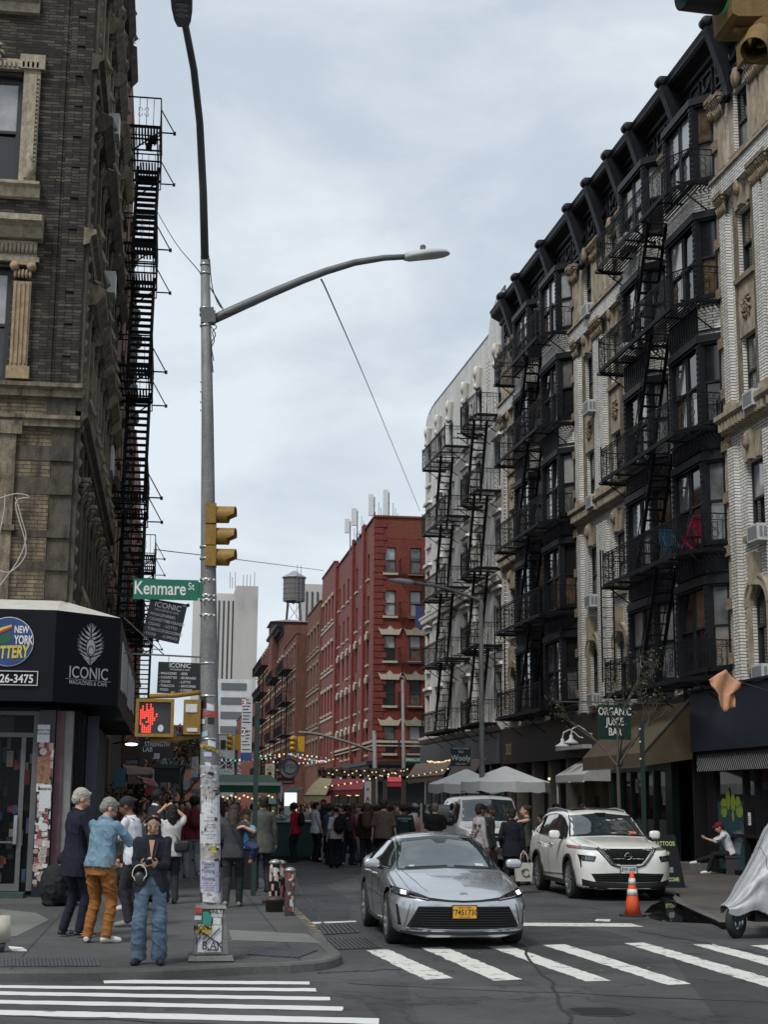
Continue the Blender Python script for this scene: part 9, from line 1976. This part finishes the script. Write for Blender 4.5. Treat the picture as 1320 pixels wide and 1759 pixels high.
m.build('panel',[mat('juice_green',(.006,.035,.028),.45,var=.1),WPT],t);m=MB();m.bar((a.x-1.2,40,b.z+.06),(13.7,40,b.z+.06),.03);[m.bar((x,40,b.z+.06),(x,40,b.z),.02)for x in(a.x+.1,b.x-.1)];m.build('bracket',GALD,t)
t=shop('dim brown shopfronts with tan doors beyond the olive awning',46.5,59.2);m=MB(RW);m.box(46.5,59.25,-.1,.2,3.25,4.62);m.box(46.5,59.25,-.6,-.5,SW,3.25);m.build('fascia',BRN,t);m=MB(RW)
for s in(46.7,48.6,50.4,52.6,54.8,57):m.box(s,s+.3,-.3,.08,SW,3.25)
m.build('pilaster',mat('grey_tan_stone',(.16,.14,.12),.8),t);m=MB(RW);m.box(47.0,48.6,-.3,-.2,SW,3.1);m.box(48.9,50.4,-.3,-.2,SW,3.1);m.build('timber_panel',mat('tan_timber',(.22,.15,.085),.7,var=.3),t);m=MB(RW);m.box(47.3,48.2,-.19,-.15,SW,2.0);m.box(49.3,50.1,-.19,-.15,SW,2.0);m.box(50.8,59,-.4,-.3,SW,3.2);m.build('dark_door',mat('black_door'),t)
t=thing('awning','small white scalloped awning beside the tan doors','awning',RW(48.5,.7,2.4));s0,zt3=W(1004,1299,.1);s0,z0_=W(1004,1330,.95);s1,z1_=W(955,1333,.95);m=MB(RW);zw=3.15;zf=z0_;m.quad((s0,.1,zw),(s1,.1,zw),(s1,.95,zf),(s0,.95,zf));m.quad((s0,.1,zw),(s0,.95,zf),(s0,.1,zf));m.quad((s1,.1,zw),(s1,.95,zf),(s1,.1,zf));n=14
for k in range(n):a,b=s0+(s1-s0)*k/n,s0+(s1-s0)*(k+1)/n;m.quad((a,.951,zf),(b,.951,zf),(b,.951,zf-.2),((a+b)/2,.951,zf-.25),(a,.951,zf-.2))
m.quad((s0,.1,zf),(s0,.95,zf),(s0,.95,zf-.2),(s0,.1,zf-.2));m.mi=1;m.text('EAST SIDE',.14,(s0+.02,.5,zf-.15),(0,-1,0),(0,0,1),bold=.01);m.build('canvas',[mat('white_canvas',(.55,.55,.53),.85),BLKS],t);m=MB(RW);m.bar((s1-.05,.9,SW),(s1-.05,.9,zf),.05);m.build('post',WPT,t)
for i,(u,v,lab)in enumerate(((967,1283,'white gooseneck barn lamp, farther one of the two by the brown fascia'),(982,1277,'white gooseneck barn lamp, nearer one of the two by the brown fascia'))):
 s,z=W(u,v,.9);t=thing('wall_lamp',lab,'lamp',RW(s,.9,z),'gooseneck lamps');m=MB(RW);m.smooth=True;m.lathe([(.24,0),(.23,.04),(.12,.1),(.06,.16),(.055,.26),(.001,.27)],(s,.9,z),16);m.build('lamp_shade',LAMPW:=mat('white_enamel'),t);m=MB(RW);m.tube([(s,.9,z+.26),(s,.86,z+.46),(s,.66,z+.56),(s,.48,z+.46),(s,.34,z+.33),(s,.2,z+.30)],.022,8);m.build('arm',mat('white_enamel'),t)
m=MB(RW);s0,z=W(1002,1285,.5);s1=W(955,1290,.5)[0];m.box(s0,s1,.2,.5,z,z+.12);item('light_shelf','pale ledge under the two gooseneck lamps','ledge',m,mat('sign_grey'))
m=MB(RW);s0,z=W(838,1298,.2);m.text('303',.6,(58.0,.22,3.6),(-1,0,0),(0,0,1),bold=.02);item('gold_numbers','gold house numbers on the dim brown fascia by the street light','numbers',m,mat('gold_print'))
for i,(u,v,w,lab)in enumerate(((1302,916,.62,'third floor of the nearest window column'),(1293,686,.6,'fourth floor window beside the dentil belt, nearest column'),(1310,1156,.62,'arched window at the right edge'),(1010,534,.6,'top floor window between the two fire escapes'),(1013,700,.6,'fifth floor window between the two fire escapes'),(1018,862,.6,'fourth floor window between the two fire escapes'),(1016,1033,.6,'third floor window between the two fire escapes'),(1020,1202,.6,'lowest arched window between the two fire escapes'),(1102,418,.6,'far bay behind the top fire escape balcony'),(1100,605,.5,'far bay behind the fourth fire escape balcony'))):
 s,z=W(u,v,.25);t=thing('air_conditioner','white air conditioner in the '+lab,'air conditioner',RW(s,.2,z-.2),'window air conditioners');o=.45 if i>7 else 0
 m=MB(RW);m.box(s-w/2,s+w/2,-.05+o,.38+o,z-.2,z+.2);m.build('case',ACM,t);m=MB(RW);m.box(s-w/2+.05,s+w/2-.05,.381+o,.386+o,z-.15,z+.15)
 for k in range(3):m.box(s-w/2-.004,s-w/2,.03+o+k*.11,.11+o+k*.11,z-.13,z+.13)
 m.build('grille',ACG,t)
def fchair(label,s,col,yaw):
 p=RW(s,.66,8.08);f=turned(p,yaw);t=thing('folding_chair',label,'chair',p,'folding chairs on the balcony');mm=mat(*col);m=MB(f);[m.box(-.21,.21,-.2+k*.08,-.14+k*.08,.44,.46)for k in range(5)];m.build('seat',mm,t);m=MB(f);[m.box(-.2+k*.08,-.15+k*.08,-.23,-.21,.5,.92)for k in range(6)];m.box(-.22,.22,-.24,-.2,.9,.96);m.build('backrest',mm,t)
 for e in(-1,1):m=MB(f);m.bar((e*.22,-.26,.95),(e*.22,.24,0),.035);m.build('leg',mm,t);m=MB(f);m.bar((e*.2,.2,.46),(e*.2,-.24,0),.035);m.build('leg',mm,t)
fchair('red folding chair on the balcony of the nearer fire escape',36.9,('chair_red',(.30,.01,.035),.5),30);fchair('blue folding chair on the balcony of the nearer fire escape',38.4,('chair_blue',(.02,.09,.15),.5),200)
t=thing('cloth_banner','wrinkled tan cloth hanging from a slanting rod above the tattoo shop','banner',RW(34.5,1,4.5));m=MB();a,b=W(1245,1163,0),None;YB=31.0;m.wbar(G(1243,1162,YB),G(1335,1192,YB+.6),.03,n=6);m.build('rod',mat('rod_brown',(.10,.06,.04),.6),t)
o1=[(1219,1168),(1233,1158),(1248,1150),(1262,1166),(1280,1176)];o2=[(1222,1176),(1232,1185),(1246,1190),(1262,1188),(1276,1182)];o3=[(1234,1192),(1240,1194),(1248,1195),(1258,1194),(1265,1188)];o4=[(1243,1224),(1247,1229),(1252,1226),(1260,1222),(1266,1218)]
m=MB();rows=[]
for A_,B_,n in((o1,o2,5),(o2,o3,3),(o3,o4,6)):
 for j in range(n):
  t_=j/n;rows.append([G(AL(A_[i//4][0],A_[i//4+1][0],(i%4)/4)*(1-t_)+AL(B_[i//4][0],B_[i//4+1][0],(i%4)/4)*t_,AL(A_[i//4][1],A_[i//4+1][1],(i%4)/4)*(1-t_)+AL(B_[i//4][1],B_[i//4+1][1],(i%4)/4)*t_,YB+.035*math.sin(i*.7+len(rows)*.45)+.012*math.sin(i*2.1+len(rows)))for i in range(16)])
m.smooth=True;m.add([p for r in rows for p in r],[(i*16+k,i*16+k+1,(i+1)*16+k+1,(i+1)*16+k)for i in range(len(rows)-1)for k in range(15)],raw=True);c=m.build('cloth',mat('tan_cloth',(.50,.26,.15),.8,var=.15),t);sol=c.modifiers.new('s','SOLIDIFY');sol.thickness=.01
rn=random.Random(3);m=MB()
for k in range(90):x,y=rn.uniform(-2,9),rn.uniform(16,30);z=SW if x<2 and y>17.5 else 0;z+=.006;w=rn.uniform(.008,.03);a=rn.uniform(0,3);m.add([(x+w*math.cos(a+i*1.57),y+w*.8*math.sin(a+i*1.57),z)for i in range(4)],[(0,1,2,3)])if not(1.9<x<2.3 or(x<2 and y<17.6))else None
o=tag(m.build('litter_specks',mat('pale_litter',(.3,.3,.28),.8)),'tiny scraps of litter scattered over the road and pavement','litter');o['kind']='stuff'
t=MATS['shop_black'];rn=random.Random(21)
for i,(s_,z,w,h,lab)in enumerate(((41.3,1.75,.25,.35,'white notice in the first window of the green restaurant front'),(43.6,2.1,.3,.4,'white poster high in the middle window of the green restaurant front'),(45.2,1.6,.22,.3,'small menu sheet in the last window of the green restaurant front'),(sg[1]+.6,1.3,.2,.3,'small notice low in the tattoo shop window'))):
 m=MB(RW);m.box(s_-w/2,s_+w/2,.006,.014,z,z+h);m.mi=1;[m.box(s_-w*.4,s_+w*.3,.0145,.0155,z+h*(.2+.15*k),z+h*(.24+.15*k))for k in range(4)];item('window_notice',lab,'notice',m,[MATS['white_paper'],INK])
for i,(s_,z)in enumerate(((48.0,2.5),(49.5,2.5),(52,2.6),(54.5,2.6))):  # glowing bulbs added to give the dim far shopfronts some warm light
 m=MB(RW);m.ball((s_,.3,z),.05,8,6);m.mi=1;m.bar((s_,.3,z+.04),(s_,.3,3.25),.01);tag(rebase(m.build('added_pendant_lamp',[BULB,WIRE]),RW(s_,.3,z)),['added pendant bulb by the nearer tan door','added pendant bulb by the farther tan door','added pendant bulb over the parasol tables','added pendant bulb at the far end of the dim brown fronts'][i],'lamp','added pendant bulbs')
p=G(262,242,43);m=MB();m.box(p.x-.1,p.x+.12,43,43.2,p.z-.02,p.z+.14);m.box(p.x-.2,p.x-.02,43.02,43.18,p.z-.2,p.z-.06);m.bar((p.x-.05,43.1,p.z-.3),(p.x,43.1,p.z+.05),.03);item('floodlight','black floodlight fixed to the top left fire escape','lamp',m,FE)
p=G(219,72,42);m=MB();[m.bar((p.x,42,p.z+k*.14),(p.x+.25+.1*k,42,p.z+k*.14-.02),.012)for k in(-1,0,1)];m.bar((p.x+.02,42,p.z-.6),(p.x+.02,42,p.z+.3),.02);item('aerial','small television aerial on the edge of the left roofline','aerial',m,FE)
for i,(u,v,lab)in enumerate(((191,215,'grey metal box high on the left side wall'),(184,487,'pale metal box lower on the left side wall'))):
 p=G(u,v,33);m=MB();m.box(p.x-.08,p.x+.18,33,33.5,p.z-.2,p.z+.3);item('wall_box',lab,'box',m,MATS['ac_unit_shell'])
def table(label,x,y):
 t=thing('cafe_table',label,'table',(x,y,SW),'outdoor dining tables');m=MB();m.lathe([(.001,SW+.72),(.38,SW+.72),(.38,SW+.75),(.001,SW+.75)],(x,y,0),16);m.build('tabletop',MATS['white_enamel'],t);m=MB();m.bar((x,y,SW),(x,y,SW+.72),.06,n=8);m.build('leg',FE,t)
far=tower('far_brown_building','far brown brick building closing the left side of the street',150,333,1243,140,10,REDB,grid=(9,4));far2=tower('far_brown_building','far tan building just behind the left row, above the crowd',330,352,1290,160,8,ORB,grid=(2,4))
table('round white table under the bigger parasol',10.7,44.2);table('round white table under the farther parasol',10.6,49.6)
